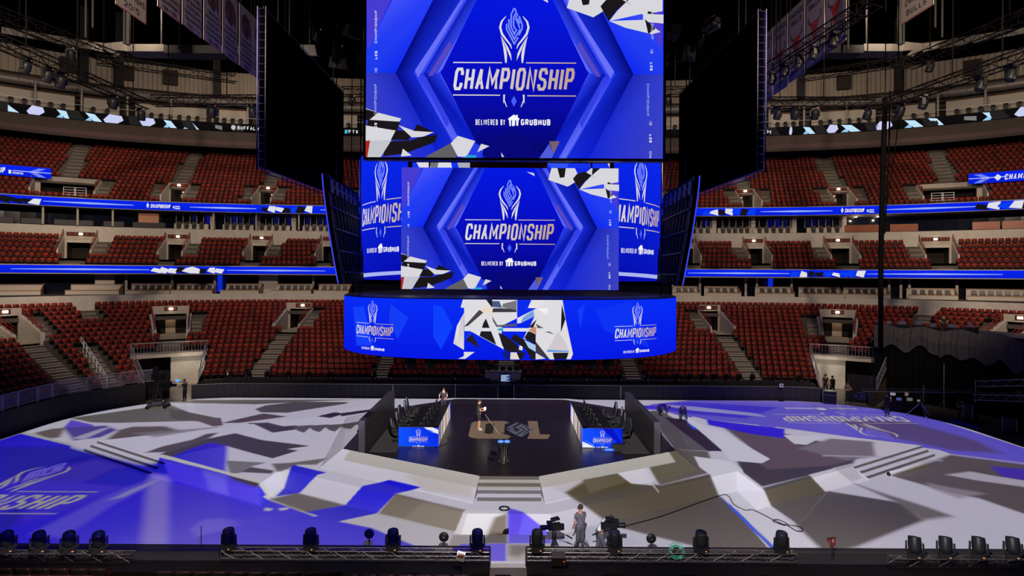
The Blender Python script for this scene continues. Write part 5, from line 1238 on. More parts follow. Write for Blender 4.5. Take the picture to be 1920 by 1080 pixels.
# ------------------------------------------------------------------ barriers, tunnels, bridge
BP = [(360, 430), (430, 490), (490, 552), (552, 615), (615, 676), (676, 738), (738, 855), (855, 935), (965, 1035), (1035, 1165), (1165, 1230), (1230, 1294), (1294, 1358), (1358, 1422), (1422, 1486), (1486, 1548)]
for i, (x0, x1) in enumerate(BP):
    a, b = RINK.s_at(x0, .0), RINK.s_at(x1, .0); lab = 'black-draped barrier panel behind the stage floor, %s' % (where(i, 16) if min(i, 15-i) < 10 else '')
    root = thing('barrier_panel', lab, 'barrier')
    m = MB(); n = 14
    for k in range(n):
        A, B = [RINK.pt(a+(b-a)*q/n, .02*math.sin(q*2.3+i), 0) for q in (k, k+1)]
        m.quad(A, B, B+Vector((0, 0, 1.12)), A+Vector((0, 0, 1.12)))
    m.build('drape', mat('barrier_drape', (.03, .028, .036), .7, noise=.25, nscale=.8), root)
    m = MB(); m.tube([RINK.pt(a, 0, 1.13), RINK.pt(b, 0, 1.13)], .022, 5); m.build('top_rail', STEEL, root)
    if x1 in (738, 855, 935, 1035, 1165) or x0 == 965: m = MB(); q = a if x0 == 965 else b; m.tube([RINK.pt(q, -.04, 0), RINK.pt(q, -.04, 1.14)], .035, 5); m.build('joint_post', WHITEP, root)
for (tc, thw, nr, nm) in TUN:
    ztop = LOW.z(nr)-.1; d1 = LOW.d(nr)-LOW.dd*.45; m = MB(); a, b = tc-thw, tc+thw
    for q in (a, b): m.quad(RINK.pt(q, .2, 0), RINK.pt(q, 12, 0), RINK.pt(q, 12, ztop), RINK.pt(q, .2, ztop-1.9))
    m.quad(RINK.pt(a, 12, 0), RINK.pt(b, 12, 0), RINK.pt(b, 12, ztop), RINK.pt(a, 12, ztop)); setp(m.build('wall_tunnel_'+nm, mat('tunnel_wall', (.10, .07, .05), .8)), kind='structure')
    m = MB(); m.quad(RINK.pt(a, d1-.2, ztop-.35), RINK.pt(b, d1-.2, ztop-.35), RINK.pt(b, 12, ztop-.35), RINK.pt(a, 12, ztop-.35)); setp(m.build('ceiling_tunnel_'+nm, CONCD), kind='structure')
    m = MB(); m.quad(RINK.pt(a-.5, -.1, .0), RINK.pt(b+.5, -.1, .0), RINK.pt(b, 14, .0), RINK.pt(a, 14, .0)); setp(m.build('floor_tunnel_'+nm, mat('tunnel_floor', (.22, .19, .16), .35, spec=.6)), kind='structure')
    # lit pale half of the tunnel
    l0, l1 = (tc+.05, b-.15) if nm == 'left' else (a+.15, tc-.15)
    m = MB(); m.quad(RINK.pt(l0, 7.2, 0), RINK.pt(l1, 7.2, 0), RINK.pt(l1, 7.2, ztop-.4), RINK.pt(l0, 7.2, ztop-.4)); setp(m.build('wall_tunnel_end_'+nm, mat('pale_tunnel_wall', (.6, .56, .48), .6, noise=.35, nscale=.9)), kind='structure')
    ldd = bpy.data.lights.new('tunnel_lamp', 'POINT'); ldd.energy = 60; ldd.color = (1, .9, .75); ldd.shadow_soft_size = .3; lo = bpy.data.objects.new('tunnel_lamp', ldd); COL.objects.link(lo); lo.location = RINK.pt((l0+l1)/2, 5.0, 2.4)
    c0, c1 = (a+.1, tc-.1) if nm == 'left' else (tc+.0, b-.1)
    m = MB(); n = 12
    for k in range(n): A, B = RINK.pt(c0+(c1-c0)*k/n, 1.2+.08*math.sin(k*1.9), 0), RINK.pt(c0+(c1-c0)*(k+1)/n, 1.2+.08*math.sin((k+1)*1.9), 0); m.quad(A, B, B+Vector((0, 0, 2.3)), A+Vector((0, 0, 2.3)))
    o = m.build('black_curtain', DRAPE); setp(o, 'black curtain closing half of the %s floor tunnel' % nm, 'curtain')
    root = thing('crowd_bridge', 'railed concrete landing over the %s floor tunnel' % nm, 'landing')
    m = MB(); seg_box(m, RINK, a, b, d1-.9, d1+.1, ztop-.3, ztop+.05, .6); m.build('slab', CONC, root)
    m = MB(); e = d1-.85; zz = ztop+.05
    m.tube([RINK.pt(a, e, zz+1.0), RINK.pt(b, e, zz+1.0)], .04, 5); m.tube([RINK.pt(a, e, zz+.1), RINK.pt(b, e, zz+.1)], .03, 5)
    for k in range(25): q = a+(b-a)*k/24; m.tube([RINK.pt(q, e, zz), RINK.pt(q, e, zz+1.0)], .014, 4)
    m.build('front_railing', STEEL, root)
    for q, s_ in ((a, 'l'), (b, 'r')):
        m = MB(); m.tube([RINK.pt(q, e, zz+1.0), RINK.pt(q, 1.0, 2.1)], .045, 5); m.tube([RINK.pt(q, e, zz+.1), RINK.pt(q, 1.0, 1.2)], .035, 5)
        for k in range(9): t = k/8; dd_ = e+(1.0-e)*t; z0 = zz+(1.1-zz)*t; m.tube([RINK.pt(q, dd_, z0), RINK.pt(q, dd_, z0+1.0)], .03, 4)
        m.build('side_railing', STEEL, root)
# crowd barriers on the left surround wall
def crowd_barrier(s0, s1, z, i):
    root = thing('crowd_barrier', 'pale metal crowd barrier section above the black wall, %s from left' % ORD[i], 'barrier'); d = .42
    m = MB(); P = [RINK.pt(s0, d, z), RINK.pt(s0, d, z+1.05), RINK.pt(s1, d, z+1.05), RINK.pt(s1, d, z)]; m.tube([P[0], P[1]], .03, 5); m.tube([P[1], P[2]], .03, 5); m.tube([P[2], P[3]], .03, 5); m.tube([P[0]+Vector((0, 0, .15)), P[3]+Vector((0, 0, .15))], .025, 5); m.build('frame', mat('barrier_galvanised', (.34, .31, .36), .5, .3), root)
    m = MB()
    for k in range(1, 15): q = s0+(s1-s0)*k/15; m.tube([RINK.pt(q, d, z+.15), RINK.pt(q, d, z+1.03)], .011, 4)
    m.build('bars', MATS['barrier_galvanised'], root)
xs = [-30, 6, 36, 72, 100, 134, 164, 197, 228, 262, 291]
for i in range(10): a, b = RINK.s_at(xs[i], .42), RINK.s_at(xs[i+1], .42); crowd_barrier(a+.04, b-.06, 1.5, i)
# hoop rails up the left stair
for i, r in enumerate(range(0, 8)):
    s = RINK.s_at(185, LOW.d(4)); p = RINK.pt(s-.35/metric(LOW, s, r), LOW.d(r), LOW.z(r)); q = RINK.pt(s-.35/metric(LOW, s, r), LOW.d(r)+.55, LOW.z(r)+.2)
    if r % 1 == 0:
        m = MB(); m.tube([p, p+Vector((0, 0, 1.0)), p+Vector((0, 0, 1.08))+(q-p)*.2, q+Vector((0, 0, 1.08)), q+Vector((0, 0, .7)), p+Vector((0, 0, .6))], .028, 5)
        o = m.build('hoop_rail', WHITEP); setp(o, 'pale hoop handrail on the corner stair behind the crowd barriers, %s from bottom' % ORD[i], 'handrail')
# long black shelf for the row of moving lamps behind the barriers
m = MB(); seg_box(m, RINK, RINK.s_at(420, 1), RINK.s_at(920, 1), 1.0, 1.9, 1.05, 1.35); o = m.build('lamp_shelf', BLACK); setp(o, 'long low black shelf behind the barriers, left of the centre gap', 'shelf')
m = MB(); seg_box(m, RINK, RINK.s_at(975, 1), RINK.s_at(1520, 1), 1.0, 1.9, 1.05, 1.35); o = m.build('lamp_shelf', BLACK); setp(o, 'long low black shelf behind the barriers, right of the centre gap', 'shelf')
# ------------------------------------------------------------------ moving head lamp
def moving_head(label, group=None, hang=False, tilt=0.25):
    root = thing('moving_head_lamp', label, 'stage lamp', group=group); g = -1 if hang else 1
    m = MB(); m.box((0, 0, g*.06), (.36, .30, .12)); m.box((0, 0, g*.13), (.22, .22, .03)); b = m.build('base', BLACKP, root)
    m2 = MB(); m2.box((.10, -.152, g*.06), (.05, .004, .03)); d_ = m2.build('display', mat('lamp_display', (.3, .1, .02), .4, emit=(1, .35, .1), es=.6), root)
    m = MB(); 
    for s in (-1, 1): m.box((s*.215, 0, g*.30), (.045, .13, .30), taper=.8)
    m.box((0, 0, g*.16), (.40, .15, .05)); m.build('yoke', BLACKP, root)
    R_ = Matrix.Rotation(tilt, 3, 'X') @ (Matrix.Rotation(pi, 3, 'X') if hang else Matrix.Identity(3))
    m = MB(); m.lathe([(.09, -.24), (.15, -.2), (.175, -.10), (.18, .05), (.175, .14), (.17, .21), (.16, .235), (.14, .235)], (0, 0, g*.38), 16, R_); m.build('head', BLACKP, root)
    m = MB(); c = Vector((0, 0, g*.38))+R_ @ Vector((0, 0, .222)); m.lathe([(.12, -.005), (.11, .012), (.06, .024), (.01, .028)], c, 16, R_); m.build('lens', mat('lamp_lens', (.015, .018, .04), .12, spec=.5), root)
    return root
HX = [17, 77, 133, 188, 432, 586, 740, 898, 1010, 1155, 1317, 1468, 1718, 1776, 1838, 1902]
for i, px in enumerate(HX):
    edge = i < 4 or i >= 12
    lab = 'black moving head lamp on the foreground truss, %s' % (where(i, 16) if min(i, 15-i) < 10 else '')
    h = moving_head(lab, None, False, .35 if i < 4 else -.3 if edge else .12)
    Y = 19.2 if not edge else 18.9; X = (px-CX)/F*Y; h.location = (X, Y, 1.06); h.rotation_euler = (0, 0, .5 if i < 4 else -.5 if edge else (px-957)/2600); h.scale = (1.08,)*3
MH = [433, 468, 502, 541, 580, 620, 703, 733, 789, 853, 982, 1032, 1098, 1163, 1213, 1270, 1295, 1318, 1340, 1363, 1387, 1412, 1452, 1500]
hp = None
for i, px in enumerate(MH):
    s = RINK.s_at(px, 1.45)
    if hp is None: hp = moving_head('x'); o = hp
    else: o = dup(hp)
    o['label'] = 'small black stage lamp on the shelf behind the %s barriers' % ('left' if px < 950 else 'right'); o['group'] = 'stage lamps on the %s shelf' % ('left' if px < 950 else 'right')
    o.location = RINK.pt(s, 1.45, 1.35); o.scale = (.95,)*3
# ------------------------------------------------------------------ truss
def truss(name, label, P0, P1, w=.4, step=.5, mtl=None, hang=None, hangz=46, r=.025):
    mtl = mtl or BLACKM; root = thing(name, label, 'truss'); P0, P1 = Vector(P0), Vector(P1); ax = (P1-P0); L = ax.length; ax.normalize()
    sd = ax.cross(Vector((0, 0, 1))).normalized(); up = sd.cross(ax).normalized(); C4 = [(sd*a+up*b)*w/2 for a, b in ((-1, -1), (1, -1), (1, 1), (-1, 1))]
    for c in C4: m = MB(); m.tube([P0+c, P1+c], r, 6); m.build('chord', mtl, root)
    m = MB(); n = max(2, int(L/step))
    for k in range(n):
        a, b = P0+ax*(L*k/n), P0+ax*(L*(k+1)/n)
        for i in range(4): j = (i+1) % 4; m.tube([a+C4[i], b+C4[j]] if k % 2 else [a+C4[j], b+C4[i]], r*.5, 4, cap=False)
        for i in range(4): j = (i+1) % 4; m.tube([a+C4[i], a+C4[j]], r*.5, 4, cap=False)
    m.build('bracing', mtl, root)
    if hang:
        for t in hang: p = P0.lerp(P1, t); m = MB(); m.tube([p+up*w/2, (p.x, p.y, hangz)], .03, 5); m.build('hanging_cable', mtl, root)
    return root
tm = mat('truss_dull', (.12, .10, .09), .4, .6)
truss('ground_truss', 'foreground floor truss carrying lamps, left of the centre gap', ((415-CX)/F*19, 19.2, .92), ((920-CX)/F*19, 19.2, .92), .27, .45, tm, r=.018)
truss('ground_truss', 'foreground floor truss carrying lamps, right of the centre gap', ((992-CX)/F*19, 19.2, .92), ((1500-CX)/F*19, 19.2, .92), .27, .45, tm, r=.018)
truss('ground_truss', 'short foreground truss under the four leftmost big lamps', (-17.4, 18.9, .92), (-12.4, 18.9, .92), .27, .45, tm, r=.018)
truss('ground_truss', 'short foreground truss under the four rightmost big lamps', (12.6, 18.9, .92), (17.4, 18.9, .92), .27, .45, tm, r=.018)
dr = mat('fore_drape', (.016, .014, .014), .85, noise=.4, nscale=1.5)
for x0, x1, nm in ((-24, (921-CX)/F*19, 'left'), ((990-CX)/F*19, 24, 'right')):
    m = MB(); n = int((x1-x0)/.25)
    for k in range(n):
        a, b = x0+(x1-x0)*k/n, x0+(x1-x0)*(k+1)/n; ya, yb = 18.25+.05*sin(k*1.3), 18.25+.05*sin((k+1)*1.3)
        m.quad((a, ya, 0), (b, yb, 0), (b, yb, .74+.03*sin((k+1)*.7)), (a, ya, .74+.03*sin(k*.7))); m.quad((a, ya, .74+.03*sin(k*.7)), (b, yb, .74+.03*sin((k+1)*.7)), (b, 20.05, .5), (a, 20.05, .5))
    o = m.build('truss_drape', dr); setp(o, 'black cloth hung below the foreground truss, %s of the centre gap' % nm, 'drape')
    m = MB(); m.box(((x0+x1)/2, 20.25, .33), (x1-x0, .3, .66)); o = m.build('front_wall_pad', mat('pad_black', (.02, .018, .018), .5), bevel=.06); setp(o, 'low padded black wall along the near stage edge, %s of the centre gap' % nm, 'barrier')
# ------------------------------------------------------------------ near row of seats, seen from behind
def near_seat(label, group):
    root = thing('arena_seat', label, 'seat', group=group)
    m = MB(); w = .25; P = []
    n = 7
    for i, z in enumerate(np.linspace(.42, .86, n)):
        ww = w*(1-.0*i) if i < n-2 else w*(.97 if i == n-2 else .88)
        for x in (-ww, -ww*.5, 0, ww*.5, ww): P.append((x, .16+(z-.4)*.2+.03*(1-(x/w)**2), z))
    k = len(P); P += [(x, y-.05, z-.004*(z > .8)) for x, y, z in P]; Fc = []
    for i in range(n-1):
        for j in range(4): a = i*5+j; Fc.append((a, a+5, a+6, a+1)); Fc.append((k+a, k+a+1, k+a+6, k+a+5))
    for j in range(4): a = (n-1)*5+j; Fc.append((a, a+k, a+k+1, a+1))
    for i in range(n-1): a = i*5; Fc.append((a, a+k, a+k+5, a+5)); a = i*5+4; Fc.append((a, a+5, a+k+5, a+k))
    m.add(P, Fc, True); m.build('backrest', SEATBK, root)
    m = MB(); m.box((0, .08, .6), (.46, .05, .38), rx=-.15); m.build('back_cushion', SEATRED, root)
    m = MB(); m.box((0, -.02, .44), (.42, .12, .32), rx=.2); m.build('seat_pan', SEATRED, root)
    m = MB(); m.box((-.275, -.02, .55), (.04, .36, .05)); m.box((-.275, .1, .3), (.04, .1, .5)); m.build('armrest', SEATDK, root)
    return root
ns = near_seat('x', 'x'); first = True; NS = []
def near_row(x0, x1, y, z, lab):
    global first
    n = int((x1-x0)/.565)
    for k in range(n):
        o = ns if first else dup(ns); first = False
        o.location = (x0+.565*(k+.5), y, z); o.rotation_euler = (0, 0, pi); o['label'] = lab; o['group'] = 'foreground seats: '+lab
XN = lambda px: (px-CX)/F*17.7
near_row(XN(-30), XN(232), 17.7, .40, 'black seat back in the foreground row, left block before the first aisle')
near_row(XN(303), XN(640), 17.7, .33, 'black seat back in the foreground row, second block from left')
near_row(XN(645), XN(915), 17.7, .27, 'black seat back in the foreground row, block left of the centre gap')
near_row(XN(1000), XN(1275), 17.7, .23, 'black seat back in the foreground row, block right of the centre gap')
near_row(XN(1280), XN(1612), 17.7, .24, 'black seat back in the foreground row, second block from right')
near_row(XN(1700), XN(1950), 17.7, .24, 'black seat back in the foreground row, right block after the last aisle')
near_row((-30-CX)/F*16.9, (200-CX)/F*16.9, 16.9, .62, 'black seat back at the bottom left corner, behind the foreground row')
m = MB(); m.quad((-24, 14, .2), (24, 14, .2), (24, 18.2, .2), (-24, 18.2, .2)); m.quad((-24, 18.2, 0), (24, 18.2, 0), (24, 18.2, .2), (-24, 18.2, .2)); setp(m.build('floor_near_terrace', CONCD), kind='structure')
m = MB(); m.box((0.0, 18.9, -.0), (1.3, 3.0, .03)); setp(m.build('floor_gap_slab', mat('gap_floor', (.5, .47, .42), .7, noise=.2)), kind='structure')
# ------------------------------------------------------------------ furniture on the black deck
wallm = mat('deck_wall_black', (.03, .026, .034), .45, spec=.5)
for sg, nm in ((-1, 'left'), (1, 'right')):
    root = thing('partition_panel', 'long dark partition panel standing on the %s edge of the black deck' % nm, 'partition', (7.62*sg, 33.3, DZ))
    MB().box((0, 0, .82), (.34, 7.6, 1.64)).build('panel', wallm, root, bevel=.02)
    o = MB().box((6.55*sg, 33.3, DZ+.012), (1.4, 7.4, .02)).build('booth_carpet', mat('booth_carpet', (.05, .045, .05), .9)); setp(o, 'dark carpet strip under the gaming chairs on the %s side of the deck' % nm, 'carpet')
    # player booth
    bx = (-4.85 if sg < 0 else 4.95); root = thing('player_desk', 'long player desk fronted by blue screens on the %s side of the deck' % nm, 'desk', (bx, 33.6, DZ+.004)); w, L, h = 2.12, 6.2, 1.06
    m = MB(); m.box((-sg*(w/2-.12), 0, h/2), (.24, L, h)); m.build('screen_cabinet', BLACK, root); m = MB(); m.box((0, -L/2+.12, h/2), (w, .24, h)); m.build('end_cabinet', BLACK, root)
    m = MB(); m.box((-sg*.1, .1, .74), (w-.5, L-.35, .05)); m.build('desk_top', BLACKP, root)
    m = MB(); m.box((sg*(w/2-.05), L/2-.3, .37), (.1, .1, .74)); m.build('leg', BLACKM, root)
    cv = Canvas(); H = h-.04; cv.poly([(0, 0), (w, 0), (w, H), (0, H)], BL, [S(20, 80, 250), S(5, 24, 220), S(8, 50, 240), S(14, 80, 250)]); cv.up(); 
    if sg < 0: cv.poly([(1.35, 0), (w, 0), (w, .35), (1.5, .1)], S(235, 235, 245)); cv.up(); cv.poly([(1.8, 0), (w, 0), (w, .12)], S(12, 50, 235)); cv.poly([(1.5, .12), (1.7, .12), (1.95, .3), (1.9, .32)], S(90, 140, 250))
    else: cv.poly([(0, .7), (.7, H), (0, H)], S(235, 235, 245)); cv.poly([(.1, .62), (.6, .9), (.58, .93)], S(150, 170, 250)); cv.poly([(1.0, 0), (1.6, 0), (w, .8), (w, 1.0)], S(6, 22, 200))
    cv.up(); tmp = Canvas(); put_mark(tmp, 0, 0, .00146); cv.items += [([(w/2+a, .04+b*1.02) for a, b in pts], cols, l+cv.layer) for pts, cols, l in tmp.items]
    cv.build('end_screen', lambda u, v, o, w=w, L=L: (-w/2+u, -L/2-.006-o, h-.02-v), LED, root, dz=.0015)
    cv = Canvas(); n = 30; rnd = random.Random(4+sg)
    cv.poly([(0, 0), (L, 0), (L, H), (0, H)], S(190, 180, 180)); cv.up()
    for k in range(n):
        a = L*k/n; c = [S(226, 214, 206), S(120, 110, 112), S(236, 228, 222), S(80, 74, 84), S(200, 170, 150), S(30, 60, 225)][rnd.randrange(6 if k > 25 or k < 2 else 5)]
        cv.poly([(a, 0), (a+L/n*1.3*rnd.random()+.05, 0), (a+L/n*(rnd.random()+.6), H), (a+L/n*.4*rnd.random(), H)], c)
    cv.up(); cv.poly([(L-.5, 0), (L, 0), (L, H), (L-.3, H)], S(10, 50, 235)); cv.poly([(0, 0), (.12, 0), (.3, H), (0, H)], S(20, 70, 240)); cv.clip(0, L, 0, H)
    cv.build('side_screen', lambda u, v, o, sg=sg, w=w, L=L: (-sg*(w/2+.006+o), -L/2+u, h-.02-v), LED, root)
    # monitors, keyboards, stands along the desk
    for k in range(5):
        y = 33.6-2.4+k*1.2; mo = thing('gaming_monitor', 'black monitor on the %s player desk, seat %s from the front' % (nm, ['one', 'two', 'three', 'four', 'five'][k]), 'monitor', (bx-sg*.25, y, DZ+.765))
        m = MB(); m.box((0, 0, .36), (.05, .58, .36)); m.build('display', BLACKP, mo); m = MB(); m.tube([(0, 0, 0), (0, 0, .2)], .03); m.box((0, 0, .01), (.22, .26, .02)); m.build('stand', BLACKM, mo)
        m = MB(); m.box((sg*.028, 0, .36), (.004, .54, .31)); m.build('screen', mat('monitor_screen', (.01, .01, .012), .1), mo)
        kb = MB(); kb.box((bx+sg*.12, y-.05, DZ+.78), (.16, .40, .025)); 
        for q in range(3): kb.box((bx+sg*(.07+.05*q), y-.05, DZ+.796), (.035, .36, .008))
        o = kb.build('keyboard', mat('keyboard_grey', (.05, .05, .055), .5)); setp(o, 'black keyboard on the %s player desk, seat %s from the front' % (nm, ['one', 'two', 'three', 'four', 'five'][k]), 'keyboard')
        m = MB(); m.tube([(bx-sg*.1, y+.42, DZ+.765), (bx-sg*.1, y+.42, DZ+1.05)], .012); m.tube([(bx-sg*.1, y+.36, DZ+1.05), (bx-sg*.1, y+.48, DZ+1.05)], .02); m.lathe([(.08, 0), (.08, .02)], (bx-sg*.1, y+.42, DZ+.765), 10); m.tube([(bx-sg*.1+.09*cos(t), y+.42, DZ+.95+.09*sin(t)) for t in np.linspace(0, pi, 8)], .015)
        o = m.build('headset_stand', BLACKM); setp(o, 'thin stand with a headset on the %s player desk, seat %s from the front' % (nm, ['one', 'two', 'three', 'four', 'five'][k]), 'headset stand')
    # gaming chairs
    for k, (dx, dy, rz) in enumerate(((.95, -2.1, .5), (.9, -.7, .2), (1.0, .6, -.2), (.9, 1.9, .1), (.98, 3.0, 0))):
        if nm == 'right' and k == 4: continue
        ch = thing('gaming_chair', 'black high-backed gaming chair behind the %s player desk, %s from the front' % (nm, ORD[k]), 'chair', (bx+sg*dx+sg*.35, 33.4+dy, DZ+.024), (pi/2 if sg > 0 else -pi/2)+rz)
        m = MB(); m.box((0, 0, .48), (.52, .5, .12)); m.box((-.24, 0, .54), (.08, .46, .1)); m.box((.24, 0, .54), (.08, .46, .1)); m.build('seat', CLOTHK, ch, bevel=.03)
        m = MB(); m.add([(-.2, -.2, .5), (.2, -.2, .5), (.29, -.27, .95), (.2, -.3, 1.15), (.14, -.33, 1.38), (-.14, -.33, 1.38), (-.2, -.3, 1.15), (-.29, -.27, .95), (-.2, -.31, .5), (.2, -.31, .5), (.29, -.38, .95), (.2, -.41, 1.15), (.14, -.43, 1.38), (-.14, -.43, 1.38), (-.2, -.41, 1.15), (-.29, -.38, .95)],
                        [(0, 1, 2, 3, 4, 5, 6, 7), (15, 14, 13, 12, 11, 10, 9, 8)]+[(i, 8+i, 8+(i+1) % 8, (i+1) % 8) for i in range(8)]); m.build('backrest', mat('gaming_chair_black', (.012, .012, .02), .5), ch, bevel=.03)
        m = MB(); m.tube([(0, 0, .42), (0, 0, .12)], .035); m.build('gas_lift', BLACKM, ch)
        for q in range(5): m = MB(); t = q*2*pi/5; m.tube([(0, 0, .12), (.3*cos(t), .3*sin(t), .07)], .025); m.lathe([(.03, -.03), (.03, .03)], (.3*cos(t), .3*sin(t), .035), 8, Matrix.Rotation(pi/2, 3, 'X')); m.build('caster_leg', BLACKM, ch)
        for s_ in (-1, 1): m = MB(); m.box((s_*.31, .02, .68), (.07, .26, .04)); m.box((s_*.31, 0, .58), (.04, .05, .2)); m.build('armrest', BLACKP, ch)
# trophy pedestal
root = thing('trophy_pedestal', 'waisted black pedestal with two blue glass halves at the front of the deck', 'pedestal', (-.27, 28.0, DZ))
m = MB(); m.lathe([(.26, 0), (.26, .03), (.18, .12), (.115, .35), (.115, .6), (.17, .85), (.24, .96), (.24, .98)], (0, 0, 0), 20); m.build('body', BLACKP, root)
for t in np.linspace(0, 2*pi, 9)[:-1]:
    m = MB(); m.tube([((r+.008)*cos(t+.2), (r+.008)*sin(t+.2), z) for r, z in ((.25, .04), (.18, .12), (.115, .35), (.115, .6), (.17, .85), (.235, .96))], .010, 5); m.build('metal_rib', mat('rib_silver', (.6, .58, .5), .25, .9), root)
for s in (-1, 1): m = MB(); m.lathe([(.02, 0), (.15, .03), (.16, .07), (.10, .12), (.02, .14)], (s*.155, 0, .985), 12); m.build('glass_half', mat('blue_glass', (.1, .25, .7), .12, emit=(.05, .16, .6), es=.7), root)
# folding chair
root = thing('folding_chair', 'black metal folding chair beside the pedestal at the front of the deck', 'chair', (-.82, 27.55, DZ), 2.6)
for s in (-1, 1):
    m = MB(); m.tube([(s*.21, .28, 0), (s*.2, -.12, .62), (s*.19, -.2, .9)], .014, 6); m.build('back_leg_tube', BLACKM, root); m = MB(); m.tube([(s*.19, -.25, 0), (s*.18, .18, .46)], .014, 6); m.build('leg', BLACKM, root)
m = MB(); m.box((0, .0, .45), (.38, .38, .02)); m.build('seat', BLACKM, root); m = MB(); m.box((0, -.17, .78), (.38, .02, .2), rx=.2); m.tube([(-.19, -.2, .9), (-.12, -.21, .93), (.12, -.21, .93), (.19, -.2, .9)], .014); m.build('backrest', BLACKM, root)
m = MB(); m.tube([(-.2, .2, .14), (.2, .2, .14)], .01); m.build('stretcher', BLACKM, root)
# small blue sign lying before the right desk
cv = Canvas(); cv.poly([(0, 0), (.5, 0), (.5, .2), (0, .2)], S(40, 110, 250)); cv.up(); cv.poly([(.05, .06), (.4, .06), (.4, .1), (.05, .1)], WH); o = cv.build('floor_tablet', lambda u, v, o_: (4.95+u, 29.9-v*.5, DZ+.16-v*.6+o_), LED); setp(o, 'small bright blue tablet leaning at the foot of the right player desk', 'tablet')
root = thing('wedge_monitor', 'dark low speaker wedge standing before the right player desk', 'speaker', (5.75, 30.1, DZ)); m = MB(); m.add([(-.35, -.2, 0), (.35, -.2, 0), (.35, .2, 0), (-.35, .2, 0), (-.35, -.02, .32), (.35, -.02, .32), (.35, .2, .32), (-.35, .2, .32)], [(3, 2, 1, 0), (4, 5, 6, 7), (0, 1, 5, 4), (1, 2, 6, 5), (2, 3, 7, 6), (3, 0, 4, 7)]); m.build('cabinet', BLACKP, root)
def cable(name, label, pts, r, m_, cat='cable'):
    P = [Vector(p) for p in pts]; out = []
    for i in range(len(P)-1):
        p0, p1, p2, p3 = P[max(i-1, 0)], P[i], P[i+1], P[min(i+2, len(P)-1)]
        for k in range(6): t = k/6; out.append(.5*((2*p1)+(-p0+p2)*t+(2*p0-5*p1+4*p2-p3)*t*t+(-p0+3*p1-3*p2+p3)*t**3))
    out.append(P[-1]); mm = MB(); mm.tube(out, r, 5); o = mm.build(name, m_); setp(o, label, cat); return o
g3 = lambda px, py, z=0, dz=.015: (*ground(px, py, z), z+dz)
cable('cable', 'thin black cable on the deck by the left player desk', [g3(823, 838, DZ), g3(838, 832, DZ), g3(848, 826, DZ), g3(840, 822, DZ), g3(846, 818, DZ), g3(853, 821, DZ), g3(846, 824, DZ)], .012, BLACKM)
cable('cable', 'long black cable ending in a tangle on the right of the white floor', [g3(1120, 1000), g3(1235, 971), g3(1348, 931, .0), g3(1368, 931), g3(1378, 946), g3(1400, 957), g3(1415, 957), g3(1450, 974), g3(1475, 986), g3(1452, 978), g3(1462, 975), g3(1480, 984), g3(1470, 984), g3(1500, 988), g3(1508, 996), g3(1496, 996), g3(1478, 985)], .022, BLACKM)
cable('cable', 'reddish cable curling down from the black ring below the front stairs', [g3(935, 960, .45), g3(932, 975, .2), g3(926, 990, .05), g3(928, 1000), g3(940, 1003), g3(950, 1001)], .014, mat('red_cable', (.3, .06, .03), .5))
m = MB(); c = g3(948, 955, .45); m.tube([(c[0]+.2*cos(t), c[1]+.2*sin(t), .49) for t in np.linspace(0, 2*pi, 20)], .035, 6, cap=False); o = m.build('cable_coil', BLACKP); setp(o, 'black ring of coiled cable on the floor below the front stairs', 'cable coil')
m = MB(); c = g3(952, 1000); m.add([(c[0]-.16, c[1]-.12, 0), (c[0]+.1, c[1]-.12, 0), (c[0]+.1, c[1]+.1, 0), (c[0]-.1, c[1]+.1, 0), (c[0]-.12, c[1]-.08, .13), (c[0]+.1, c[1]-.1, .16), (c[0]+.1, c[1]+.1, .16), (c[0]-.06, c[1]+.1, .13)], [(3, 2, 1, 0), (4, 5, 6, 7), (0, 1, 5, 4), (1, 2, 6, 5), (2, 3, 7, 6), (3, 0, 4, 7)]); o = m.build('stage_box', BLACKP); setp(o, 'small black box at the end of the reddish cable', 'box')
# rolled vinyl by the right stairs
a, b = Vector(g3(1668, 893)), Vector(g3(1738, 873)); root = thing('vinyl_roll', 'white rolled-up floor vinyl lying before the right side stairs', 'roll'); m = MB(); m.tube([a+Vector((0, 0, .1)), b+Vector((0, 0, .1))], .12, 12, cap=False); m.build('roll', STAGEW, root); m = MB(); ax = (b-a).normalized(); m.tube([a+Vector((0, 0, .1))-ax*.004, a+Vector((0, 0, .1))+ax*.05], .10, 12); m.build('dark_core', BLACKP, root)

# ------------------------------------------------------------------ people
def skin_obj(name, verts, edges, radii, m_, parent, lvl=1):
    me = bpy.data.meshes.new(name); me.from_pydata(verts, edges, []); me.materials.append(m_); o = bpy.data.objects.new(name, me); COL.objects.link(o); o.parent = parent
    md = o.modifiers.new('skin', 'SKIN'); md.use_smooth_shade = True
    sv = me.skin_vertices[0].data
    for i, r in enumerate(radii): sv[i].radius = (r, r) if not isinstance(r, tuple) else r
    sv[0].use_root = True
    sd = o.modifiers.new('sub', 'SUBSURF'); sd.levels = sd.render_levels = lvl
    return o
BASE = dict(pelvis=(0, 0, .96), waist=(0, 0, 1.10), chest=(0, -.01, 1.32), neck=(0, 0, 1.48), chin=(0, .01, 1.56), head=(0, .015, 1.65), crown=(0, .0, 1.73),
            shL=(-.18, 0, 1.42), shR=(.18, 0, 1.42), elL=(-.24, -.01, 1.13), elR=(.24, -.01, 1.13), wrL=(-.25, .05, .89), wrR=(.25, .05, .89),
            hiL=(-.09, 0, .93), hiR=(.09, 0, .93), knL=(-.10, .03, .50), knR=(.10, .03, .50), anL=(-.11, 0, .09), anR=(.11, 0, .09))
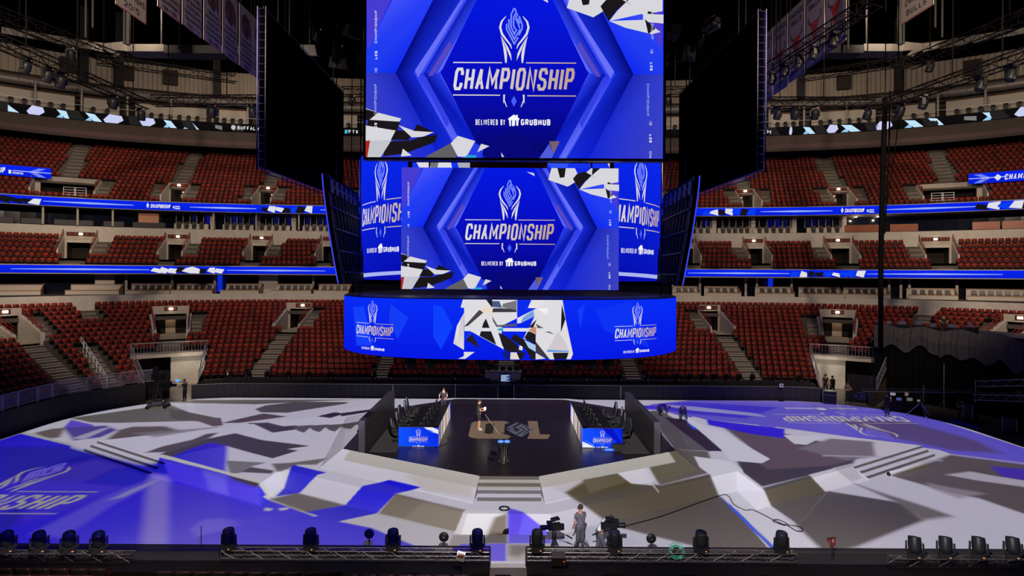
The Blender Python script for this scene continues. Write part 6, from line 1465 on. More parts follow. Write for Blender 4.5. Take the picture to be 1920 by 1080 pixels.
def person(label, loc, rz, pose={}, shirt=CLOTHK, legs=CLOTHK, short_sleeve=True, shorts=False, shoes=BLACKP, scale=1.0, bulk=1.0, cap=None):
    J = {k: Vector(v) for k, v in BASE.items()}; J.update({k: Vector(v) for k, v in pose.items()})
    root = thing('person', label, 'person', loc, rz); root.scale = (scale,)*3
    V, E, R = [], [], []
    def add(p, r, par=None):
        r = tuple(x*bulk for x in r) if isinstance(r, tuple) else r*(1+(bulk-1)*.6)
        V.append(tuple(p)); R.append(r); i = len(V)-1
        if par is not None: E.append((par, i))
        return i
    pe = add(J['pelvis'], (.13, .095)); wa = add(J['waist'], (.14, .10), pe); ch = add(J['chest'], (.165, .115), wa); nk = add(J['neck'], .06, ch); cn = add(J['chin'], (.062, .075), nk); hd = add(J['head'], (.082, .1), cn); add(J['crown'], (.06, .075), hd)
    face = (J['head']-J['neck']); up = face.normalized()
    for s in 'LR':
        sh = add(J['sh'+s], .058, ch); el = add(J['el'+s], .042, sh); wr = add(J['wr'+s], .028, el)
        d = (J['wr'+s]-J['el'+s]).normalized(); sd = d.cross(Vector((0, 1, .3))).normalized() if abs(d.y) < .9 else Vector((1, 0, 0)); nn = d.cross(sd)
        pm = add(J['wr'+s]+d*.05, (.036, .022), wr)
        for k, (o_, L_) in enumerate(((-.028, .085), (-.010, .095), (.009, .09), (.027, .07))):
            a = add(J['wr'+s]+d*.09+sd*o_, .010, pm); b = add(J['wr'+s]+d*(.09+L_*.5)+sd*o_*1.15+nn*.012, .009, a); add(J['wr'+s]+d*(.09+L_*.85)+sd*o_*1.1+nn*.035, .008, b)
        a = add(J['wr'+s]+d*.045-sd*.045, .011, pm); add(J['wr'+s]+d*.085-sd*.062+nn*.02, .009, a)
        hi = add(J['hi'+s], .088, pe); kn = add(J['kn'+s], .058, hi); an = add(J['an'+s], .038, kn)
        shn = (J['kn'+s]-J['an'+s]).normalized(); fw = Vector((0, 1, 0)) if abs(shn.y) < .8 else Vector((0, .3, -1)).normalized(); add(J['an'+s]+fw*.14+Vector((0, 0, -.05)), .032, an)
    skin_obj('body', V, E, R, SKIN, root)
    # shirt
    V, E, R = [], [], []
    a = add(J['pelvis'].lerp(J['waist'], -.35), (.185, .152)); b = add(J['waist'], (.158, .12), a); c = add(J['chest'], (.185, .135), b); add(J['chest'].lerp(J['neck'], .72), (.085, .08), c)
    for s in 'LR':
        d = add(J['sh'+s], .074, c); e = add(J['sh'+s].lerp(J['el'+s], .62 if short_sleeve else 1.0), .062 if short_sleeve else .052, d)
        if not short_sleeve: add(J['el'+s].lerp(J['wr'+s], .95), .038, e)
    skin_obj('shirt', V, E, R, shirt, root)
    V, E, R = [], [], []
    a0 = add(J['pelvis'].lerp(J['waist'], .7), (.168, .135)); a = add(J['pelvis'], (.182, .15), a0)
    for s in 'LR':
        b = add(J['hi'+s]-Vector((0, 0, .04)), .108, a); c = add(J['kn'+s] if not shorts else J['hi'+s].lerp(J['kn'+s], .95), .078 if not shorts else .095, b)
        if not shorts: add(J['an'+s].lerp(J['kn'+s], .06), .054, c)
    skin_obj('shorts' if shorts else 'trousers', V, E, R, legs, root)
    for s in 'LR':
        sn = (J['kn'+s]-J['an'+s]).normalized(); fw = Vector((0, 1, 0)) if abs(sn.y) < .8 else Vector((0, .3, -1)).normalized()
        skin_obj('shoe', [tuple(J['an'+s]+Vector((0, -.03, -.035))), tuple(J['an'+s]+fw*.08+Vector((0, 0, -.045))), tuple(J['an'+s]+fw*.19+Vector((0, 0, -.055)))], [(0, 1), (1, 2)], [.05, .048, .038], shoes, root)
    # head details: hair or cap, nose, eyes, ears
    hd = J['head']; q = Vector((0, 0, 1)).rotation_difference(up).to_matrix()
    m = MB(); Rk = q
    pr = []
    m.lathe([(.094, -.02), (.102, .03), (.09, .08), (.055, .115), (.01, .125)], hd+q @ Vector((0, -.018, 0)), 14, Rk)
    if cap: m.box(hd+q @ Vector((0, .12, .03)), (.15, .12, .015))
    m.build('cap' if cap else 'hair', cap or HAIR, root)
    m = MB(); m.add([hd+q @ Vector(v) for v in ((-.014, .095, -.03), (.014, .095, -.03), (0, .092, .02), (0, .128, -.028))], [(0, 1, 3), (1, 2, 3), (2, 0, 3)]); 
    for s in (-1, 1): m.box(hd+q @ Vector((s*.088, -.005, -.01)), (.016, .035, .055))
    m.build('nose_and_ears', SKIN, root)
    for s in (-1, 1): m = MB(); m.box(hd+q @ Vector((s*.034, .096, .008)), (.024, .01, .01)); m.build('eye', BLACKP, root)
    m = MB(); m.box(hd+q @ Vector((0, .094, -.058)), (.05, .01, .008)); m.build('mouth', mat('lips', (.3, .1, .08), .6), root)
    return root
# deck technician
person('person in black T-shirt, shorts and white shoes standing on the deck with a light', (-1.82, 33.9, DZ), -1.25, dict(elR=(.24, .02, 1.14), wrR=(.12, .26, 1.12), elL=(-.25, .0, 1.14), wrL=(-.10, .27, 1.20), head=(0, .05, 1.64), crown=(0, .05, 1.73), chin=(0, .04, 1.56)), shorts=True, shoes=SHOEW, scale=1.03, bulk=1.25)
m = MB(); p0 = Vector((-1.45, 33.85, DZ+1.28)); m.box(p0, (.08, .03, .15)); o = m.build('hand_torch', mat('torch', (1, 1, 1), .5, emit=(1, .95, .9), es=14)); setp(o, 'small bright torch held by the person on the deck', 'torch')
m = MB(); m.tube([(-1.45, 33.8, DZ+.95), (-.85, 33.0, DZ+.35), (-.55, 32.75, DZ+.02)], .008, 4); o = m.build('measuring_cord', mat('cord_pale', (.6, .6, .6), .4)); setp(o, 'thin pale cord running from the hand of the person on the deck to the floor', 'cord')
x, y = ground(1018, 748)
bent = dict(pelvis=(0, -.1, .82), waist=(0, .02, .92), chest=(0, .28, .98), neck=(0, .45, .93), chin=(0, .52, .86), head=(0, .58, .84), crown=(0, .66, .82), shL=(-.18, .36, .95), shR=(.18, .36, .95), elL=(-.2, .42, .62), elR=(.2, .42, .62), wrL=(-.2, .5, .34), wrR=(.2, .5, .34), hiL=(-.1, -.1, .80), hiR=(.1, -.1, .80), knL=(-.13, .0, .45), knR=(.15, .12, .45), anL=(-.13, -.15, .09), anR=(.15, -.02, .09))
x, y = ground(348, 752); person('person in black pushing at a camera arm by the left floor tunnel', (x, y, 0), 1.35, dict(elR=(.22, .22, 1.18), wrR=(.15, .48, 1.14), elL=(-.22, .2, 1.16), wrL=(-.12, .46, 1.10), head=(0, .05, 1.64)), scale=1.0)
x, y = ground(1240, 779, .45); person('person in black crouching with hands down just right of the right deck wall', (x, y, .45), -2.0, dict(bent, pelvis=(0, -.15, .62), hiL=(-.1, -.15, .6), hiR=(.1, -.15, .6), waist=(0, 0, .72), chest=(0, .24, .76), neck=(0, .42, .72), chin=(0, .5, .66), head=(0, .56, .64), crown=(0, .63, .62), shL=(-.18, .32, .74), shR=(.18, .32, .74), elL=(-.2, .4, .44), elR=(.2, .4, .44), wrL=(-.2, .48, .18), wrR=(.2, .48, .18), knL=(-.16, .1, .4), knR=(.18, .0, .38)), short_sleeve=False)
x, y = ground(1283, 789, .45); person('person in black bending down over the white platform, right of the deck', (x, y, .45), 2.7, dict(bent, wrL=(-.3, .62, .2), wrR=(.2, .4, .24), elL=(-.26, .5, .55)), short_sleeve=False, cap=None)
x, y = ground(1591, 757); person('person in grey T-shirt standing with folded arms beside the right floor tunnel', (x, y, 0), 2.9, dict(elR=(.25, .08, 1.15), wrR=(-.02, .2, 1.2), elL=(-.25, .08, 1.15), wrL=(.02, .22, 1.15), anL=(-.17, 0, .09), anR=(.17, 0, .09)), shirt=CLOTHG)
x, y = (1091-CX)/F*21.3, 21.3; person('person in grey standing at the near stage edge between the two cameras', (x, y, 0), .4, dict(elR=(.26, .12, 1.2), wrR=(.08, .2, 1.46), elL=(-.25, -.02, 1.15), wrL=(-.22, .12, .95)), shirt=mat('mid_grey_shirt', (.12, .12, .14), .85), legs=mat('grey_trousers', (.08, .08, .095), .85))
x, y = (1128-CX)/F*21.0, 21.0; person('person with white sleeves bending over the right camera at the near stage edge', (x, y, 0), -1.3, dict(bent, pelvis=(0, -.05, .9), waist=(0, .05, 1.03), chest=(0, .22, 1.18), neck=(0, .33, 1.27), chin=(0, .38, 1.29), head=(0, .43, 1.33), crown=(0, .46, 1.4), shL=(-.18, .25, 1.22), shR=(.18, .25, 1.22), elL=(-.24, .38, 1.0), elR=(.22, .42, 1.02), wrL=(-.08, .6, 1.05), wrR=(.1, .62, 1.1), hiL=(-.1, -.05, .88), hiR=(.1, -.05, .88)), shirt=WHITEP, legs=CLOTHG, short_sleeve=False)
person('person in black standing at the far end of the left player desk', (-4.35, 37.75, DZ), 3.0, dict(elR=(.28, .1, 1.2), wrR=(.2, .3, 1.1), elL=(-.28, .1, 1.2), wrL=(-.2, .3, 1.1)), cap=BLACKP)
for px, z, d in ((1549, 0, 3.6), (1562, 0, 3.0)):
    p = RINK.pt(RINK.s_at(px, d), d, 0); person('dark-clothed person walking inside the right floor tunnel, %s of two' % ('left' if px < 1555 else 'right'), tuple(p), 3.1 if px < 1555 else .2, dict(knL=(-.1, .12, .5), anL=(-.1, .18, .1), knR=(.1, -.02, .5), anR=(.1, -.2, .12)))
x, y = ground(1664, 781); person('person in dark clothes standing on the blue floor under the camera crane', (x, y, 0), -1.2, dict(elR=(.24, .1, 1.14), wrR=(.15, .33, 1.15)))
x, y = ground(1808, 790); x, y = x+.4, y+.6; person('person in black working beside the white cloth among the crew gear', (x, y, 0), 2.0, dict(bent, pelvis=(0, -.05, .9), waist=(0, .03, 1.03), chest=(0, .16, 1.2), neck=(0, .25, 1.32), chin=(0, .3, 1.35), head=(0, .34, 1.4), crown=(0, .36, 1.48), shL=(-.18, .18, 1.26), shR=(.18, .18, 1.26), elL=(-.24, .3, 1.05), elR=(.22, .3, 1.05), wrL=(-.1, .5, 1.0), wrR=(.1, .5, 1.0), hiL=(-.1, -.05, .88), hiR=(.1, -.05, .88)))
# ------------------------------------------------------------------ crew riser and gear at the right
s0, s1 = RINK.s_at(1640, 4.5), RINK.s_at(1990, 4.5)
m = MB(); n = 90
for k in range(n):
    qs = [s0+(s1-s0)*q/n for q in (k, k+1)]; P = []
    for q, kk in zip(qs, (k, k+1)):
        w = .10*sin(kk*.9)+.07*sin(kk*2.3+1); zt = 6.15+.12*sin(kk*.35)-(.02*max(0, kk-55)*.9); zb = zt-1.75-.25*sin(kk*.5)-.35*(kk > 30)
        P.append((RINK.pt(q, 4.5+w*.4, zt), RINK.pt(q, 4.2+w, (zt+zb)/2), RINK.pt(q, 4.3+w*.6, zb)))
    m.quad(P[0][2], P[1][2], P[1][1], P[0][1]); m.quad(P[0][1], P[1][1], P[1][0], P[0][0])
o = m.build('skirt_cloth', mat('grey_skirt_cloth', (.045, .040, .040), .9, noise=.35, nscale=.6)); setp(o, 'dark grey wrinkled cloth draped over the edge of the raised crew area', 'drape')
m = MB(); n = 120
for k in range(n):
    a, b = s0+(s1-s0)*k/n, s0+(s1-s0)*(k+1)/n; wa, wb = .07*sin(k*1.7), .07*sin((k+1)*1.7); m.quad(RINK.pt(a, 4.6+wa, 0), RINK.pt(b, 4.6+wb, 0), RINK.pt(b, 4.6+wb, 6.0), RINK.pt(a, 4.6+wa, 6.0))
m.quad(RINK.pt(s0, 4.6, 0), RINK.pt(s0, 9, 0), RINK.pt(s0, 9, 6), RINK.pt(s0, 4.6, 6))
o = m.build('blackout_drape', mat('blackout_drape', (.006, .006, .006), 1.0, spec=0)); setp(o, 'tall black drape below the grey cloth, closing the stand behind the crew gear', 'drape')
root = thing('crew_riser', 'raised black platform behind the draped cloth on the right', 'platform'); m = MB(); seg_box(m, RINK, s0, s1, 4.8, 9.5, 5.7, 5.95); m.build('top', BLACK, root)
for i, (px, w, h) in enumerate(((1648, .4, .45), (1667, .6, .3), (1692, .9, .35), (1722, .8, .4), (1750, .8, .3), (1786, 1.0, .35), (1820, .7, .5))):
    q = RINK.at(RINK.s_at(px, 5.2), 5.3); r2 = thing('crew_console', 'black control desk on the raised crew area, %s from left' % ORD[i], 'console', (q[0], q[1], 5.95), atan2(q[3], q[2])-pi/2)
    m = MB(); m.box((0, 0, h/2), (w, .6, h)); m.build('body', BLACKP, r2); m = MB(); m.box((0, -.1, h+.15), (w*.5, .05, .3), rx=-.2); m.build('display', mat('dim_display', (.02, .02, .03), .3, emit=(.1, .1, .12), es=.25), r2)
q = RINK.at(RINK.s_at(1770, 6.4), 6.4); person('person seated at the consoles on the raised crew area', (q[0], q[1], 5.5), 2.6, dict(elR=(.25, .12, 1.15), wrR=(.15, .35, 1.12), elL=(-.25, .12, 1.15), wrL=(-.15, .35, 1.12)))
# hanging loudspeaker cable column
root = thing('cable_drop', 'thick black vertical cable bundle hanging in front of the right stands', 'cable', (0, 0, 0)); X, Y = (1655-CX)/F*36, 36.0
m = MB(); m.tube([(X+.1, Y, 21.6), (X, Y, 18), (X-.12, Y, 12), (X-.1, Y, 5.5)], [.12, .16, .15, .14], 8); m.build('main_bundle', MATS['blackout_drape'], root)
m = MB(); m.tube([(X+1.2, Y, 22.2), (X+.75, Y, 18.5), (X+.25, Y, 15)], .035, 5); m.build('side_cable', MATS['blackout_drape'], root); m = MB(); m.tube([(X+.4, Y, 22), (X+.35, Y, 18), (X+.1, Y, 13)], .05, 5); m.build('side_cable', MATS['blackout_drape'], root)
m = MB(); m.tube([(X+.1, Y, 21.6), (X+.1, Y, 46)], .03, 5); m.build('chain', BLACKM, root)
# camera crane
root = thing('camera_crane', 'long thin camera crane arm stretching over the right edge of the blue floor', 'camera crane'); A, Bp = at(1618, 734, 43.5), at(1835, 736, 40); pv = A.lerp(Bp, .53)
m = MB(); d = (Bp-A).normalized(); m.tube([A, Bp+d*2.5], .05, 6); m.tube([A+Vector((0, 0, .22)), Bp+Vector((0, 0, .16))], .02, 5)
for k in range(16): q = A.lerp(Bp, k/15); m.tube([q, q+Vector((0, 0, .2))], .012, 4)
m.build('arm', mat('crane_metal', (.10, .095, .10), .35, .6), root)
m = MB(); m.box(A+Vector((-.1, 0, -.35)), (.5, .4, .5)); m.tube([A+Vector((-.3, 0, -.3)), A+Vector((-.6, -.1, -.3))], .12, 8); m.build('camera_head', mat('crane_head', (.03, .03, .09), .4), root)
m = MB(); m.tube([pv, (pv.x, pv.y, 1.1)], .07, 8); m.build('column', BLACKM, root)
for t in (.3, 2.4, 4.5): m = MB(); m.tube([(pv.x, pv.y, 1.2), (pv.x+1.0*cos(t), pv.y+1.0*sin(t), .03)], .04, 6); m.build('leg', mat('leg_pale', (.35, .33, .36), .4, .4), root)
m = MB(); m.box(Bp+d*2.4+Vector((0, 0, -.1)), (.6, .5, .5)); m.build('counterweight', BLACKM, root)
# cases, tables, monitors, stands on the crew floor
def case(name, label, px, py, w, d, h, rz=0, c=None, z=0, lid=True):
    x, y = ground(px, py); r = thing(name, label, name.split('_')[-1], (x, y, z), rz); m = MB(); m.box((0, 0, h/2+.06), (w, d, h)); m.build('body', c or BLACKP, r)
    m = MB()
    for i in (-1, 1):
        for j in (-1, 1): m.box((i*(w/2-.01), j*(d/2-.01), h/2+.06), (.035, .035, h+.01))
    m.box((0, -d/2, h*.7+.06), (w, .02, .03)); m.build('edge_trim', mat('case_trim', (.22, .2, .24), .4, .7), r)
    for i in (-1, 1):
        for j in (-1, 1): m = MB(); m.lathe([(.045, -.02), (.045, .02)], (i*(w/2-.1), j*(d/2-.1), .045), 8, Matrix.Rotation(pi/2, 3, 'X')); m.build('caster', BLACKM, r)
    return r
case('flight_case', 'black flight case with a pale band, nearest the right picture edge', 1903, 812, 1.3, .8, 1.0, .5)
case('flight_case', 'black flight case standing behind the crane legs at the right', 1893, 770, 1.6, .9, 1.3, .6)
case('equipment_rack', 'black equipment rack with small white lettering beside the blue mat', 1822, 790, .7, .6, 1.2, .4)
case('flight_case', 'low black case among the crew tripods, right of the blue floor', 1858, 772, 1.0, .7, .6, .7)
case('speaker_cabinet', 'dark slanted speaker cabinet at the right end of the stage barrier', 1556, 757, 1.0, .8, 1.0, -.4)
def table(label, px, py, w, rz):
    x, y = ground(px, py); r = thing('crew_table', label, 'table', (x, y, 0), rz); MB().box((0, 0, .74), (w, .75, .04)).build('table_top', BLACKP, r); m = MB(); m.box((0, -.37, .37), (w, .02, .72)); m.build('skirt', DRAPE, r)
    for i in (-1, 1): m = MB(); m.tube([(i*(w/2-.1), .2, 0), (i*(w/2-.1), .2, .73)], .02); m.build('leg', BLACKM, r)
    return x, y
x, y = table('black skirted table with small lit screens beside the right of the blue floor', 1692, 771, 2.8, -.25)
for i, (dx, dz, w, h, c) in enumerate(((-.9, .8, .5, .3, (.30, .25, .45)), (-.2, .8, .45, .28, (.10, .12, .4)), (.5, .8, .5, .32, (.18, .22, .2)), (1.1, .8, .3, .2, (.35, .3, .2)), (-.6, 1.25, .45, .28, (.5, .42, .55)), (.3, 1.25, .3, .4, (.35, .2, .2)))):
    r = thing('preview_monitor', 'small dim preview monitor on the skirted crew table, %s of six' % ORD[i], 'monitor', (x+dx, y-dx*.25, .76 if dz < 1 else 1.12), -.2)
    MB().box((0, 0, h/2+.03), (w, .08, h)).build('case', BLACKP, r); m = MB(); m.box((0, -.045, h/2+.03), (w*.8, .004, h*.75)); m.build('screen', mat('preview_%d' % i, (.02, .02, .02), .2, emit=c, es=.5), r); m = MB(); m.box((0, 0, -.0), (.2, .14, .06)); m.build('foot', BLACKP, r)
for i, (px, py, h) in enumerate(((1733, 772, 2.0), (1771, 768, 3.6), (1830, 776, 2.4))):
    x, y = ground(px, py); r = thing('light_stand', 'slim tripod stand in the crew area, %s from left' % ORD[i], 'stand', (x, y, 0)); m = MB(); m.tube([(0, 0, .1), (0, 0, h)], .022, 6); m.build('pole', mat('leg_pale', (.35, .33, .36), .4, .4), r)
    for t in (0, 2.1, 4.2): m = MB(); m.tube([(0, 0, .7), (.45*cos(t), .45*sin(t), .02)], .016, 5); m.build('leg', MATS['leg_pale'], r)
# truss gantry at far right
truss('stage_gantry', 'dark metal frame standing at the right picture edge', at(1835, 720, 37), at(1960, 716, 31), .35, .6, tm)
truss('stage_gantry', 'lower rail of the dark metal frame at the right picture edge', at(1832, 745, 37), at(1960, 748, 31), .35, .6, tm)
x, y = ground(1828, 765); m = MB(); rnd = random.Random(3); n = 6; vs = [(x+.5*cos(t)*rnd.uniform(.6, 1), y+.3*sin(t), .9+.5*rnd.random()) for t in np.linspace(0, 2*pi, 9)[:-1]]+[(x, y, 1.75), (x, y, .7)]; m.add(vs, [(i, (i+1) % 8, 8) for i in range(8)]+[((i+1) % 8, i, 9) for i in range(8)]); o = m.build('white_cloth', WHITEP); setp(o, 'crumpled white cloth on top of the crew gear at the right', 'cloth')
# blue mat
P = [ground(*q) for q in ((1777, 790), (1800, 788), (1842, 806), (1836, 807))]; m = MB(); m.prism(P[::-1] if False else P, .01, .05); o = m.build('blue_mat', mat('blue_mat', (.02, .06, .5), .5)); setp(o, 'strip of bright blue mat along the right edge of the projected floor', 'mat')
# ------------------------------------------------------------------ centre gap: monitor rack and control desk
r = thing('monitor_cart', 'cart with a lit text screen in the gap between the stage barriers', 'monitor cart', ((949-CX)/F*49.2, 49.2, 0)); m = MB(); m.box((0, 0, .35), (1.3, .6, .7)); m.build('cart', CREAM, r)
m = MB(); m.box((0, -.1, 1.45), (1.0, .12, .75)); m.build('monitor_case', BLACKP, r); cv = Canvas(); cv.poly([(-.42, 0), (.42, 0), (.42, .62), (-.42, .62)], S(40, 60, 120)); cv.up()
for k in range(7): cv.poly([(-.38, .06+k*.08), (.3-.2*(k % 3)*.6, .06+k*.08), (.3-.2*(k % 3)*.6, .10+k*.08), (-.38, .10+k*.08)], S(190, 215, 240))
cv.build('screen', lambda u, v, o: (u, -.17-o, 1.76-v), LED, r); m = MB(); m.tube([(0, 0, .7), (0, 0, 1.1)], .05); m.build('post', BLACKM, r)
m = MB(); m.box((-.1, -.38, .4), (.3, .05, .3)); m.build('red_box', mat('red_plastic', (.5, .06, .03), .5), r)
q = RINK.at(RINK.s_at(945, 3.2), 3.1); r = thing('control_desk', 'pale control desk with black gear at the foot of the centre stand', 'desk', (q[0], q[1], 1.05)); m = MB(); m.box((-.0, 0, .72), (3.2, .8, .06)); m.box((0, -.35, .36), (3.2, .05, .7)); m.build('desk_body', CREAM, r)
for i in range(5): m = MB(); m.box((-1.3+i*.62, .05, .92), (.42, .1, .34)); m.build('screen_back', BLACKP, r)
for i, px in enumerate((702, 1213, 431, 1466)):
    d = 1.4; p = RINK.pt(RINK.s_at(px, d), d, 0); xx = thing('paper_sign', 'small white paper sign on a thin post behind the %s' % ('left barriers near the centre', 'right barriers near the centre', 'left barriers at the corner stair', 'right barriers')[i], 'sign', (p.x, p.y, 1.35 if i != 3 else 0)) 
    if i == 3: xx.location = (*ground(1466, 752), 0)
    h = .25 if i != 3 else 1.15
    m = MB(); m.tube([(0, 0, 0), (0, 0, h)], .015, 5); m.build('post', BLACKM, xx); m = MB(); m.box((0, -.02, h+.14), (.34, .02, .3)); m.build('paper', WHITEP, xx)
    m = MB(); m.box((0, -.033, h+.15), (.18, .004, .1)); m.build('print', CLOTHG, xx)
    if i == 3: m = MB(); m.lathe([(.22, 0), (.22, .03)], (0, 0, 0), 12); m.build('base', BLACKM, xx)
# dolly camera at the left
x, y = ground(298, 765); r = thing('camera_dolly', 'tall black wheeled camera dolly near the left floor tunnel', 'camera dolly', (x, y, 0), .2)
m = MB(); m.box((0, 0, .32), (1.3, .7, .12)); m.box((0, 0, .45), (.7, .5, .16)); m.build('base', BLACKM, r)
for i in (-1, 1):
    for j in (-1, 1): m = MB(); m.lathe([(.14, -.06), (.14, .06)], (i*.6, j*.35, .15), 12, Matrix.Rotation(pi/2, 3, 'X')); m.build('wheel', BLACKP, r)
m = MB(); m.tube([(-.25, 0, .5), (-.05, 0, 1.5), (-.05, 0, 2.2)], .05); m.tube([(.35, 0, .5), (.0, 0, 1.3)], .04); m.tube([(-.4, 0, .5), (-.3, 0, 2.1)], .03); m.build('column', mat('dolly_metal', (.09, .06, .045), .4, .5), r)
m = MB(); m.box((.55, 0, 1.75), (.7, .35, .4)); m.tube([(.9, 0, 1.72), (1.25, 0, 1.7)], .12, 10); m.build('camera', BLACKP, r)
m = MB(); m.box((0, 0, 2.4), (.9, .3, .5)); m.box((-.2, 0, 2.9), (.3, .2, .5)); m.build('monitor_rig', BLACKP, r)
m = MB(); m.tube([(.3, 0, 2.0), (1.3, 0, 1.95), (1.9, .1, 1.9)], .03); m.build('push_bar', BLACKM, r); m = MB(); m.box((1.35, -.05, 2.05), (.28, .05, .2)); m.build('viewfinder_screen', mat('viewfinder', (.02, .02, .02), .3, emit=(.1, .35, .8), es=1.2), r)
# ------------------------------------------------------------------ near edge: two cameras, discs, signs, power box
def cam_rig(label, px, Y, rz, h):
    r = thing('broadcast_camera', label, 'camera', ((px-CX)/F*Y, Y, 0), rz)
    for t in (.4, 2.5, 4.6): m = MB(); m.tube([(0, 0, h-.25), (.42*cos(t), .42*sin(t), .0)], [.03, .018], 6); m.build('tripod_leg', BLACKM, r)
    m = MB(); m.lathe([(.09, h-.3), (.09, h-.1), (.06, h-.05), (.06, h)], (0, 0, 0), 12); m.build('fluid_head', BLACKM, r)
    m = MB(); m.box((0, 0, h+.14), (.46, .17, .22)); m.box((.18, 0, h+.3), (.2, .12, .1)); m.box((-.28, 0, h+.1), (.16, .14, .2)); m.build('camera_body', BLACKP, r)
    m = MB(); m.lathe([(.075, 0), (.085, .1), (.095, .24), (.1, .3)], (.22, 0, h+.14), 14, Matrix.Rotation(pi/2, 3, 'Y')); m.build('lens', BLACKP, r)
    m = MB(); m.box((-.05, -.06, h+.38), (.3, .22, .06), ry=.15); m.tube([(0, 0, h+.25), (-.02, -.02, h+.36)], .02); m.build('viewfinder', BLACKP, r)
    m = MB(); m.tube([(-.1, 0, h-.02), (-.6, .1, h-.28)], .014); m.tube([(-.45, .07, h-.2), (-.65, .12, h-.32)], .028); m.build('pan_bar', BLACKM, r)
    return r
cam_rig('black broadcast camera on tripod at the near stage edge, left of the standing person', 1042, 20.75, pi+.25, 1.05)
cam_rig('black broadcast camera on tripod at the near stage edge, pointing right', 1148, 20.75, -.1, 1.12)
for i, (px, py) in enumerate(((695, 1001), (835, 1007), (1224, 1010))):
    p = at(px, py, 20.2); r = thing('disc_antenna', 'black round disc on a thin stand at the near stage edge, %s of three' % ['leftmost', 'middle', 'rightmost'][i], 'disc', (p.x, p.y, 0)); m = MB(); m.lathe([(.17, -.03), (.175, 0), (.16, .03), (.05, .035)], (0, 0, p.z), 20, Matrix.Rotation(pi/2, 3, 'X')); m.build('disc', BLACKP, r)
    m = MB(); m.tube([(0, .03, p.z-.15), (0, .03, .66)], .014, 6); m.box((0, .02, p.z-.25), (.05, .05, .1)); m.build('stand', BLACKM, r); m = MB(); m.tube([(-.04, -.045, p.z+.02), (.04, -.045, p.z-.02)], .004); m.build('pale_handle', STEEL, r)
p = at(867, 1043, 18.4); r = thing('clipboard_sign', 'tilted white paper on a dark stand in the foreground left of the gap', 'sign', (p.x, p.y, 0)); m = MB(); m.box((0, 0, p.z), (.26, .015, .30), ry=.2, rx=-.2); m.build('paper', WHITEP, r); m = MB(); m.box((0, -.012, p.z+.02), (.19, .008, .14), ry=.2, rx=-.2); m.build('print', mat('brown_print', (.3, .16, .09), .7), r)
m = MB(); m.tube([(.02, .02, p.z-.14), (.02, .02, .1)], .012); m.box((0, 0, p.z-.17), (.25, .02, .04), ry=.2); m.build('stand', BLACKM, r)
p = at(1564, 1016, 19.6); r = thing('number_board', 'small dark red board with a pale figure on a post, foreground right', 'sign', (p.x, p.y, 0)); m = MB(); m.box((0, 0, p.z), (.2, .05, .3), rz=.2); m.box((-.13, 0, p.z+.06), (.1, .05, .16), rz=-.3); m.build('board', mat('dark_red_board', (.12, .02, .015), .6), r)
cv = Canvas(); cv.polys(text_polys('6', -.04, .06, .08, .12, .02), S(200, 150, 130)); cv.build('figure', lambda u, v, o: (u+.0, -.032+u*.2-o, p.z-v+.06), PRINT, r); m = MB(); m.tube([(0, .03, 0), (0, .03, p.z-.15)], .035); m.build('post', BLACKM, r)
m = MB(); xx, yy = (380-CX)/F*20.25, 20.25; m.tube([(xx, yy, .6), (xx, yy, 1.35)], .014, 5); o = m.build('thin_pole', BLACKM); setp(o, 'thin black pole standing on the near barrier at the left', 'pole')
x0 = (946-CX)/F*18.5; r = thing('power_box', 'black power box with two rows of coloured plugs in the centre gap', 'power box', (x0, 18.5, .02)); m = MB(); m.box((0, 0, .27), (.52, .3, .5)); m.build('body', BLACKP, r, bevel=.01)
m = MB(); m.box((0, -.151, .44), (.5, .004, .14)); m.build('name_plate', mat('plate_dark', (.03, .028, .026), .4), r)
cv = Canvas(); cv.polys(text_polys('POWER BOX', -.13, 0, .26, .025, .006), S(200, 200, 200)) if False else cv.poly([(-.13, -.012), (.13, -.012), (.13, 0), (-.13, 0)], S(170, 165, 160)); cv.build('plate_lettering', lambda u, v, o: (u, -.156-o, .46-v), PRINT, r)
for i, c in enumerate(((.05, .45, .25), (.7, .66, .6), (.05, .05, .05), (.7, .08, .04), (.15, .35, .7))):
    for k in range(2): m = MB(); m.lathe([(.026, 0), (.026, .05), (.018, .055), (.018, .1)], (-.17+i*.085, -.15, .09+k*.09), 10, Matrix.Rotation(pi/2, 3, 'X')); m.build('plug', mat('plug_%d' % i, c, .4), r)
for px, Y, c, lab in ((1093, 20.15, BLACKP, 'black coil of cable lying on the near barrier between the two cameras'), (1271, 19.4, mat('green_cable', (.03, .28, .14), .5), 'bright green coil of cable beside the foreground truss')):
    m = MB(); rnd = random.Random(px); xx = (px-CX)/F*Y; zz = .72 if px < 1200 else .95
    for k in range(7): rr_ = .16+.018*k; m.tube([(xx+rr_*cos(t)*1.0, Y-.05+rr_*sin(t)*.55, zz+.02*k*(k % 3)*.5+.16*sin(t)) for t in np.linspace(0, 2*pi, 20)], .012, 5, cap=False)
    o = m.build('cable_coil', c); setp(o, lab, 'cable coil')
r = thing('ballast_box', 'dark box with a small red lamp hung on the truss right of the gap', 'box', ((1050-CX)/F*18.9, 18.85, .78)); m = MB(); m.box((0, 0, .17), (.46, .3, .3)); m.box((0, 0, .33), (.4, .26, .04)); m.build('body', mat('brown_black', (.05, .035, .03), .5), r); m = MB(); m.box((.17, -.155, .16), (.03, .006, .05)); m.build('lamp', mat('red_led', (.4, .05, .02), .4, emit=(1, .2, .05), es=.6), r)
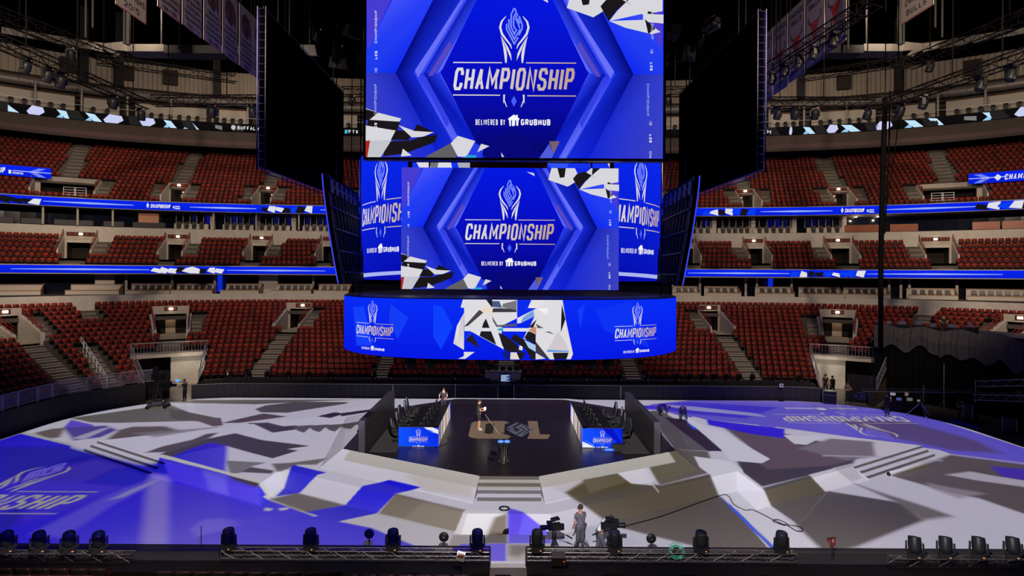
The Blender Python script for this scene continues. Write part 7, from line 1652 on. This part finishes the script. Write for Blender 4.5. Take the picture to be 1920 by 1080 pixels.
# ------------------------------------------------------------------ roof: trusses, lamps, beams, banners
TM = mat('roof_truss', (.006, .005, .005), .9, spec=.05)
T_ = []
def rt(label, P0, P1, w, hang=(.1, .9), lamps=(), lz=0, step=.9):
    r = truss('roof_truss', label, P0, P1, w, step, TM, hang, 46, .04)
    for i, (t, tl) in enumerate(lamps):
        p = Vector(P0).lerp(Vector(P1), t); T_.append((p.x, p.y, p.z-w/2, tl))
rt('slim roof truss running level above the topmost ribbon, left', at(286, 189, 35), at(560, 189, 35), .55, (.1, .5, .9), [(.4, .3), (.68, -.2), (.85, .2)])
rt('slim roof truss running level above the topmost ribbon, right', at(1440, 193, 35), at(1645, 193, 35), .55, (.1, .5, .9), [(.08, .2), (.24, .1), (.42, -.1), (.9, .3)])
rt('long slanting roof truss at the upper left, lower one', at(-30, 66, 26), at(270, 197, 35), .55, (.2, .5, .9), [(.2, .7), (.32, .6), (.4, .5), (.75, .4), (.97, .2)])
rt('long slanting roof truss at the upper left, upper one', at(-30, 18, 31), at(236, 118, 39), .7, (.2, .8), [(.55, .2)])
rt('slanting roof truss behind the left one, reaching to the side screen', at(180, 112, 42), at(440, 148, 48), .6, (.2, .8))
rt('long slanting roof truss at the upper right, lower one', at(1660, 195, 35), at(1950, 92, 26), .55, (.1, .5, .8), [(.12, .2), (.3, .4), (.68, .6), (.85, .7)])
rt('long slanting roof truss at the upper right, upper one', at(1700, 120, 39), at(1950, 20, 31), .7, (.2, .8), [(.2, .3)])
rt('slanting roof truss behind the right one, reaching to the side screen', at(1500, 145, 48), at(1740, 108, 42), .6, (.2, .8))
rt('steep lamp-carrying truss in front of the right banners', at(1438, 132, 36), at(1640, 0, 27), .6, (.1, .9), [(.05, .5), (.2, .6), (.35, .4), (.5, .5), (.68, .6)])
rt('roof truss showing between the left side screen and the largest screen', at(560, 20, 33), at(690, 120, 42), .6, (.1, .9), [(.2, .4), (.5, .4)])
rt('roof truss showing between the right side screen and the largest screen', at(1240, 115, 42), at(1370, 5, 33), .6, (.1, .9), [(.3, .4), (.6, .4)])
rt('short truss behind the gap left of the largest screen', at(640, 172, 44), at(700, 172, 44), .6, (.3,), [(.3, .2), (.8, .2)])
rt('short truss behind the gap right of the largest screen', at(1225, 172, 44), at(1290, 172, 44), .6, (.6,), [(.4, .2), (.9, .2)])
hp2 = None
for i, (x, y, z, tl) in enumerate(T_):
    if hp2 is None: hp2 = moving_head('x', None, True, 0.35); o = hp2
    else: o = dup(hp2)
    o.location = (x, y, z+.02); o.scale = (1.25,)*3; o.rotation_euler = (0, 0, tl*2.5)
    o['label'] = 'black stage lamp hanging from a roof truss in the %s half of the photo' % ('left' if x < 0 else 'right'); o['group'] = 'roof lamps, %s half' % ('left' if x < 0 else 'right')
bm = mat('beam_dark', (.008, .007, .007), .7); bl = mat('beam_pale', (.09, .08, .068), .7)
for sg, nm in ((-1, 'left'), (1, 'right')):
    mx = (lambda px: px) if sg < 0 else (lambda px: 1914-px+8)
    r = thing('catwalk_beam', 'thick dark catwalk beam with pale boxed part high on the %s' % nm, 'beam'); A, B = at(mx(315), 98, 40), at(mx(560), 99, 40)
    m = MB(); m.box(((A.x+B.x)/2, 40, A.z), (abs(B.x-A.x), 1.2, .55)); m.build('beam', bm, r)
    A, B = at(mx(244), 96, 40), at(mx(315), 96, 40); m = MB(); m.box(((A.x+B.x)/2, 40, A.z), (abs(B.x-A.x), 1.3, .5)); m.add([(A.x, 39.3, A.z-.25), (A.x, 40.6, A.z-.25), (A.x, 40.6, A.z+.4), (A.x, 39.3, A.z+.4), (A.x+sg*1.6, 39.3, A.z-.1), (A.x+sg*1.6, 39.3, A.z+.25)], [(0, 1, 2, 3), (0, 3, 5, 4)]); m.build('pale_box', bl, r)
    A, B = at(mx(175), 80, 40), at(mx(220), 104, 40); m = MB(); m.add([at(mx(172), 78, 40), at(mx(202), 82, 40), at(mx(224), 103, 40), at(mx(213), 106, 40)], [(0, 1, 2, 3)]); m.add([at(mx(0), 50, 33), at(mx(172), 78, 40), at(mx(196), 98, 40), at(mx(0), 62, 33)], [(0, 1, 2, 3)]); m.build('pale_arm', bl, r)
    m = MB(); 
    for px in (300, 420, 540): p = at(mx(px), 90, 40); m.tube([p, (p.x, p.y, 46)], .05, 5)
    m.build('hanger', BLACKM, r)
    for i, (px, y0, y1) in enumerate(((158, 0, 70), (171, 0, 52), (230, 0, 82), (237, 0, 84), (334, 48, 93))):
        p, q = at(mx(px), y0, 38), at(mx(px), y1, 38); m = MB(); m.tube([(p.x, 38, 46), q], .07 if px != 237 else .16, 6); o = m.build('roof_pipe', mat('pipe_grey', (.025, .025, .02), .6)); setp(o, 'thin vertical pipe hanging from the roof on the %s, %s from the side edge' % (nm, ORD[i]), 'pipe')
# banners
def banner(label, x, y0, y1, z0, z1, sg, kind, lines):
    r = thing('banner', label, 'banner'); cv = Canvas(); w = y1-y0; h = z1-z0; cv.poly([(0, 0), (w, 0), (w, h), (0, h)], S(118, 108, 101)); cv.up()
    ed = S(120, 30, 20); 
    for P in ([(0, 0), (.04, 0), (.04, h), (0, h)], [(w-.04, 0), (w, 0), (w, h), (w-.04, h)], [(0, h-.05), (w, h-.05), (w, h), (0, h)]): cv.poly(P, ed)
    if kind == 'head':
        cx, cy = w*.48, h*.30; cv.poly([(cx-.55, cy-.5), (cx-.1, cy-.75), (cx+.4, cy-.6), (cx+.6, cy-.1), (cx+.62, cy+.75), (cx+.35, cy+.35), (cx+.2, cy+.75), (cx-.1, cy+.7), (cx-.5, cy+.5), (cx-.62, cy+.05)], S(40, 22, 18))
        cv.up(); cv.poly([(cx+.3, cy-.4), (cx+.45, cy-.1), (cx+.5, cy+.6), (cx+.3, cy+.2)], S(120, 50, 25)); cv.poly([(cx-.4, cy-.1), (cx-.1, cy-.1), (cx-.15, cy+.4), (cx-.4, cy+.3)], S(90, 45, 30))
    elif kind == 'bull':
        cx, cy = w*.5, h*.52; cv.poly([(cx-.32, cy-.3), (cx-.1, cy-.38), (cx+.1, cy-.38), (cx+.32, cy-.3), (cx+.5, cy-.2), (cx+.3, cy-.05), (cx+.2, cy+.3), (cx+.14, cy+.75), (cx-.14, cy+.75), (cx-.2, cy+.3), (cx-.3, cy-.05), (cx-.5, cy-.2)], S(150, 22, 16))
        for s_ in (-1, 1): cv.polys(stroke_polys([(cx+s_*.3, cy-.3), (cx+s_*.6, cy-.4), (cx+s_*.68, cy-.62), (cx+s_*.6, cy-.8)], [.12, .1, .07, .02]), S(70, 40, 34))
        cv.polys(stroke_polys([(cx-.2, cy-.1), (cx-.06, cy)], .04)+stroke_polys([(cx+.2, cy-.1), (cx+.06, cy)], .04), S(30, 20, 18))
    cv.up()
    for t, yy, hh, ww in lines: cv.polys(text_polys(t, w*(1-ww)/2, h*yy+hh*h, w*ww, hh*h, .05, 0, .4), S(34, 26, 26))
    fm = (lambda u, v, o: (x+.012*-sg*0-sg*(.012+o), y1-u if sg > 0 else y0+u, z1-v))
    cv.build('cloth_print', fm, PRINT, r, dz=.006)
    m = MB(); m.box((x, (y0+y1)/2, (z0+z1)/2), (.02, w, h)); m.build('cloth', mat('banner_cloth', (.5, .45, .4), .9), r); m = MB(); m.tube([(x, y0, z1), (x, y1, z1)], .04); 
    for yy in (y0+.2, y1-.2): m.tube([(x, yy, z1), (x, yy, 46)], .012, 4)
    m.build('hanging_bar', BLACKM, r)
YB = [27.3, 29.35, 31.4, 33.45, 35.5, 37.4]
hl = [('CHICAGO', .52, .055, .62), ('BLACKHAWKS', .60, .055, .8), ('WESTERN', .68, .055, .66), ('CONFERENCE', .76, .055, .8), ('CHAMPIONS', .84, .055, .76)]
yrs = ['2014-2015', '2012-13', '2009-2010', '1992', '1991', '1990']
for i, y in enumerate(YB): banner('pale hanging banner with a dark head emblem on the left, %s from the photo\'s left' % ORD[i], -16.9, y, y+1.85, 23.0+.05*i, 26.9+.05*i, -1, 'head', hl+[(yrs[i], .92, .05, .6)])
for i, y in enumerate([38.2, 36.1, 34.0, 31.9, 29.8]): banner('pale hanging banner with a red horned emblem on the right, %s from the side screen' % ORD[i], 17.4, y, y+1.95, 22.2+.1*i, 26.9, 1, 'bull', [('CHICAGO', .08, .07, .8), ('BULLS', .18, .07, .6), ('CENTRAL', .78, .05, .6), ('DIVISION', .86, .05, .6)])
banner('pale banner reading champions at the upper left corner, apart from the row', -19.8, 28.6, 31.0, 23.7, 27.5, -1, None, [('CHAMPIONS', .72, .08, .85), ('2015', .86, .08, .5)])
banner('small pale banner with red print high at the upper right', 20.5, 29.2, 31.2, 24.2, 27, 1, None, [('STACEY', .55, .1, .7), ('KING', .75, .1, .5)]) if False else banner('small pale banner with dark print high at the upper right', 21.2, 28.8, 31.2, 24.0, 27.0, 1, None, [('CHICAGO', .62, .1, .7), ('BULLS', .8, .1, .6)])
for i, (px, py) in enumerate(((578, 95), (632, 118), (660, 60), (1290, 100), (1260, 60), (1330, 45))):   # flood boxes near the hub
    p = at(px, py, 38); r = thing('roof_speaker', 'dark boxy unit hanging beside the largest screen, %s from left' % ['first', 'second', 'third', 'sixth', 'fourth', 'fifth'][i], 'speaker', (p.x, p.y, p.z), .4*i); m = MB(); m.box((0, 0, 0), (1.2, .8, .7), rx=.3, taper=.8); m.build('cabinet', mat('unit_dark', (.05, .045, .045), .6), r, bevel=.03); m = MB(); m.tube([(0, 0, .3), (0, 0, 46-p.z)], .03, 5); m.build('hanging_cable', BLACKM, r)
# lamps hung under the oval band
hp3 = None
for i, px in enumerate((770, 808, 868, 905, 1010, 1050, 1068, 1110, 1140)):
    if hp3 is None: hp3 = moving_head('x', None, True, .2); o = hp3
    else: o = dup(hp3)
    o.location = ((px-CX)/F*29.4, 29.4, RZB-.055); o.scale = (1.25,)*3; o['label'] = 'small black lamp hanging below the oval band screen'; o['group'] = 'lamps under the oval band screen'
for sg in (-1, 1):
    r = thing('underslung_unit', 'dark box with lamps hung under the oval band, %s one' % ('left' if sg < 0 else 'right'), 'lamp unit', (sg*3.55, 30, RZB)); m = MB(); m.box((0, 0, -.35), (1.3, .8, .45)); m.build('box', BLACKP, r); m = MB(); m.tube([(0, 0, -.15), (0, 0, .2)], .05); m.build('bracket', BLACKM, r)
m = MB()
m.box((0, 29.6, RZB-.03), (13, .9, .05))
o = m.build('lamp_rail', BLACKM, oval)
